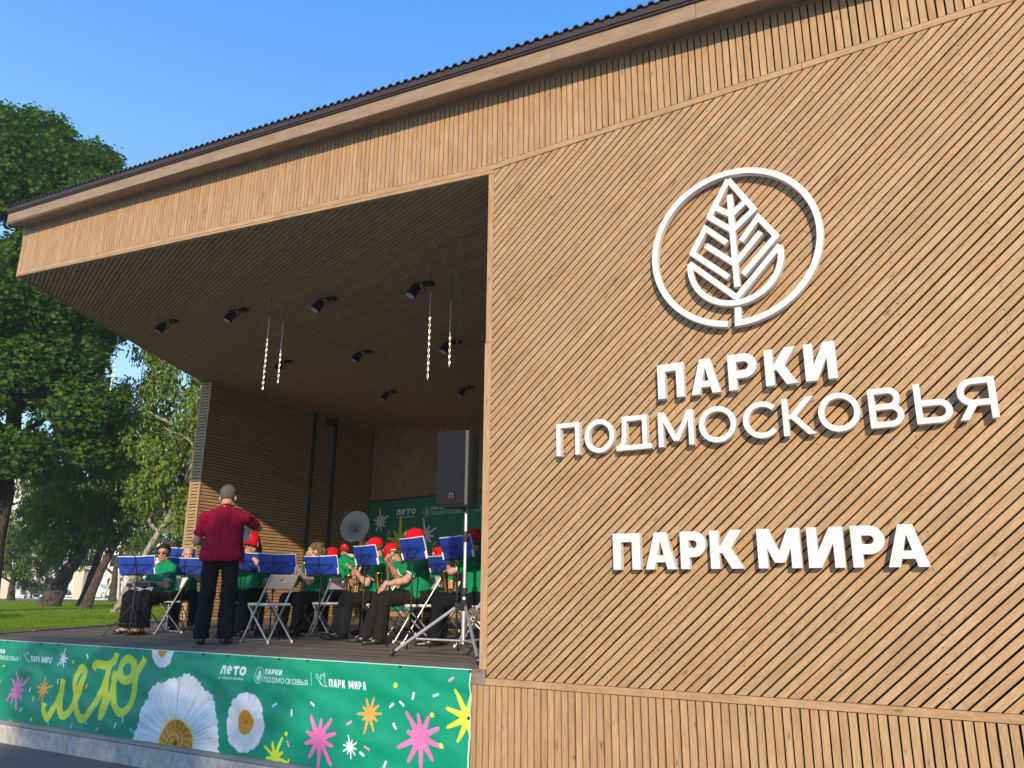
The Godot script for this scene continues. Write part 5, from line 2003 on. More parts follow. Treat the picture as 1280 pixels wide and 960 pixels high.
# q: dictionary of the pose in the person's own frame (+z is forward, +x is the person's left)
func person(label: String, at: Vector2, deg: float, q: Dictionary) -> Node3D:
	var o := thing("person", label, "person", Vector3(at.x, HS, at.y), deg_to_rad(deg), q.get("group", ""))
	var k: float = q.get("scale", 1.0)
	var stand: bool = q.get("stand", false)
	var belly: float = q.get("belly", 0.0)
	var cell: float = q.get("cell", 0.02)
	var lean := Basis(Vector3.RIGHT, deg_to_rad(q.get("lean", 4.0))) * Basis(Vector3.BACK, deg_to_rad(q.get("tilt", 0.0)))
	var c := Vector3(0, (0.97 if stand else 0.545) * k, 0)
	var wide: float = q.get("wide", 1.0)
	var up := func(y: float, x := 0.0, z := 0.0) -> Vector3: return c + lean * (Vector3(x, y, z) * k)
	var neck: Vector3 = up.call(0.50, 0, 0.0)
	var hc: Vector3 = up.call(0.640, 0, 0.032)
	var sh := {1: up.call(0.408, 0.176 * wide, 0.0), -1: up.call(0.408, -0.176 * wide, 0.0)}
	var hip := {1: c + Vector3(0.092 * k, -0.01, 0), -1: c + Vector3(-0.092 * k, -0.01, 0)}
	var foot: Dictionary = {1: q.get("lfoot", Vector3(0.12, 0, 0.02 if stand else 0.46)), -1: q.get("rfoot", Vector3(-0.12, 0, 0.02 if stand else 0.46))}
	var fdir: Dictionary = {1: q.get("ldir", Vector3(0.25, 0, 1)), -1: q.get("rdir", Vector3(-0.25, 0, 1))}
	var knee := {}
	var ankle := {}
	var elbow := {}
	var wrist := {}
	for s in [1, -1]:
		var r := ik(hip[s], foot[s] + Vector3(0, 0.085, 0), 0.445 * k, 0.43 * k, Vector3(s * 0.12, 0.6, 1.0))
		knee[s] = r[0]
		ankle[s] = r[1]
		var hd: Array = q["lh"] if s == 1 else q["rh"]
		var e := ik(sh[s], hd[0], 0.295 * k, 0.262 * k, hd[4] if hd.size() > 4 else Vector3(s * 0.7, -0.8, -0.25))
		elbow[s] = e[0]
		wrist[s] = e[1]
	# body: one continuous surface
	var torso := func(g: float) -> Array:
		return [
			[0, hip[1] + Vector3(0, 0.03, 0), hip[-1] + Vector3(0, 0.03, 0), 0.108 + g, 0.108 + g],
			[0, up.call(0.06, 0.045, belly * 0.5), up.call(0.24, 0.06, 0.0), 0.112 + belly + g, 0.108 + belly * 0.4 + g],
			[0, up.call(0.06, -0.045, belly * 0.5), up.call(0.24, -0.06, 0.0), 0.112 + belly + g, 0.108 + belly * 0.4 + g],
			[0, up.call(0.25, 0.075 * wide, 0.008), up.call(0.36, 0.082 * wide, 0.0), 0.112 + g, 0.088 + g],
			[0, up.call(0.25, -0.075 * wide, 0.008), up.call(0.36, -0.082 * wide, 0.0), 0.112 + g, 0.088 + g],
			[0, sh[1], up.call(0.462, 0.05, -0.012), 0.056 + g, 0.064 + g],
			[0, sh[-1], up.call(0.462, -0.05, -0.012), 0.056 + g, 0.064 + g]]
	var body := MB.new()
	body.col = Color(0.52, 0.29, 0.20)
	var pr: Array = torso.call(-0.006)
	pr.append([0, up.call(0.44, 0, -0.01), up.call(0.56, 0, 0.012), 0.058, 0.053])
	for s in [1, -1]:
		pr.append([0, hip[s], knee[s], 0.082, 0.058])
		pr.append([0, knee[s], ankle[s], 0.056, 0.036])
		pr.append([0, ankle[s], foot[s] + (fdir[s] as Vector3).normalized() * 0.13 + Vector3(0, 0.035, 0), 0.038, 0.028])
		pr.append([0, sh[s], elbow[s], 0.050, 0.041])
		pr.append([0, elbow[s], (elbow[s] as Vector3).lerp(wrist[s], 0.35), 0.042, 0.041])
		pr.append([0, (elbow[s] as Vector3).lerp(wrist[s], 0.35), wrist[s], 0.041, 0.0265])
	nets(body, pr, cell, 0.03, [])
	var hb := lean * Basis(Vector3.UP, deg_to_rad(q.get("head_yaw", 0.0))) * Basis(Vector3.RIGHT, deg_to_rad(q.get("head_pitch", 0.0)))
	var hx := Transform3D(hb * k * 1.13, hc)
	body.join(head_template(q.get("female", false)), hx)
	# eyes
	if not q.has("glasses") or q["glasses"] != "sun":
		for s in [-1.0, 1.0]:
			body.col = Color(0.75, 0.73, 0.70)
			body.ball(hx * Vector3(s * 0.031, 0.008, 0.079), Vector3.ONE * 0.0115, Basis.IDENTITY, 5, 8)
			body.col = Color(0.06, 0.04, 0.03)
			body.ball(hx * Vector3(s * 0.031, 0.007, 0.0875), Vector3.ONE * 0.0055, Basis.IDENTITY, 4, 6)
	for s in [1, -1]:
		var hd: Array = q["lh"] if s == 1 else q["rh"]
		var fb := frame(hd[1], hd[2])
		if s == 1:
			fb = Basis(-fb.x, fb.y, fb.z)
		body.join(hand_template(hd[3]), Transform3D(fb * k, wrist[s]))
	put("body", body, M.skin, o)
	# shirt
	var shirt := MB.new()
	pr = torso.call(0.012)
	for s in [1, -1]:
		var en: Vector3 = (sh[s] as Vector3).lerp(elbow[s], 0.74)
		pr.append([3, sh[s], en, 0.064, 0.066])
	pr.append([0, up.call(0.46, 0, -0.018), up.call(0.53, 0, -0.004), 0.072, 0.066])
	pr.append([0, up.call(0.34, 0, -0.035), up.call(0.475, 0, -0.028), 0.085, 0.068])
	if stand:
		pr.append([0, c + Vector3(0.07, -0.02, 0), c + Vector3(-0.07, -0.02, 0), 0.142 + belly * 0.8, 0.142 + belly * 0.8])
	else:
		pr.append([0, c + Vector3(0.06, 0.0, 0.02), c + Vector3(-0.06, 0.0, 0.02), 0.122 + belly * 0.8, 0.122 + belly * 0.8])
	var cuts := [[up.call(0.530, 0, 0), lean * Vector3(0, 1, 0.42), 0.14]]
	cuts.append([c + Vector3(0, -0.085 if stand else -0.03, 0), Vector3(0, -1, 0.0 if stand else -0.1), 0.32])
	nets(shirt, pr, cell * 0.9, 0.026, cuts, Transform3D.IDENTITY, q.get("folds", 0.011), 8.0)
	var sn := put("shirt", shirt, M[q.get("shirt", "green")], o)
	var co := MB.new()
	var cp := PackedVector3Array()
	for i in 16:
		var a := TAU * i / 16.0
		cp.append(up.call(0.528 - 0.026 * cos(a), sin(a) * 0.066, cos(a) * 0.072 - 0.002))
	co.tube(cp, radii(16, [0.0105, 0.0105]), 6, false, true)
	put("collar", co, M[q.get("shirt", "green")], sn)
	if q.get("trim", true):
		for s in [1, -1]:
			var en: Vector3 = (sh[s] as Vector3).lerp(elbow[s], 0.735)
			var b := MB.new()
			ring_band(b, en, ((elbow[s] as Vector3) - sh[s]).normalized(), 0.064, 0.004)
			put("sleeve_band", b, M.white_cloth, sn)
		# pale print on the left of the chest
		var pm := MB.new()
		var best := Vector3.ZERO
		var bn := Vector3.FORWARD
		var want: Vector3 = up.call(0.335, 0.085, 0.16)
		var bd := 1e9
		for i in range(0, shirt.v.size(), 3):
			var dd := shirt.v[i].distance_squared_to(want)
			if dd < bd and shirt.n[i].z > 0.4:
				bd = dd
				best = shirt.v[i]
				bn = shirt.n[i]
		var fb := frame(Vector3.UP - bn * bn.y, bn)
		for l in [[-0.025, -0.02, 0.0, -0.028, 0.022, -0.012, 0.028, 0.018], [-0.02, 0.006, -0.004, -0.008, 0.008, 0.024], [0.0, -0.028, 0.012, 0.002]]:
			var pts := PackedVector3Array()
			for j in range(0, l.size(), 2):
				pts.append(best + fb * Vector3(l[j], l[j + 1], 0.004))
			pm.tube(pts, radii(pts.size(), [0.005, 0.004]), 4)
		put("print", pm, M.white_cloth, sn)
	# trousers
	var tr := MB.new()
	pr = [[0, hip[1] + Vector3(0.0, 0.035, 0), hip[-1] + Vector3(0, 0.035, 0), 0.122 + belly * 0.4, 0.122 + belly * 0.4]]
	var leg_w: float = q.get("leg_w", 0.018)
	for s in [1, -1]:
		var to: Vector3 = (knee[s] as Vector3).lerp(ankle[s], 1.06 - q.get("short", 0.0))
		pr.append([0, hip[s], knee[s], 0.100, 0.076 + leg_w * 0.6])
		pr.append([3, knee[s], to, 0.074 + leg_w * 0.6, 0.066 + leg_w])
	nets(tr, pr, cell * 0.95, 0.03, [[c + Vector3(0, 0.045 if stand else 0.07, 0), Vector3.UP, 0.4]], Transform3D.IDENTITY, q.get("folds", 0.011), 7.0)
	put("trousers", tr, M[q.get("trousers", "trouser")], o)
	# shoes
	for s in [1, -1]:
		var sm := MB.new()
		var fd := (fdir[s] as Vector3).normalized()
		var f0: Vector3 = foot[s]
		var spr: Array
		if q.get("sandals", false):
			spr = [[0, f0 - fd * 0.045 + Vector3(0, 0.018, 0), f0 + fd * 0.16 + Vector3(0, 0.012, 0), 0.034, 0.036], [0, f0 + fd * 0.10 + fd.cross(Vector3.UP) * 0.035 + Vector3(0, 0.03, 0), f0 + fd * 0.10 - fd.cross(Vector3.UP) * 0.035 + Vector3(0, 0.035, 0), 0.026, 0.026]]
			nets(sm, spr, 0.012, 0.012, [[f0 + Vector3(0, 0.0, 0), Vector3.DOWN, 0.4]])
		else:
			spr = [[0, f0 - fd * 0.05 + Vector3(0, 0.045, 0), f0 + fd * 0.06 + Vector3(0, 0.05, 0), 0.042, 0.044], [0, f0 + fd * 0.05 + Vector3(0, 0.032, 0), f0 + fd * 0.185 + Vector3(0, 0.022, 0), 0.045, 0.034], [0, ankle[s], f0 + Vector3(0, 0.05, 0), 0.044, 0.046]]
			nets(sm, spr, 0.014, 0.02, [[f0, Vector3.DOWN, 0.4], [f0 + Vector3(0, 0.10, 0), Vector3.UP, 0.12]])
		put("shoe", sm, M.shoe, o)
	# hair, cap, glasses
	var hair: String = q.get("hair", "hair_grey")
	if hair != "bald":
		var hm := MB.new()
		hm.join(hair_template(hair), hx)
		put("hair", hm, M[hair], o)
	if q.get("cap", false):
		var cm := MB.new()
		var ct := hx * Transform3D(Basis.IDENTITY.scaled(Vector3(1.04, 1.0, 1.04)) if hair != "hair_dark" else Basis.IDENTITY.scaled(Vector3(1.08, 1.04, 1.08)), Vector3(0, 0.012, 0))
		cm.join(cap_template(), ct)
		var cn := put("cap", cm, M.red_cap, o)
		var bm := MB.new()
		bm.join(brim_template(), ct)
		put("brim", bm, M.red_cap, cn)
		var lg := MB.new()
		for l in [[-0.018, -0.008, 0.0, -0.014, 0.016, -0.002, 0.018, 0.016], [-0.012, 0.008, 0.0, 0.0, 0.004, 0.018]]:
			var pts := PackedVector3Array()
			for j in range(0, l.size(), 2):
				var a := Vector3(l[j], 0.052 + l[j + 1], 0)
				var yy: float = 0.04 + 0.04 + l[j + 1]
				var r := sqrt(maxf(0.0, 1.0 - pow((yy - 0.04) / 0.092, 2.0)))
				pts.append(ct * Vector3(l[j], yy, -0.012 + 0.104 * r * sqrt(maxf(0.0, 1.0 - pow(l[j] / 0.087, 2.0))) + 0.002))
			lg.tube(pts, radii(pts.size(), [0.004, 0.003]), 4)
		put("cap_print", lg, M.white_cloth, cn)
	if q.has("glasses"):
		var gm := MB.new()
		var dark: bool = q["glasses"] == "sun"
		for s in [-1.0, 1.0]:
			if dark:
				gm.ball(hx * Vector3(s * 0.032, 0.004, 0.094), Vector3(0.027, 0.021, 0.007), hb, 5, 12)
			else:
				var gp := PackedVector3Array()
				for i in 14:
					var a := TAU * i / 14.0
					gp.append(hx * Vector3(s * 0.032 + cos(a) * 0.025, 0.004 + sin(a) * 0.022, 0.097))
				gm.tube(gp, radii(14, [0.002, 0.002]), 5, false, true)
			gm.bar(hx * Vector3(s * 0.057, 0.010, 0.090), hx * Vector3(s * 0.082, 0.012, 0.0), 0.0026, -1, 5)
		gm.bar(hx * Vector3(-0.008, 0.010, 0.104), hx * Vector3(0.008, 0.010, 0.104), 0.0026, -1, 5)
		put("glasses", gm, M.glass_dark if dark else M.silver, o)
	if q.get("watch", 0) != 0:
		var s: int = q["watch"]
		var wm := MB.new()
		var ax: Vector3 = ((wrist[s] as Vector3) - elbow[s]).normalized()
		ring_band(wm, (wrist[s] as Vector3) - ax * 0.03, ax, 0.029, 0.004)
		wm.ball((wrist[s] as Vector3) - ax * 0.033 + Vector3(0, 0.031, 0), Vector3(0.017, 0.006, 0.017), Basis.IDENTITY, 4, 10)
		put("watch", wm, M.silver, o)
	o.set_meta("mouth", hx * Vector3(0, -0.054, 0.092))
	o.set_meta("headx", hx)
	return o


func in_frame(of: Node3D, called: String, label: String, category: String, group := "") -> Node3D:
	return thing(called, label, category, of.position, of.rotation.y, group)


const SAX := [0.0, 0.0, 0.0, 0.0, 0.022, 0.055, 0.0, 0.012, 0.105, -0.012, -0.03, 0.135, -0.03, -0.14, 0.135, -0.055, -0.34, 0.120, -0.068, -0.46, 0.118, -0.066, -0.535, 0.145, -0.058, -0.545, 0.195, -0.052, -0.49, 0.232, -0.046, -0.37, 0.248, -0.036, -0.27, 0.258]
func saxophone(of: Node3D, label: String, mouth: Vector3, turn: float, dark := false) -> void:
	var s := in_frame(of, "saxophone", label, "saxophone", "saxophones of the band")
	var xf := Transform3D(Basis(Vector3.UP, turn), mouth)
	var p := PackedVector3Array()
	for q in v3(SAX):
		p.append(xf * q)
	var sp := spline(p, 5)
	var m := MB.new()
	var brass: Material = M.brass_shaded if dark else M.brass  # the player in shadow gets the brass with painted-in shade
	var r := radii(sp.size(), [0.0065, 0.007, 0.0085, 0.010, 0.013, 0.021, 0.026, 0.029, 0.031, 0.034, 0.040, 0.063])
	m.tube(sp, r, 14, false)
	put("tube", m, brass, s)
	m = MB.new()
	m.bar(sp[0] - (sp[2] - sp[0]).normalized() * 0.02, sp[4], 0.008, 0.010, 8)
	put("mouthpiece", m, M.black_gloss, s)
	m = MB.new()
	for i in range(18, 52, 2):
		if i >= sp.size(): break
		var d := (sp[mini(i + 1, sp.size() - 1)] - sp[i - 1]).normalized()
		var side := d.cross(xf.basis.x).normalized()
		for g in [0.0, 1.2, -1.2]:
			if (i / 2) % 2 == 0 and g != 0.0: continue
			var o := side.rotated(d, g)
			m.tube(PackedVector3Array([sp[i] + o * (r[i] + 0.002), sp[i] + o * (r[i] + 0.010)]), PackedFloat32Array([0.013, 0.012]), 9)
	for g in [0.7, -0.7]:
		var rod := PackedVector3Array()
		for i in range(16, 36, 3):
			var d := (sp[i + 1] - sp[i - 1]).normalized()
			rod.append(sp[i] + d.cross(xf.basis.x).normalized().rotated(d, g) * (r[i] + 0.012))
		m.tube(rod, radii(rod.size(), [0.003, 0.003]), 5)
	put("keys", m, brass, s)
	m = MB.new()
	var e := sp.size() - 1
	var ax := (sp[e] - sp[e - 1]).normalized()
	m.tube(PackedVector3Array([sp[e] - ax * 0.003, sp[e], sp[e] + ax * 0.003]), PackedFloat32Array([0.063, 0.0665, 0.063]), 16, false)
	put("bell_rim", m, brass, s)


func clarinet(of: Node3D, label: String, a: Vector3, b: Vector3) -> void:
	var s := in_frame(of, "clarinet", label, "clarinet", "clarinets of the band")
	var d := (b - a).normalized()
	var l := a.distance_to(b)
	var m := MB.new()
	m.tube(PackedVector3Array([a, a + d * 0.07, a + d * 0.08, a + d * (l - 0.09), a + d * (l - 0.03), b]), PackedFloat32Array([0.008, 0.0115, 0.013, 0.0145, 0.021, 0.031]), 12)
	put("body", m, M.black_gloss, s)
	m = MB.new()
	for t in [0.12, 0.16, 0.44, 0.46, 0.80, 0.985]:
		var w := 0.0155 + maxf(0.0, t - 0.8) * 0.085
		m.tube(PackedVector3Array([a + d * l * t, a + d * (l * t + 0.008)]), PackedFloat32Array([w, w]), 10)
	put("ferrules", m, M.silver, s)
	m = MB.new()
	var sd := d.cross(Vector3.UP).normalized()
	var ft := sd.cross(d).normalized()
	for i in 11:
		var t := 0.2 + i * 0.055
		var o := ft.rotated(d, [0.0, 0.9, -0.9][i % 3])
		m.tube(PackedVector3Array([a + d * l * t + o * 0.014, a + d * l * t + o * 0.021]), PackedFloat32Array([0.008, 0.0075]), 8)
	m.bar(a + d * l * 0.2 + sd * 0.018, a + d * l * 0.75 + sd * 0.02, 0.0025, -1, 5)
	m.bar(a + d * l * 0.45 - sd * 0.018, a + d * l * 0.85 - sd * 0.02, 0.0025, -1, 5)
	put("keys", m, M.silver, s)


func at_local(o: Node3D, p: Vector3) -> Vector3:
	return Transform3D(Basis(Vector3.UP, o.rotation.y), o.position).affine_inverse() * p


func make_band() -> void:
	var G := "band musicians in green polo shirts"
	# --- conductor, back to the plaza
	var cd := person("man in a crimson polo shirt conducting with his back turned at the stage front", Vector2(-4.18, -0.86), 225.0, {
		"stand": true, "scale": 1.055, "belly": 0.058, "wide": 1.22, "lean": 2.0, "shirt": "crimson", "trim": false, "hair": "hair_grey", "cell": 0.0165, "folds": 0.02, "leg_w": 0.022,
		"lfoot": Vector3(0.135, 0, -0.02), "rfoot": Vector3(-0.125, 0, 0.02), "head_yaw": -12.0, "head_pitch": 6.0,
		"lh": [Vector3(0.17, 1.16, 0.34), Vector3(-0.5, 0.2, 0.9), Vector3(-0.3, -0.9, 0.1), "grip", Vector3(0.62, -1.0, -0.15)],
		"rh": [Vector3(-0.22, 1.38, 0.50), Vector3(0.35, 0.25, 0.9), Vector3(0.2, -0.9, 0.1), "grip", Vector3(-1.0, -0.4, 0.0)]})
	var sc := in_frame(cd, "sheet_of_paper", "white sheet of paper held in front of the conductor under his right arm", "paper")
	var m := MB.new()
	m.bbox(Vector3(-0.21, 1.28, 0.40), Vector3(0.13, 0.16, 0.004), 0.001, Basis(Vector3.RIGHT, 0.5) * Basis(Vector3.UP, 0.4))
	put("sheet", m, M.paper, sc)
	# --- seated woman with sunglasses, far left
	var w2 := person("dark-haired woman with sunglasses in a green polo shirt, seated leftmost on the stage", Vector2(-6.84, -2.12), 2.0, {
		"female": true, "scale": 0.96, "hair": "hair_dark", "glasses": "sun", "head_yaw": 34.0, "wide": 0.95, "group": G, "leg_w": 0.06, "short": 0.10, "tilt": 3.0, "sandals": true, "cell": 0.018, "lean": 3.0,
		"lfoot": Vector3(0.13, 0, 0.43), "rfoot": Vector3(-0.17, 0, 0.40), "ldir": Vector3(-0.45, 0, 1), "rdir": Vector3(-0.6, 0, 1),
		"lh": [Vector3(0.02, 0.715, 0.30), Vector3(-0.95, -0.05, 0.3), Vector3(0, -1, 0), "rest"],
		"rh": [Vector3(-0.20, 0.715, 0.31), Vector3(0.55, -0.05, 0.6), Vector3(0, -1, 0), "rest"]})
	var kb := in_frame(w2, "keyboard_case", "flat dark grey case lying across the lap of the woman with sunglasses", "instrument case")
	m = MB.new()
	m.bbox(Vector3(-0.07, 0.672, 0.34), Vector3(0.60, 0.045, 0.13), 0.014, Basis(Vector3.UP, -0.1))
	put("shell", m, M.black_metal, kb)
	m = MB.new()
	m.bbox(Vector3(-0.07, 0.699, 0.34), Vector3(0.58, 0.008, 0.11), 0.003, Basis(Vector3.UP, -0.1))
	put("lid", m, mat("case_grey", Color(0.055, 0.06, 0.065), 0.5), kb)
	# --- bald man behind her
	var w3 := person("bald man in green seated between the woman with sunglasses and the conductor", Vector2(-7.72, -3.15), 55.0, {
		"hair": "bald", "group": G, "shirt": "green", "head_pitch": 10.0, "lfoot": Vector3(0.16, 0, 0.45), "rfoot": Vector3(-0.12, 0, 0.50),
		"lh": [Vector3(0.04, 0.98, 0.29), Vector3(-0.5, 0.1, 0.6), Vector3(0, -0.3, -1), "grip"], "rh": [Vector3(-0.10, 0.80, 0.30), Vector3(0.5, -0.1, 0.6), Vector3(0.6, 0, -1), "grip"]})
	saxophone(w3, "brass saxophone of the bald man, half hidden behind the conductor", w3.get_meta("mouth"), 0.0)
	# --- behind the conductor's right arm
	var p4 := person("man in a red cap half hidden by the conductor, lowering a clarinet", Vector2(-5.86, -2.88), 48.0, {
		"cap": true, "group": G, "glasses": "sun", "head_pitch": 8.0, "head_yaw": 10.0,
		"lh": [Vector3(0.20, 0.66, 0.40), Vector3(-0.15, -0.8, 0.5), Vector3(-0.7, 0.1, -0.5), "grip"], "rh": [Vector3(-0.02, 0.78, 0.34), Vector3(0.6, -0.5, 0.4), Vector3(0.5, 0, -0.8), "grip"]})
	clarinet(p4, "black clarinet held low beside the conductor's right leg", Vector3(0.06, 0.90, 0.36), Vector3(0.30, 0.38, 0.52))
	var p5 := person("man in a red cap and sunglasses playing a trumpet behind the empty white chair", Vector2(-5.55, -2.55), 30.0, {
		"cap": true, "glasses": "sun", "scale": 1.07, "group": G, "wide": 1.05, "belly": 0.02, "head_yaw": -10.0, "lean": 2.0,
		"lh": [Vector3(0.07, 1.10, 0.27), Vector3(-0.5, 0.3, 0.4), Vector3(-0.8, 0, -0.4), "grip", Vector3(1.0, -0.9, 0.1)], "rh": [Vector3(-0.10, 1.08, 0.26), Vector3(0.3, 0.5, 0.5), Vector3(0.9, 0, -0.3), "grip", Vector3(-1.0, -0.8, 0.1)]})
	var mo: Vector3 = p5.get_meta("mouth")
	var hx: Transform3D = p5.get_meta("headx")
	var fw := (hx.basis * Vector3(0.1, 0.10, 1)).normalized()
	var tp := in_frame(p5, "trumpet", "silver trumpet raised by the man in sunglasses beside the conductor", "trumpet")
	m = MB.new()
	var sd := fw.cross(Vector3.UP).normalized()
	m.tube(PackedVector3Array([mo, mo + fw * 0.02, mo + fw * 0.03, mo + fw * 0.38]), PackedFloat32Array([0.013, 0.010, 0.0055, 0.0065]), 8)
	var lo := spline(PackedVector3Array([mo + fw * 0.38, mo + fw * 0.42 + Vector3(0, -0.03, 0), mo + fw * 0.38 + Vector3(0, -0.075, 0), mo + fw * 0.16 + Vector3(0, -0.08, 0), mo + fw * 0.10 + Vector3(0, -0.055, 0) + sd * 0.02, mo + fw * 0.16 + Vector3(0, -0.025, 0) + sd * 0.03, mo + fw * 0.40 + Vector3(0, -0.02, 0) + sd * 0.03, mo + fw * 0.50 + Vector3(0, -0.02, 0) + sd * 0.03]), 5)
	m.tube(lo, radii(lo.size(), [0.0065, 0.0065, 0.0065, 0.007, 0.008, 0.010, 0.018, 0.058]), 10, false)
	put("tube", m, M.silver, tp)
	for i in 3:
		m = MB.new()
		m.bar(mo + fw * (0.20 + i * 0.028) + Vector3(0, -0.12, 0), mo + fw * (0.20 + i * 0.028) + Vector3(0, 0.035, 0), 0.0105, -1, 8)
		put("valve", m, M.silver, tp)
	# --- curly-haired clarinettist
	var p6 := person("woman with curly blonde hair and glasses playing the clarinet mid-stage", Vector2(-4.78, -3.12), -4.0, {
		"female": true, "hair": "hair_blond", "glasses": "clear", "group": G, "scale": 0.985, "wide": 0.92, "head_yaw": -38.0, "cell": 0.018, "trim": false, "shirt": "green", "leg_w": 0.02,
		"lfoot": Vector3(0.16, 0, 0.46), "rfoot": Vector3(-0.10, 0, 0.52),
		"lh": [Vector3(-0.07, 0.90, 0.30), Vector3(-0.9, 0.15, 0.3), Vector3(-0.2, 0.0, -1), "grip"], "rh": [Vector3(-0.21, 0.80, 0.35), Vector3(0.5, -0.1, 0.7), Vector3(0.9, 0, -0.6), "grip"]})
	mo = p6.get_meta("mouth")
	clarinet(p6, "black clarinet with silver keys played by the curly-haired woman", mo, mo + Vector3(-0.10, -0.56, 0.22))
	# --- pair in the rear
	person("small musician in a bright red cap right behind the curly-haired woman", Vector2(-5.42, -4.15), 14.0, {
		"cap": true, "group": G, "hair": "hair_dark", "female": true, "scale": 0.97, "head_yaw": -38.0, "head_pitch": 14.0, "cell": 0.024,
		"lh": [Vector3(0.16, 0.72, 0.30), Vector3(-0.4, -0.1, 0.9), Vector3(0, -1, 0), "rest"], "rh": [Vector3(-0.16, 0.72, 0.30), Vector3(0.4, -0.1, 0.9), Vector3(0, -1, 0), "rest"]})
	var p8 := person("older man in a dark red cap standing at the back with the sousaphone", Vector2(-9.45, -8.95), 32.0, {
		"stand": true, "cap": true, "group": G, "head_yaw": 4.0, "cell": 0.024,
		"lh": [Vector3(0.24, 1.15, 0.26), Vector3(-0.4, 0.5, 0.7), Vector3(-1, 0, -0.2), "grip"], "rh": [Vector3(-0.12, 1.12, 0.32), Vector3(0.5, 0.2, 0.7), Vector3(0.4, -0.8, 0), "grip"]})
	sousaphone(p8)
	# --- saxophone row on the right
	var p10 := person("man in a red cap bent over a saxophone below the grey bell", Vector2(-3.52, -3.03), -42.0, {
		"cap": true, "group": G, "wide": 1.08, "belly": 0.025, "lean": 6.0, "cell": 0.018, "head_yaw": -14.0, "head_pitch": 10.0, "trousers": "trouser_grey",
		"lfoot": Vector3(0.20, 0, 0.50), "rfoot": Vector3(-0.14, 0, 0.54),
		"lh": [Vector3(0.035, 0.86, 0.34), Vector3(-0.75, -0.1, 0.5), Vector3(-0.4, 0, -0.9), "grip"], "rh": [Vector3(-0.14, 0.74, 0.34), Vector3(0.5, -0.1, 0.6), Vector3(0.7, 0, -0.7), "grip"]})
	saxophone(p10, "brass saxophone resting in the lap of the man below the grey bell", p10.get_meta("mouth"), -0.1)
	var p11 := person("stout man in a red cap with one hand hanging over his knee", Vector2(-2.42, -2.42), -38.0, {
		"cap": true, "group": G, "wide": 1.15, "belly": 0.05, "scale": 1.03, "cell": 0.017, "head_yaw": -22.0, "head_pitch": 4.0, "trousers": "trouser_grey", "watch": 1,
		"lfoot": Vector3(0.10, 0, 0.48), "rfoot": Vector3(-0.34, 0, 0.56), "ldir": Vector3(0.0, 0, 1), "rdir": Vector3(-0.35, 0, 1),
		"lh": [Vector3(0.06, 0.69, 0.44), Vector3(-0.35, -0.75, 0.45), Vector3(-0.4, -0.5, -0.6), "rest"], "rh": [Vector3(-0.26, 0.96, 0.33), Vector3(0.35, 0.55, 0.4), Vector3(0.8, 0, -0.4), "grip", Vector3(-1.0, -1.0, 0.0)]})
	saxophone(p11, "brass saxophone held upright on the thigh of the stout man", Vector3(-0.20, 1.10, 0.22), -0.35)
	person("musician in a red cap bowed behind the stout man, face hidden by a folder", Vector2(-4.02, -4.05), -20.0, {
		"cap": true, "group": G, "cell": 0.024, "head_pitch": 24.0, "lean": 8.0, "head_yaw": -30.0,
		"lh": [Vector3(0.10, 0.80, 0.33), Vector3(-0.5, 0.1, 0.8), Vector3(-0.6, 0, -0.6), "grip"], "rh": [Vector3(-0.10, 0.90, 0.33), Vector3(0.5, 0.1, 0.8), Vector3(0.6, 0, -0.6), "grip"]})
	person("musician in a red cap far back, seen behind the stout man's left shoulder", Vector2(-4.02, -5.25), -8.0, {
		"cap": true, "group": G, "cell": 0.026, "hair": "hair_dark", "head_pitch": 22.0, "lean": 6.0,
		"lh": [Vector3(0.16, 0.72, 0.30), Vector3(-0.4, -0.1, 0.9), Vector3(0, -1, 0), "rest"], "rh": [Vector3(-0.16, 0.72, 0.30), Vector3(0.4, -0.1, 0.9), Vector3(0, -1, 0), "rest"]})
	var p14 := person("man with a steel wristwatch playing a shadow-toned saxophone behind the silver tripod", Vector2(-1.53, -2.40), -66.0, {
		"cap": true, "group": G, "wide": 1.1, "belly": 0.03, "cell": 0.018, "head_yaw": -12.0, "watch": 1,
		"lfoot": Vector3(0.10, 0, 0.50), "rfoot": Vector3(-0.16, 0, 0.48),
		"lh": [Vector3(0.02, 1.02, 0.36), Vector3(-0.5, 0.2, 0.7), Vector3(-0.5, 0, -0.8), "grip", Vector3(0.9, -1.0, 0.0)], "rh": [Vector3(-0.16, 0.84, 0.34), Vector3(0.5, -0.1, 0.6), Vector3(0.7, 0, -0.7), "grip"]})
	saxophone(p14, "saxophone of the man behind the tripod, shadow put into its brass colour", p14.get_meta("mouth"), 0.0, true)
	# --- chairs: one in front, one under each seated player
	var ch := make_chair("empty white folding chair standing beside the conductor")
	ch.position = Vector3(-3.98, HS, -1.50)
	ch.rotation.y = deg_to_rad(-96.0)
	var under := [["white folding chair under the woman with sunglasses", -6.84, -2.12, 2.0], ["white folding chair under the bald man", -7.72, -3.15, 55.0], ["white folding chair under the man lowering a clarinet", -5.86, -2.88, 48.0], ["white folding chair under the trumpet player", -5.55, -2.55, 30.0], ["white folding chair under the curly-haired woman", -4.78, -3.12, -4.0], ["white folding chair under the small musician in the bright red cap", -5.42, -4.15, 14.0], ["white folding chair under the man below the grey bell", -3.52, -3.03, -42.0], ["white folding chair under the stout man", -2.42, -2.42, -38.0], ["white folding chair under the bowed musician behind the stout man", -4.02, -4.05, -20.0], ["white folding chair under the musician far back", -4.02, -5.25, -8.0], ["white folding chair under the man behind the tripod", -1.53, -2.40, -66.0]]
	for u in under:
		var t := deg_to_rad(u[3])
		copy(ch, u[0], Vector3(u[1], HS, u[2]) - Vector3(sin(t), 0, cos(t)) * 0.0, t)
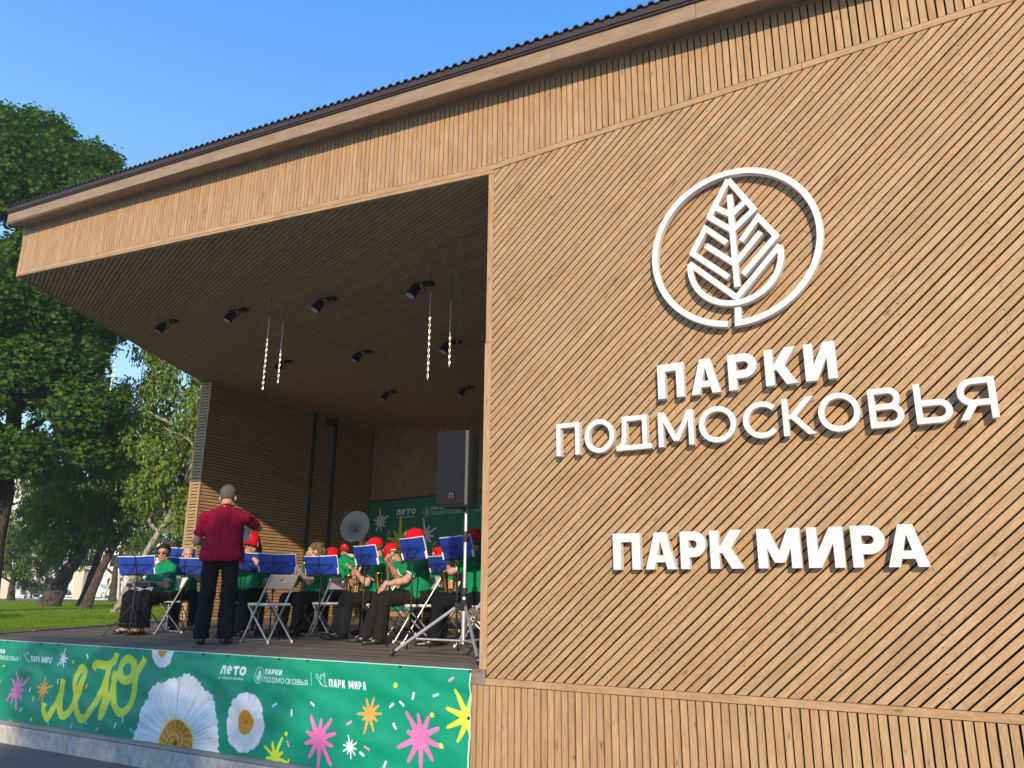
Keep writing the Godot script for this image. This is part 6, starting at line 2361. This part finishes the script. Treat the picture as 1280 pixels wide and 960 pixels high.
	var ec := copy(ch, "empty-looking white folding chair right of the curly-haired woman, its back turned", Vector3(-4.28, HS, -2.92), deg_to_rad(-100.0))
	ec.set_meta("group", "white folding chairs of the band")
	# --- music stands with folders
	var s0: Node3D = null
	var f0: Node3D = null
	var spots := [
		["before the woman with sunglasses", -6.52, -1.42, 20.0, -0.10], ["before the bald man, left of the conductor", -6.92, -2.50, 40.0, -0.07], ["at the back left, behind the bald man's stand", -8.25, -3.36, 40.0, 0.16],
		["just right of the conductor, half hidden by him", -5.40, -2.26, 58.0, -0.03], ["above the empty white chair", -4.46, -1.98, 14.0, -0.08],
		["before the curly-haired woman", -4.10, -2.48, 4.0, -0.09], ["before the man below the grey bell", -3.24, -2.36, -20.0, 0.02], ["before the stout man", -2.06, -1.80, -24.0, 0.05],
		["far back between the stout man and the tripod", -2.98, -3.70, -20.0, -0.05], ["behind the loudspeaker pole", -1.50, -1.90, -18.0, 0.06]]
	for e in spots:
		var l1: String = "black wire music stand " + e[0]
		var l2: String = "open blue music folder on the stand " + e[0]
		if s0 == null:
			s0 = make_stand(l1)
			f0 = make_folder(l2)
		else:
			copy(s0, l1, Vector3.ZERO)
			copy(f0, l2, Vector3.ZERO)
		var st: Node3D = get_child(get_child_count() - 2)
		var fo: Node3D = get_child(get_child_count() - 1)
		st.position = Vector3(e[1], HS, e[2])
		fo.position = Vector3(e[1], HS + e[4], e[2])
		st.rotation.y = deg_to_rad(e[3])
		fo.rotation.y = deg_to_rad(e[3])
		fo.rotation.z = rng.randf_range(-0.03, 0.03)
		for c in st.get_children():          # the telescopic upper half is pulled out
			if String(c.name) in ["pole", "tray", "desk_wire"]:
				c.position.y = e[4]

func sousaphone(of: Node3D) -> void:
	var s := in_frame(of, "sousaphone", "sousaphone with a big pale grey flared bell rising behind the band", "sousaphone")
	# the coil runs from the mouth round the body and up to the bell over the left shoulder
	var mo: Vector3 = of.get_meta("mouth")
	var p := PackedVector3Array([mo, mo + Vector3(0.05, -0.02, 0.10), mo + Vector3(0.18, -0.10, 0.12)])
	for i in 9:
		var a := -0.5 + i * 0.62
		p.append(Vector3(0.05 + cos(a) * 0.36, 1.18 - sin(a - 0.2) * 0.34, 0.06 + sin(a) * 0.10))
	p.append_array([Vector3(0.42, 1.42, -0.02), Vector3(0.42, 1.66, -0.06), Vector3(0.38, 1.86, -0.04)])
	var sp := spline(p, 5)
	var m := MB.new()
	m.tube(sp, radii(sp.size(), [0.008, 0.010, 0.014, 0.02, 0.025, 0.03, 0.036, 0.042, 0.05, 0.058, 0.068, 0.074]), 14, false)
	put("coil", m, M.bell_grey, s)
	m = MB.new()
	var ax := Vector3(-0.30, 0.20, 0.93).normalized()
	var st := Vector3(0.38, 1.86, -0.04)
	var bp := PackedVector3Array()
	var br := PackedFloat32Array()
	for i in 30:
		var x := i / 29.0
		bp.append(st + Vector3(0, 0.20, 0) * smoothstep(0.0, 0.5, x) + ax * (-0.04 + 0.46 * (1.0 - pow(1.0 - x, 1.5))))
		br.append(0.076 + 0.304 * pow(x, 3.2))
	m.tube(bp, br, 36, false)
	put("bell", m, M.bell_grey, s)
	m = MB.new()
	var ri := PackedFloat32Array()
	for x in br:
		ri.append(x - 0.004)
	m.tube(bp, ri, 36, false)
	for i in m.n.size():
		m.n[i] = -m.n[i]
	for i in range(0, m.v.size(), 3):
		var q := m.v[i + 1]
		m.v[i + 1] = m.v[i + 2]
		m.v[i + 2] = q
		var w := m.n[i + 1]
		m.n[i + 1] = m.n[i + 2]
		m.n[i + 2] = w
	put("bell_inside", m, M.bell_inside, s)


# =============================== the park ============================================
func leaf_clump(kind: String) -> ArrayMesh:
	var mb := MB.new()
	var r := RandomNumberGenerator.new()
	r.seed = 5
	if kind == "maple":
		for i in 9:
			var at := Vector3(r.randf_range(-0.18, 0.18), r.randf_range(-0.12, 0.12), r.randf_range(-0.18, 0.18))
			var b := Basis(Vector3.UP, r.randf() * TAU) * Basis(Vector3.RIGHT, r.randf_range(-0.2, 1.0))
			var k := r.randf_range(0.75, 1.2) * 0.064
			var rim := [[0.0, 1.1, -0.25], [-0.35, 0.55, -0.05], [-0.95, 0.62, -0.28], [-0.62, 0.05, -0.08], [-0.75, -0.45, -0.25], [0.0, -0.35, 0.0], [0.75, -0.45, -0.25], [0.62, 0.05, -0.08], [0.95, 0.62, -0.28], [0.35, 0.55, -0.05]]
			var g := r.randf_range(0.85, 1.15)
			mb.col = Color(g, g, g)
			for j in rim.size():
				var a: Array = rim[j]
				var c: Array = rim[(j + 1) % rim.size()]
				var p0 := at + b * (Vector3(0, 0.05, 0.06) * k)
				var p1 := at + b * (Vector3(a[0], a[2], a[1]) * k)
				var p2 := at + b * (Vector3(c[0], c[2], c[1]) * k)
				mb.flat(p0, p1, p2, (b * Vector3(0, 1, 0)).lerp((p1 - at).normalized(), 0.2).normalized())
	else:
		for i in 12:
			var at := Vector3(r.randf_range(-0.14, 0.14), r.randf_range(-0.24, 0.12), r.randf_range(-0.14, 0.14))
			var b := Basis(Vector3.UP, r.randf() * TAU) * Basis(Vector3.RIGHT, r.randf_range(0.2, 1.5))
			var k := r.randf_range(0.75, 1.2) * 0.062
			var g := r.randf_range(0.8, 1.2)
			mb.col = Color(g, g, g)
			var q := [Vector3(0, 0, -1), Vector3(-0.55, -0.1, -0.1), Vector3(0, -0.15, 1), Vector3(0.55, -0.1, -0.1)]
			for j in 4:
				q[j] = at + b * (q[j] * k)
			var nn := b * Vector3(0, 1, 0)
			mb.flat(q[0], q[1], q[2], nn)
			mb.flat(q[0], q[2], q[3], nn)
	return mb.mesh()


# trunk: points and radii; lobes: [centre, radius, number of clumps]
func tree(called: String, label: String, group: String, at: Vector3, trunk: PackedVector3Array, r0: float, r1: float, lobes: Array, kind: String, base: Color, size: float, sd: int, bark: String, droop := 0.0) -> void:
	var t := thing(called, label, "tree", at, 0.0, group)
	var r := RandomNumberGenerator.new()
	r.seed = sd
	var sp := spline(trunk, 6)
	var m := MB.new()
	var rr := PackedFloat32Array()
	for i in sp.size():
		var x := float(i) / (sp.size() - 1)
		rr.append(lerpf(r0, r1, pow(x, 0.8)) + r0 * 0.45 * exp(-sp[i].y / (r0 * 1.6)))
		if i > 0:
			sp[i] += Vector3(r.randf_range(-1, 1), 0, r.randf_range(-1, 1)) * r0 * 0.10
	m.tube(sp, rr, 14)
	put("trunk", m, M[bark], t)
	var limbs := MB.new()
	for l in lobes:
		var c: Vector3 = l[0]
		var bi := 0
		var bd := 1e9
		for i in range(int(sp.size() * 0.3), sp.size()):
			var d := sp[i].distance_to(c) + absf(sp[i].y - c.y + 1.2) * 0.8
			if d < bd:
				bd = d
				bi = i
		var a := sp[bi]
		var mid := a.lerp(c, 0.5) + Vector3(r.randf_range(-0.3, 0.3), r.randf_range(0.0, 0.35) - droop * 0.2, r.randf_range(-0.3, 0.3))
		var br := spline(PackedVector3Array([a, mid, c]), 4)
		limbs.tube(br, radii(br.size(), [minf(rr[bi] * 0.6, 0.13), 0.05, 0.018]), 7, false)
		for k in 4:
			var e: Vector3 = c + Vector3(r.randf_range(-1, 1), r.randf_range(-0.8, 0.8), r.randf_range(-1, 1)).normalized() * l[1] * 0.85
			limbs.tube(spline(PackedVector3Array([br[br.size() - 3], c.lerp(e, 0.4), e]), 3), radii(7, [0.028, 0.008]), 5, false)
	put("branches", limbs, M[bark], t)
	var n := 0
	for l in lobes:
		n += int(l[2])
	var mm := MultiMesh.new()
	mm.transform_format = MultiMesh.TRANSFORM_3D
	mm.use_colors = true
	mm.mesh = leaf_clump(kind)
	mm.mesh.surface_set_material(0, M["leaf_" + kind])
	mm.instance_count = n
	var i := 0
	for l in lobes:
		var c: Vector3 = l[0]
		var tint := r.randf_range(0.86, 1.14)
		for k in int(l[2]):
			var d := Vector3(r.randf_range(-1, 1), r.randf_range(-1, 1), r.randf_range(-1, 1))
			while d.length_squared() > 1.0 or d.length_squared() < 0.01:
				d = Vector3(r.randf_range(-1, 1), r.randf_range(-1, 1), r.randf_range(-1, 1))
			d = d.normalized() * pow(d.length(), 0.45)
			var wob := 0.82 + 0.3 * noise.get_noise_3d(d.x * 2.3 + c.x, d.y * 2.3 + c.y, d.z * 2.3 + c.z)
			var p: Vector3 = c + d * l[1] * wob * Vector3(1.0, 0.72 + droop * 0.5, 1.0)
			if droop > 0.0:
				p.y -= droop * d.x * d.x * 0.8
			var b := Basis(Vector3.UP, r.randf() * TAU) * Basis(Vector3.RIGHT, r.randf_range(-0.5, 0.5))
			mm.set_instance_transform(i, Transform3D(b.scaled(Vector3.ONE * size * r.randf_range(0.75, 1.3)), p))
			var v := tint * r.randf_range(0.8, 1.25)
			mm.set_instance_color(i, Color(base.r * v * r.randf_range(0.85, 1.2), base.g * v, base.b * v * r.randf_range(0.7, 1.2)) * (1.0 if kind == "maple" else 1.75))
			i += 1
	var mi := MultiMeshInstance3D.new()
	mi.multimesh = mm
	name_part(mi, "crown", t)
	mi.set_meta("kind", "stuff")


func crown(r: RandomNumberGenerator, c: Vector3, rad: Vector3, lobes: int, lr: float, clumps: int) -> Array:
	# lobes of uneven size spread over an ellipsoid, with gaps between them
	var out := []
	for i in lobes:
		var y := 1.0 - 2.0 * (i + 0.5) / lobes
		var a := i * 2.39996 + r.randf_range(-0.3, 0.3)
		var s := sqrt(1.0 - y * y)
		var d := Vector3(cos(a) * s, y, sin(a) * s) * r.randf_range(0.62, 1.0)
		var k := r.randf_range(0.65, 1.25)
		out.append([c + d * rad, lr * k, clumps * k * k])
	return out


func make_park() -> void:
	var r := RandomNumberGenerator.new()
	r.seed = 99
	var G := "park trees beyond the stage"
	var maple_c := Color(0.098, 0.205, 0.042)
	# big maple close to the left end of the stage
	var lob := crown(r, Vector3(0.7, 10.4, 1.2), Vector3(3.9, 4.7, 4.1), 46, 1.3, 400)
	lob.append_array([[Vector3(0.7, 4.9, 1.9), 1.25, 420], [Vector3(1.9, 4.3, 0.8), 1.05, 330], [Vector3(-0.6, 4.2, 2.5), 1.2, 380], [Vector3(0.4, 3.7, 1.2), 0.9, 260]])
	lob.append_array([[Vector3(2.7, 7.1, 0.5), 1.5, 600], [Vector3(3.2, 5.8, -0.2), 1.3, 480], [Vector3(1.3, 6.2, 1.5), 1.4, 500], [Vector3(3.4, 8.4, 1.1), 1.4, 560], [Vector3(-0.8, 6.0, 2.8), 1.4, 500], [Vector3(2.6, 4.9, -1.1), 1.05, 330], [Vector3(0.5, 7.3, 2.6), 1.5, 560]])
	tree("maple_tree", "tall dark green maple rising left of the stage roof, nearest of the trees", G, Vector3(-20.75, LAWN, -6.65), v3([0, 0, 0, 0.1, 2.4, 0.0, 0.45, 5.5, 0.25, 0.25, 8.9, 0.8, 0.6, 13.3, 1.1]), 0.36, 0.08, lob, "maple", maple_c, 1.12, 3, "bark")
	# the old leaning tree in the lit grass
	var b2 := Vector3(-26.04, LAWN, -11.67)
	tree("linden_tree", "old tree with a thick pale trunk leaning right on the lawn", G, b2, v3([0, 0, 0, 0.25, 1.2, -0.25, 0.75, 2.6, -0.7, 1.0, 4.4, -0.8, 1.3, 7.5, -1.0]), 0.33, 0.10, crown(r, Vector3(0.9, 5.3, 0.2), Vector3(2.6, 2.6, 2.6), 13, 1.0, 110), "birch", Color(0.075, 0.125, 0.028), 1.35, 5, "bark", 0.8)
	tree("linden_tree", "second slender trunk growing close behind the thick leaning trunk", G, b2 + Vector3(-0.5, 0, -1.6), v3([0, 0, 0, 0.3, 1.6, -0.1, 0.5, 3.4, -0.3, 0.4, 6.0, -0.3]), 0.20, 0.07, crown(r, Vector3(-0.6, 4.6, -0.3), Vector3(2.2, 2.0, 2.2), 5, 0.9, 80), "birch", Color(0.07, 0.12, 0.026), 1.35, 6, "bark", 0.8)
	tree("willow_tree", "dark slanting tree trunk between the old tree and the birch", G, Vector3(-21.91, LAWN, -10.46), v3([0, 0, 0, 0.25, 1.3, -0.2, 0.75, 2.9, -0.6, 1.25, 4.4, -1.0, 1.5, 6.4, -1.2]), 0.17, 0.06, crown(r, Vector3(1.0, 4.9, -0.6), Vector3(2.1, 2.2, 2.1), 10, 0.9, 110), "birch", Color(0.055, 0.105, 0.030), 1.3, 7, "bark", 0.9)
	tree("birch_tree", "birch with a pale leaning trunk and yellow-green crown beside the left stage wall", G, Vector3(-17.91, LAWN, -8.86), v3([0, 0, 0, 0.45, 1.6, -0.35, 1.0, 3.2, -0.8, 1.35, 5.0, -1.1, 1.5, 7.4, -1.3, 1.7, 9.6, -1.5]), 0.115, 0.035, crown(r, Vector3(1.0, 6.0, -0.9), Vector3(1.75, 3.6, 1.8), 32, 0.62, 85), "birch", Color(0.125, 0.19, 0.04), 1.0, 8, "birch_bark", 0.9)
	tree("birch_tree", "second birch trunk leaning right just behind the pale one", G, Vector3(-18.0, LAWN, -10.9), v3([0, 0, 0, 0.2, 1.8, -0.2, 0.5, 4.0, -0.4, 0.4, 7.0, -0.6]), 0.10, 0.035, crown(r, Vector3(0.2, 5.4, -0.4), Vector3(1.7, 2.4, 1.7), 11, 0.75, 80), "birch", Color(0.08, 0.13, 0.035), 1.1, 9, "birch_bark", 0.9)
	# trees farther back that close the view
	var back := [["bushy tree far back at the left frame edge", -40.0, -16.0, 7.0, 3.4, Color(0.08, 0.13, 0.03)], ["pale green tree behind the old leaning tree", -38.5, -22.5, 6.4, 3.0, Color(0.09, 0.135, 0.04)], ["dark green tree behind the slanting trunk", -34.0, -22.5, 8.0, 3.0, Color(0.06, 0.11, 0.03)], ["grey-green tree behind the birches", -29.5, -22.0, 8.4, 2.8, Color(0.07, 0.115, 0.045)], ["tall light tree just left of the stage wall", -25.0, -19.5, 9.5, 2.6, Color(0.10, 0.145, 0.04)], ["small round tree low behind the stage wall", -24.0, -22.5, 4.6, 2.0, Color(0.09, 0.15, 0.025)], ["low tree near the far road at the left", -46.0, -21.0, 4.6, 2.6, Color(0.08, 0.12, 0.03)]]
	for i in back.size():
		var b: Array = back[i]
		tree("park_tree", b[0], G, Vector3(b[1], LAWN, b[2]), v3([0, 0, 0, 0.1, b[3] * 0.3, 0.1, 0.3, b[3] * 0.6, -0.1, 0.2, b[3] * 0.95, 0.0]), 0.2, 0.06, crown(r, Vector3(0.1, b[3] * 0.68, 0), Vector3(b[4], b[3] * 0.36, b[4]), 11, b[4] * 0.36, 80), "birch", b[5], 1.35, 20 + i, "bark", 0.7)
	# trees across the plaza (behind the viewer): their long evening shadows lie over the plaza and lawn
	tree("plaza_tree", "tall dense tree across the plaza opposite the stage", "trees across the plaza", Vector3(12.1, 0, 30.0), v3([0, 0, 0, 0.1, 4, 0, 0.2, 9, 0.1, 0, 12.5, 0]), 0.4, 0.1, crown(r, Vector3(0, 8.6, 0), Vector3(2.0, 4.4, 2.6), 34, 1.4, 42), "maple", maple_c, 1.5, 41, "bark")
	tree("plaza_tree", "broad tree across the plaza farther left of the stage", "trees across the plaza", Vector3(2.4, 0, 30.0), v3([0, 0, 0, 0.1, 4, 0, 0.2, 8, 0.1, 0, 11.5, 0]), 0.4, 0.1, crown(r, Vector3(0, 8.8, 0), Vector3(2.2, 4.6, 3.0), 24, 1.5, 90), "maple", maple_c, 1.5, 42, "bark")
	# --- grass standing up from the lawn near the stage
	var tuft := MB.new()
	for i in 13:
		var a := r.randf() * TAU
		var p := Vector3(r.randf_range(-0.05, 0.05), 0, r.randf_range(-0.05, 0.05))
		var d := Vector3(cos(a), 0, sin(a))
		var h := r.randf_range(0.04, 0.10)
		var tip := p + Vector3(0, h, 0) + d.rotated(Vector3.UP, 1.3) * h * 0.45
		var g := r.randf_range(0.8, 1.2)
		tuft.col = Color(g, g, g * 0.9)
		tuft.flat(p - d * 0.004, p + d * 0.004, tip, (Vector3.UP * 0.45 + d.rotated(Vector3.UP, 1.57)).normalized())
	var gm := tuft.mesh()
	var grass_m := mat("grass_blade", Color(1, 1, 1), 0.6)
	grass_m.vertex_color_use_as_albedo = true
	grass_m.metallic_specular = 0.15
	grass_m.backlight_enabled = true
	grass_m.backlight = Color(0.5, 0.6, 0.1)
	gm.surface_set_material(0, grass_m)
	var pts := []
	while pts.size() < 90000:
		var x := -8.6 - pow(r.randf(), 2.0) * 36.0
		var z := -0.6 - r.randf() * (3.0 + (-8.6 - x) * 0.75)
		if x > -12.0 and x > -8.25 + (z + 0.45) * 0.56 - 0.18: continue
		if z < -4.9 and x > -14.6 - (-z - 9.0) * 0.12: continue
		if z < -14.0 and x > -20.0: continue
		pts.append(Vector3(x, LAWN, z))
	var mm := MultiMesh.new()
	mm.transform_format = MultiMesh.TRANSFORM_3D
	mm.use_colors = true
	mm.mesh = gm
	mm.instance_count = pts.size()
	for i in pts.size():
		var s := r.randf_range(0.7, 1.4) * (1.0 + clampf((-10.0 - pts[i].x) * 0.02, 0.0, 0.6))
		mm.set_instance_transform(i, Transform3D(Basis(Vector3.UP, r.randf() * TAU).scaled(Vector3(s * 1.3, s, s * 1.3)), pts[i]))
		var v := r.randf_range(0.75, 1.25) * (1.0 + 0.25 * noise.get_noise_2d(pts[i].x * 0.5, pts[i].z * 0.5))
		mm.set_instance_color(i, Color(0.16 * v * r.randf_range(0.8, 1.3), 0.29 * v, 0.035 * v))
	var gi := MultiMeshInstance3D.new()
	gi.name = "grass"
	gi.multimesh = mm
	add_child(gi)
	tag(gi, "short green grass of the lawn", "grass", "", "stuff")
	# clump of dry leaves at the lawn edge
	var dl := thing("leaf_litter_clump", "small heap of brown dry leaves on the lawn edge by the stage floor", "leaves", Vector3(-9.35, LAWN, -1.75))
	var dm := MB.new()
	for i in 46:
		var a := r.randf() * TAU
		var q := sqrt(r.randf()) * 0.16
		var at := Vector3(cos(a) * q, 0.02 + (0.16 - q) * r.randf() * 0.9, sin(a) * q)
		var b := Basis.from_euler(Vector3(r.randf_range(-1, 1), r.randf() * TAU, r.randf_range(-1, 1)))
		var k := r.randf_range(0.03, 0.05)
		dm.flat(at + b * Vector3(0, 0, k), at + b * Vector3(-k * 0.6, 0.01, 0), at + b * Vector3(0, 0, -k), b.y)
		dm.flat(at + b * Vector3(0, 0, k), at + b * Vector3(0, 0, -k), at + b * Vector3(k * 0.6, 0.01, 0), b.y)
	put("dry_leaves", dm, mat("dry_leaf", Color(0.30, 0.17, 0.085), 0.8), dl)
	# --- beyond the lawn: fence posts, cars, the pale apartment block
	for e in [["cream square post at the far left edge of the lawn", -69.0, -33.0, 0.9, 2.3], ["cream square post between the slanting trunk and the parked cars", -70.0, -40.2, 0.95, 2.6]]:
		var p := thing("gate_post", e[0], "post", Vector3(e[1], LAWN, e[2]), 0.3, "cream posts along the far road")
		var m := MB.new()
		m.bbox(Vector3(0, e[4] / 2, 0), Vector3(e[3], e[4], e[3]), 0.04)
		put("shaft", m, mat("cream_paint", Color(0.62, 0.54, 0.38), 0.8), p)
		m = MB.new()
		m.bbox(Vector3(0, e[4] + 0.06, 0), Vector3(e[3] + 0.2, 0.12, e[3] + 0.2), 0.03)
		put("cap", m, M.cream_paint, p)
	var ea := thing("timber_frame", "slanting pale timber frame like an easel left of the birch trunk", "frame", Vector3(-70.0, LAWN, -43.6), 0.6)
	for q in [[-0.9, 0.0, 0.35], [-0.3, 0.0, 0.15], [0.5, 0.0, -0.1], [0.9, 0.0, -0.15]]:
		var m := MB.new()
		m.bar(Vector3(q[0], 0, 0), Vector3(q[0] + q[2] * 2.0, 2.6, 0), 0.11, -1, 6)
		put("leg", m, M.cream_paint, ea)
	var mb := MB.new()
	mb.bar(Vector3(-0.4, 1.6, 0), Vector3(0.8, 1.6, 0), 0.09, -1, 6)
	put("cross_bar", mb, M.cream_paint, ea)
	car("white hatchback parked on the far road", Vector3(-78.0, LAWN, -46.8), 0.6, Color(0.72, 0.73, 0.75))
	car("blue-grey car parked to the right of the cream post", Vector3(-77.0, LAWN, -51.6), 0.6, Color(0.10, 0.14, 0.24))
	car("dark car parked left of the white hatchback", Vector3(-80.5, LAWN, -43.0), 0.6, Color(0.05, 0.055, 0.06))
	car("red van-like car beyond the birch trunk", Vector3(-70.0, LAWN, -53.0), 0.6, Color(0.45, 0.06, 0.03))
	# distant walker with a pushchair is too small to show limbs apart but is a figure all the same
	var wk := thing("person", "distant person in a dark top walking beyond the lawn with a white pushchair", "person", Vector3(-74.0, LAWN, -37.6), 1.2)
	var wb := MB.new()
	wb.col = Color(0.45, 0.27, 0.2)
	nets(wb, [[0, Vector3(0, 1.62, 0), Vector3(0, 1.66, 0.02), 0.11, 0.10], [0, Vector3(0, 1.35, 0), Vector3(0, 1.5, 0), 0.06, 0.06], [0, Vector3(-0.12, 1.3, 0), Vector3(0.12, 1.3, 0), 0.12, 0.12], [0, Vector3(0, 1.25, 0), Vector3(0, 0.95, 0), 0.15, 0.15], [0, Vector3(0.09, 0.9, 0), Vector3(0.1, 0.05, 0.2), 0.09, 0.05], [0, Vector3(-0.09, 0.9, 0), Vector3(-0.1, 0.05, -0.18), 0.09, 0.05], [0, Vector3(0.2, 1.34, 0), Vector3(0.22, 1.05, 0.3), 0.05, 0.04], [0, Vector3(-0.2, 1.34, 0), Vector3(-0.2, 1.05, 0.3), 0.05, 0.04]], 0.05, 0.04, [])
	put("body", wb, M.skin, wk)
	wb = MB.new()
	nets(wb, [[0, Vector3(-0.13, 1.3, 0), Vector3(0.13, 1.3, 0), 0.14, 0.14], [0, Vector3(0, 1.25, 0), Vector3(0, 0.95, 0), 0.17, 0.18]], 0.05, 0.04, [])
	put("top", wb, mat("navy", Color(0.015, 0.018, 0.035), 0.8), wk)
	var pc := thing("pushchair", "small white pushchair beside the distant walker", "pushchair", Vector3(-73.3, LAWN, -37.2), 1.2)
	mb = MB.new()
	mb.ball(Vector3(0, 0.75, 0.1), Vector3(0.28, 0.32, 0.42), Basis.IDENTITY, 6, 10)
	put("hood", mb, M.white_cloth, pc)
	for q in [[-0.25, -0.25], [0.25, -0.25], [-0.25, 0.35], [0.25, 0.35]]:
		mb = MB.new()
		mb.bar(Vector3(q[0], 0.55, q[1] * 0.5), Vector3(q[0], 0.12, q[1]), 0.02, -1, 5)
		mb.tube(PackedVector3Array([Vector3(q[0] - 0.03, 0.12, q[1]), Vector3(q[0] + 0.03, 0.12, q[1])]), PackedFloat32Array([0.12, 0.12]), 10)
		put("wheel", mb, M.black, pc)
	# mesh fence at the far left
	var fe := thing("mesh_fence", "low dark mesh fence at the far left edge of the lawn", "fence", Vector3(-62.0, LAWN, -27.5), 0.2)
	for i in 5:
		mb = MB.new()
		mb.bar(Vector3(-i * 2.5, 0, 0), Vector3(-i * 2.5, 1.5, 0), 0.045, -1, 6)
		put("post", mb, M.black_metal, fe)
	for i in 4:
		mb = MB.new()
		for k in 7:
			mb.bar(Vector3(-i * 2.5, 0.15 + k * 0.2, 0), Vector3(-i * 2.5 - 2.5, 0.15 + k * 0.2, 0), 0.012, -1, 4)
		put("wire_panel", mb, M.black_metal, fe)
	building("long white apartment block behind the trees", Vector3(-104, LAWN, -45), 0.95, 46.0, 15.0, Color(0.66, 0.65, 0.63), 5, 13)
	building("second pale apartment block between the birches and the stage wall", Vector3(-84, LAWN, -78), 0.80, 26.0, 12.0, Color(0.60, 0.58, 0.56), 4, 8)


func car(label: String, at: Vector3, turn: float, c: Color) -> void:
	var o := thing("parked_car", label, "car", at, turn, "cars parked along the far road")
	var paint := mat("car_%s" % label, c, 0.25, 0.2)
	var side := v2([-2.1, 0.3, 2.1, 0.3, 2.15, 0.62, 1.95, 0.82, 1.15, 0.95, 0.55, 1.42, -0.95, 1.46, -1.75, 1.0, -2.12, 0.9, -2.15, 0.5])
	var idx := Geometry2D.triangulate_polygon(side)
	var mb := MB.new()
	for s in [-1.0, 1.0]:
		var w := func(p: Vector2) -> float: return 0.86 - maxf(0.0, p.y - 0.9) * 0.35
		for i in range(0, idx.size(), 3):
			var p := []
			for j in 3:
				var q := side[idx[i + j]]
				p.append(Vector3(q.x, q.y, s * w.call(q)))
			mb.flat(p[0], p[1], p[2], Vector3(0, 0.1, s))
		if s > 0:
			for i in side.size():
				var a := side[i]
				var b := side[(i + 1) % side.size()]
				var e := (b - a).normalized()
				mb.quad(Vector3(a.x, a.y, w.call(a)), Vector3(b.x, b.y, w.call(b)), Vector3(b.x, b.y, -w.call(b)), Vector3(a.x, a.y, -w.call(a)), Vector3(e.y, -e.x, 0))
	put("body", mb, paint, o)
	for s in [-1.0, 1.0]:
		mb = MB.new()
		var win := v2([1.0, 0.98, 0.5, 1.36, -0.15, 1.38, -0.15, 0.98])
		mb.slab(win, Vector3(0, 0, s * 0.795), Vector3.RIGHT, Vector3(0, 1, -s * 0.35), Vector3(0, 0.33, s).normalized(), 0.0, 0.03, 0.0)
		put("window", mb, M.glass_dark, o)
		mb = MB.new()
		win = v2([-0.25, 0.98, -0.25, 1.38, -0.9, 1.38, -1.45, 1.0])
		mb.slab(win, Vector3(0, 0, s * 0.795), Vector3.RIGHT, Vector3(0, 1, -s * 0.35), Vector3(0, 0.33, s).normalized(), 0.0, 0.03, 0.0)
		put("window", mb, M.glass_dark, o)
		for x in [-1.3, 1.3]:
			mb = MB.new()
			mb.tube(PackedVector3Array([Vector3(x, 0.32, s * 0.70), Vector3(x, 0.32, s * 0.88)]), PackedFloat32Array([0.32, 0.31]), 16)
			var wn := put("wheel", mb, M.black, o)
			mb = MB.new()
			mb.tube(PackedVector3Array([Vector3(x, 0.32, s * 0.875), Vector3(x, 0.32, s * 0.90)]), PackedFloat32Array([0.20, 0.18]), 12)
			put("rim", mb, M.alu, wn)


func building(label: String, at: Vector3, turn: float, w: float, h: float, c: Color, floors: int, bays: int) -> void:
	var o := thing("apartment_block", label, "building", at, turn, "pale apartment blocks behind the park")
	var wall := mat("render_%s" % label, c, 0.9)
	var mb := MB.new()
	mb.box(Vector3(0, h / 2, -6), Vector3(w, h, 12))
	put("wall", mb, wall, o)
	mb = MB.new()
	mb.bbox(Vector3(0, h + 0.2, -6), Vector3(w + 0.8, 0.4, 12.8), 0.05)
	put("roof", mb, M.concrete, o)
	for f in floors:
		for b in bays:
			var x := (b + 0.5) * w / bays - w / 2
			var y := (f + 0.55) * h / floors
			var m := MB.new()
			for q in [[0, 0.82, 1.9, 0.12], [0, -0.82, 1.9, 0.12], [-0.9, 0, 0.1, 1.52], [0.9, 0, 0.1, 1.52], [0.1, 0, 0.08, 1.52]]:
				m.box(Vector3(x + q[0], y + q[1], 0.05), Vector3(q[2], q[3], 0.1))
			var wn := put("window", m, M.white_plastic, o)
			m = MB.new()
			m.quad(Vector3(x - 0.85, y - 0.76, 0.02), Vector3(x + 0.85, y - 0.76, 0.02), Vector3(x + 0.85, y + 0.76, 0.02), Vector3(x - 0.85, y + 0.76, 0.02), Vector3.BACK)
			put("pane", m, M.glass_dark, wn)
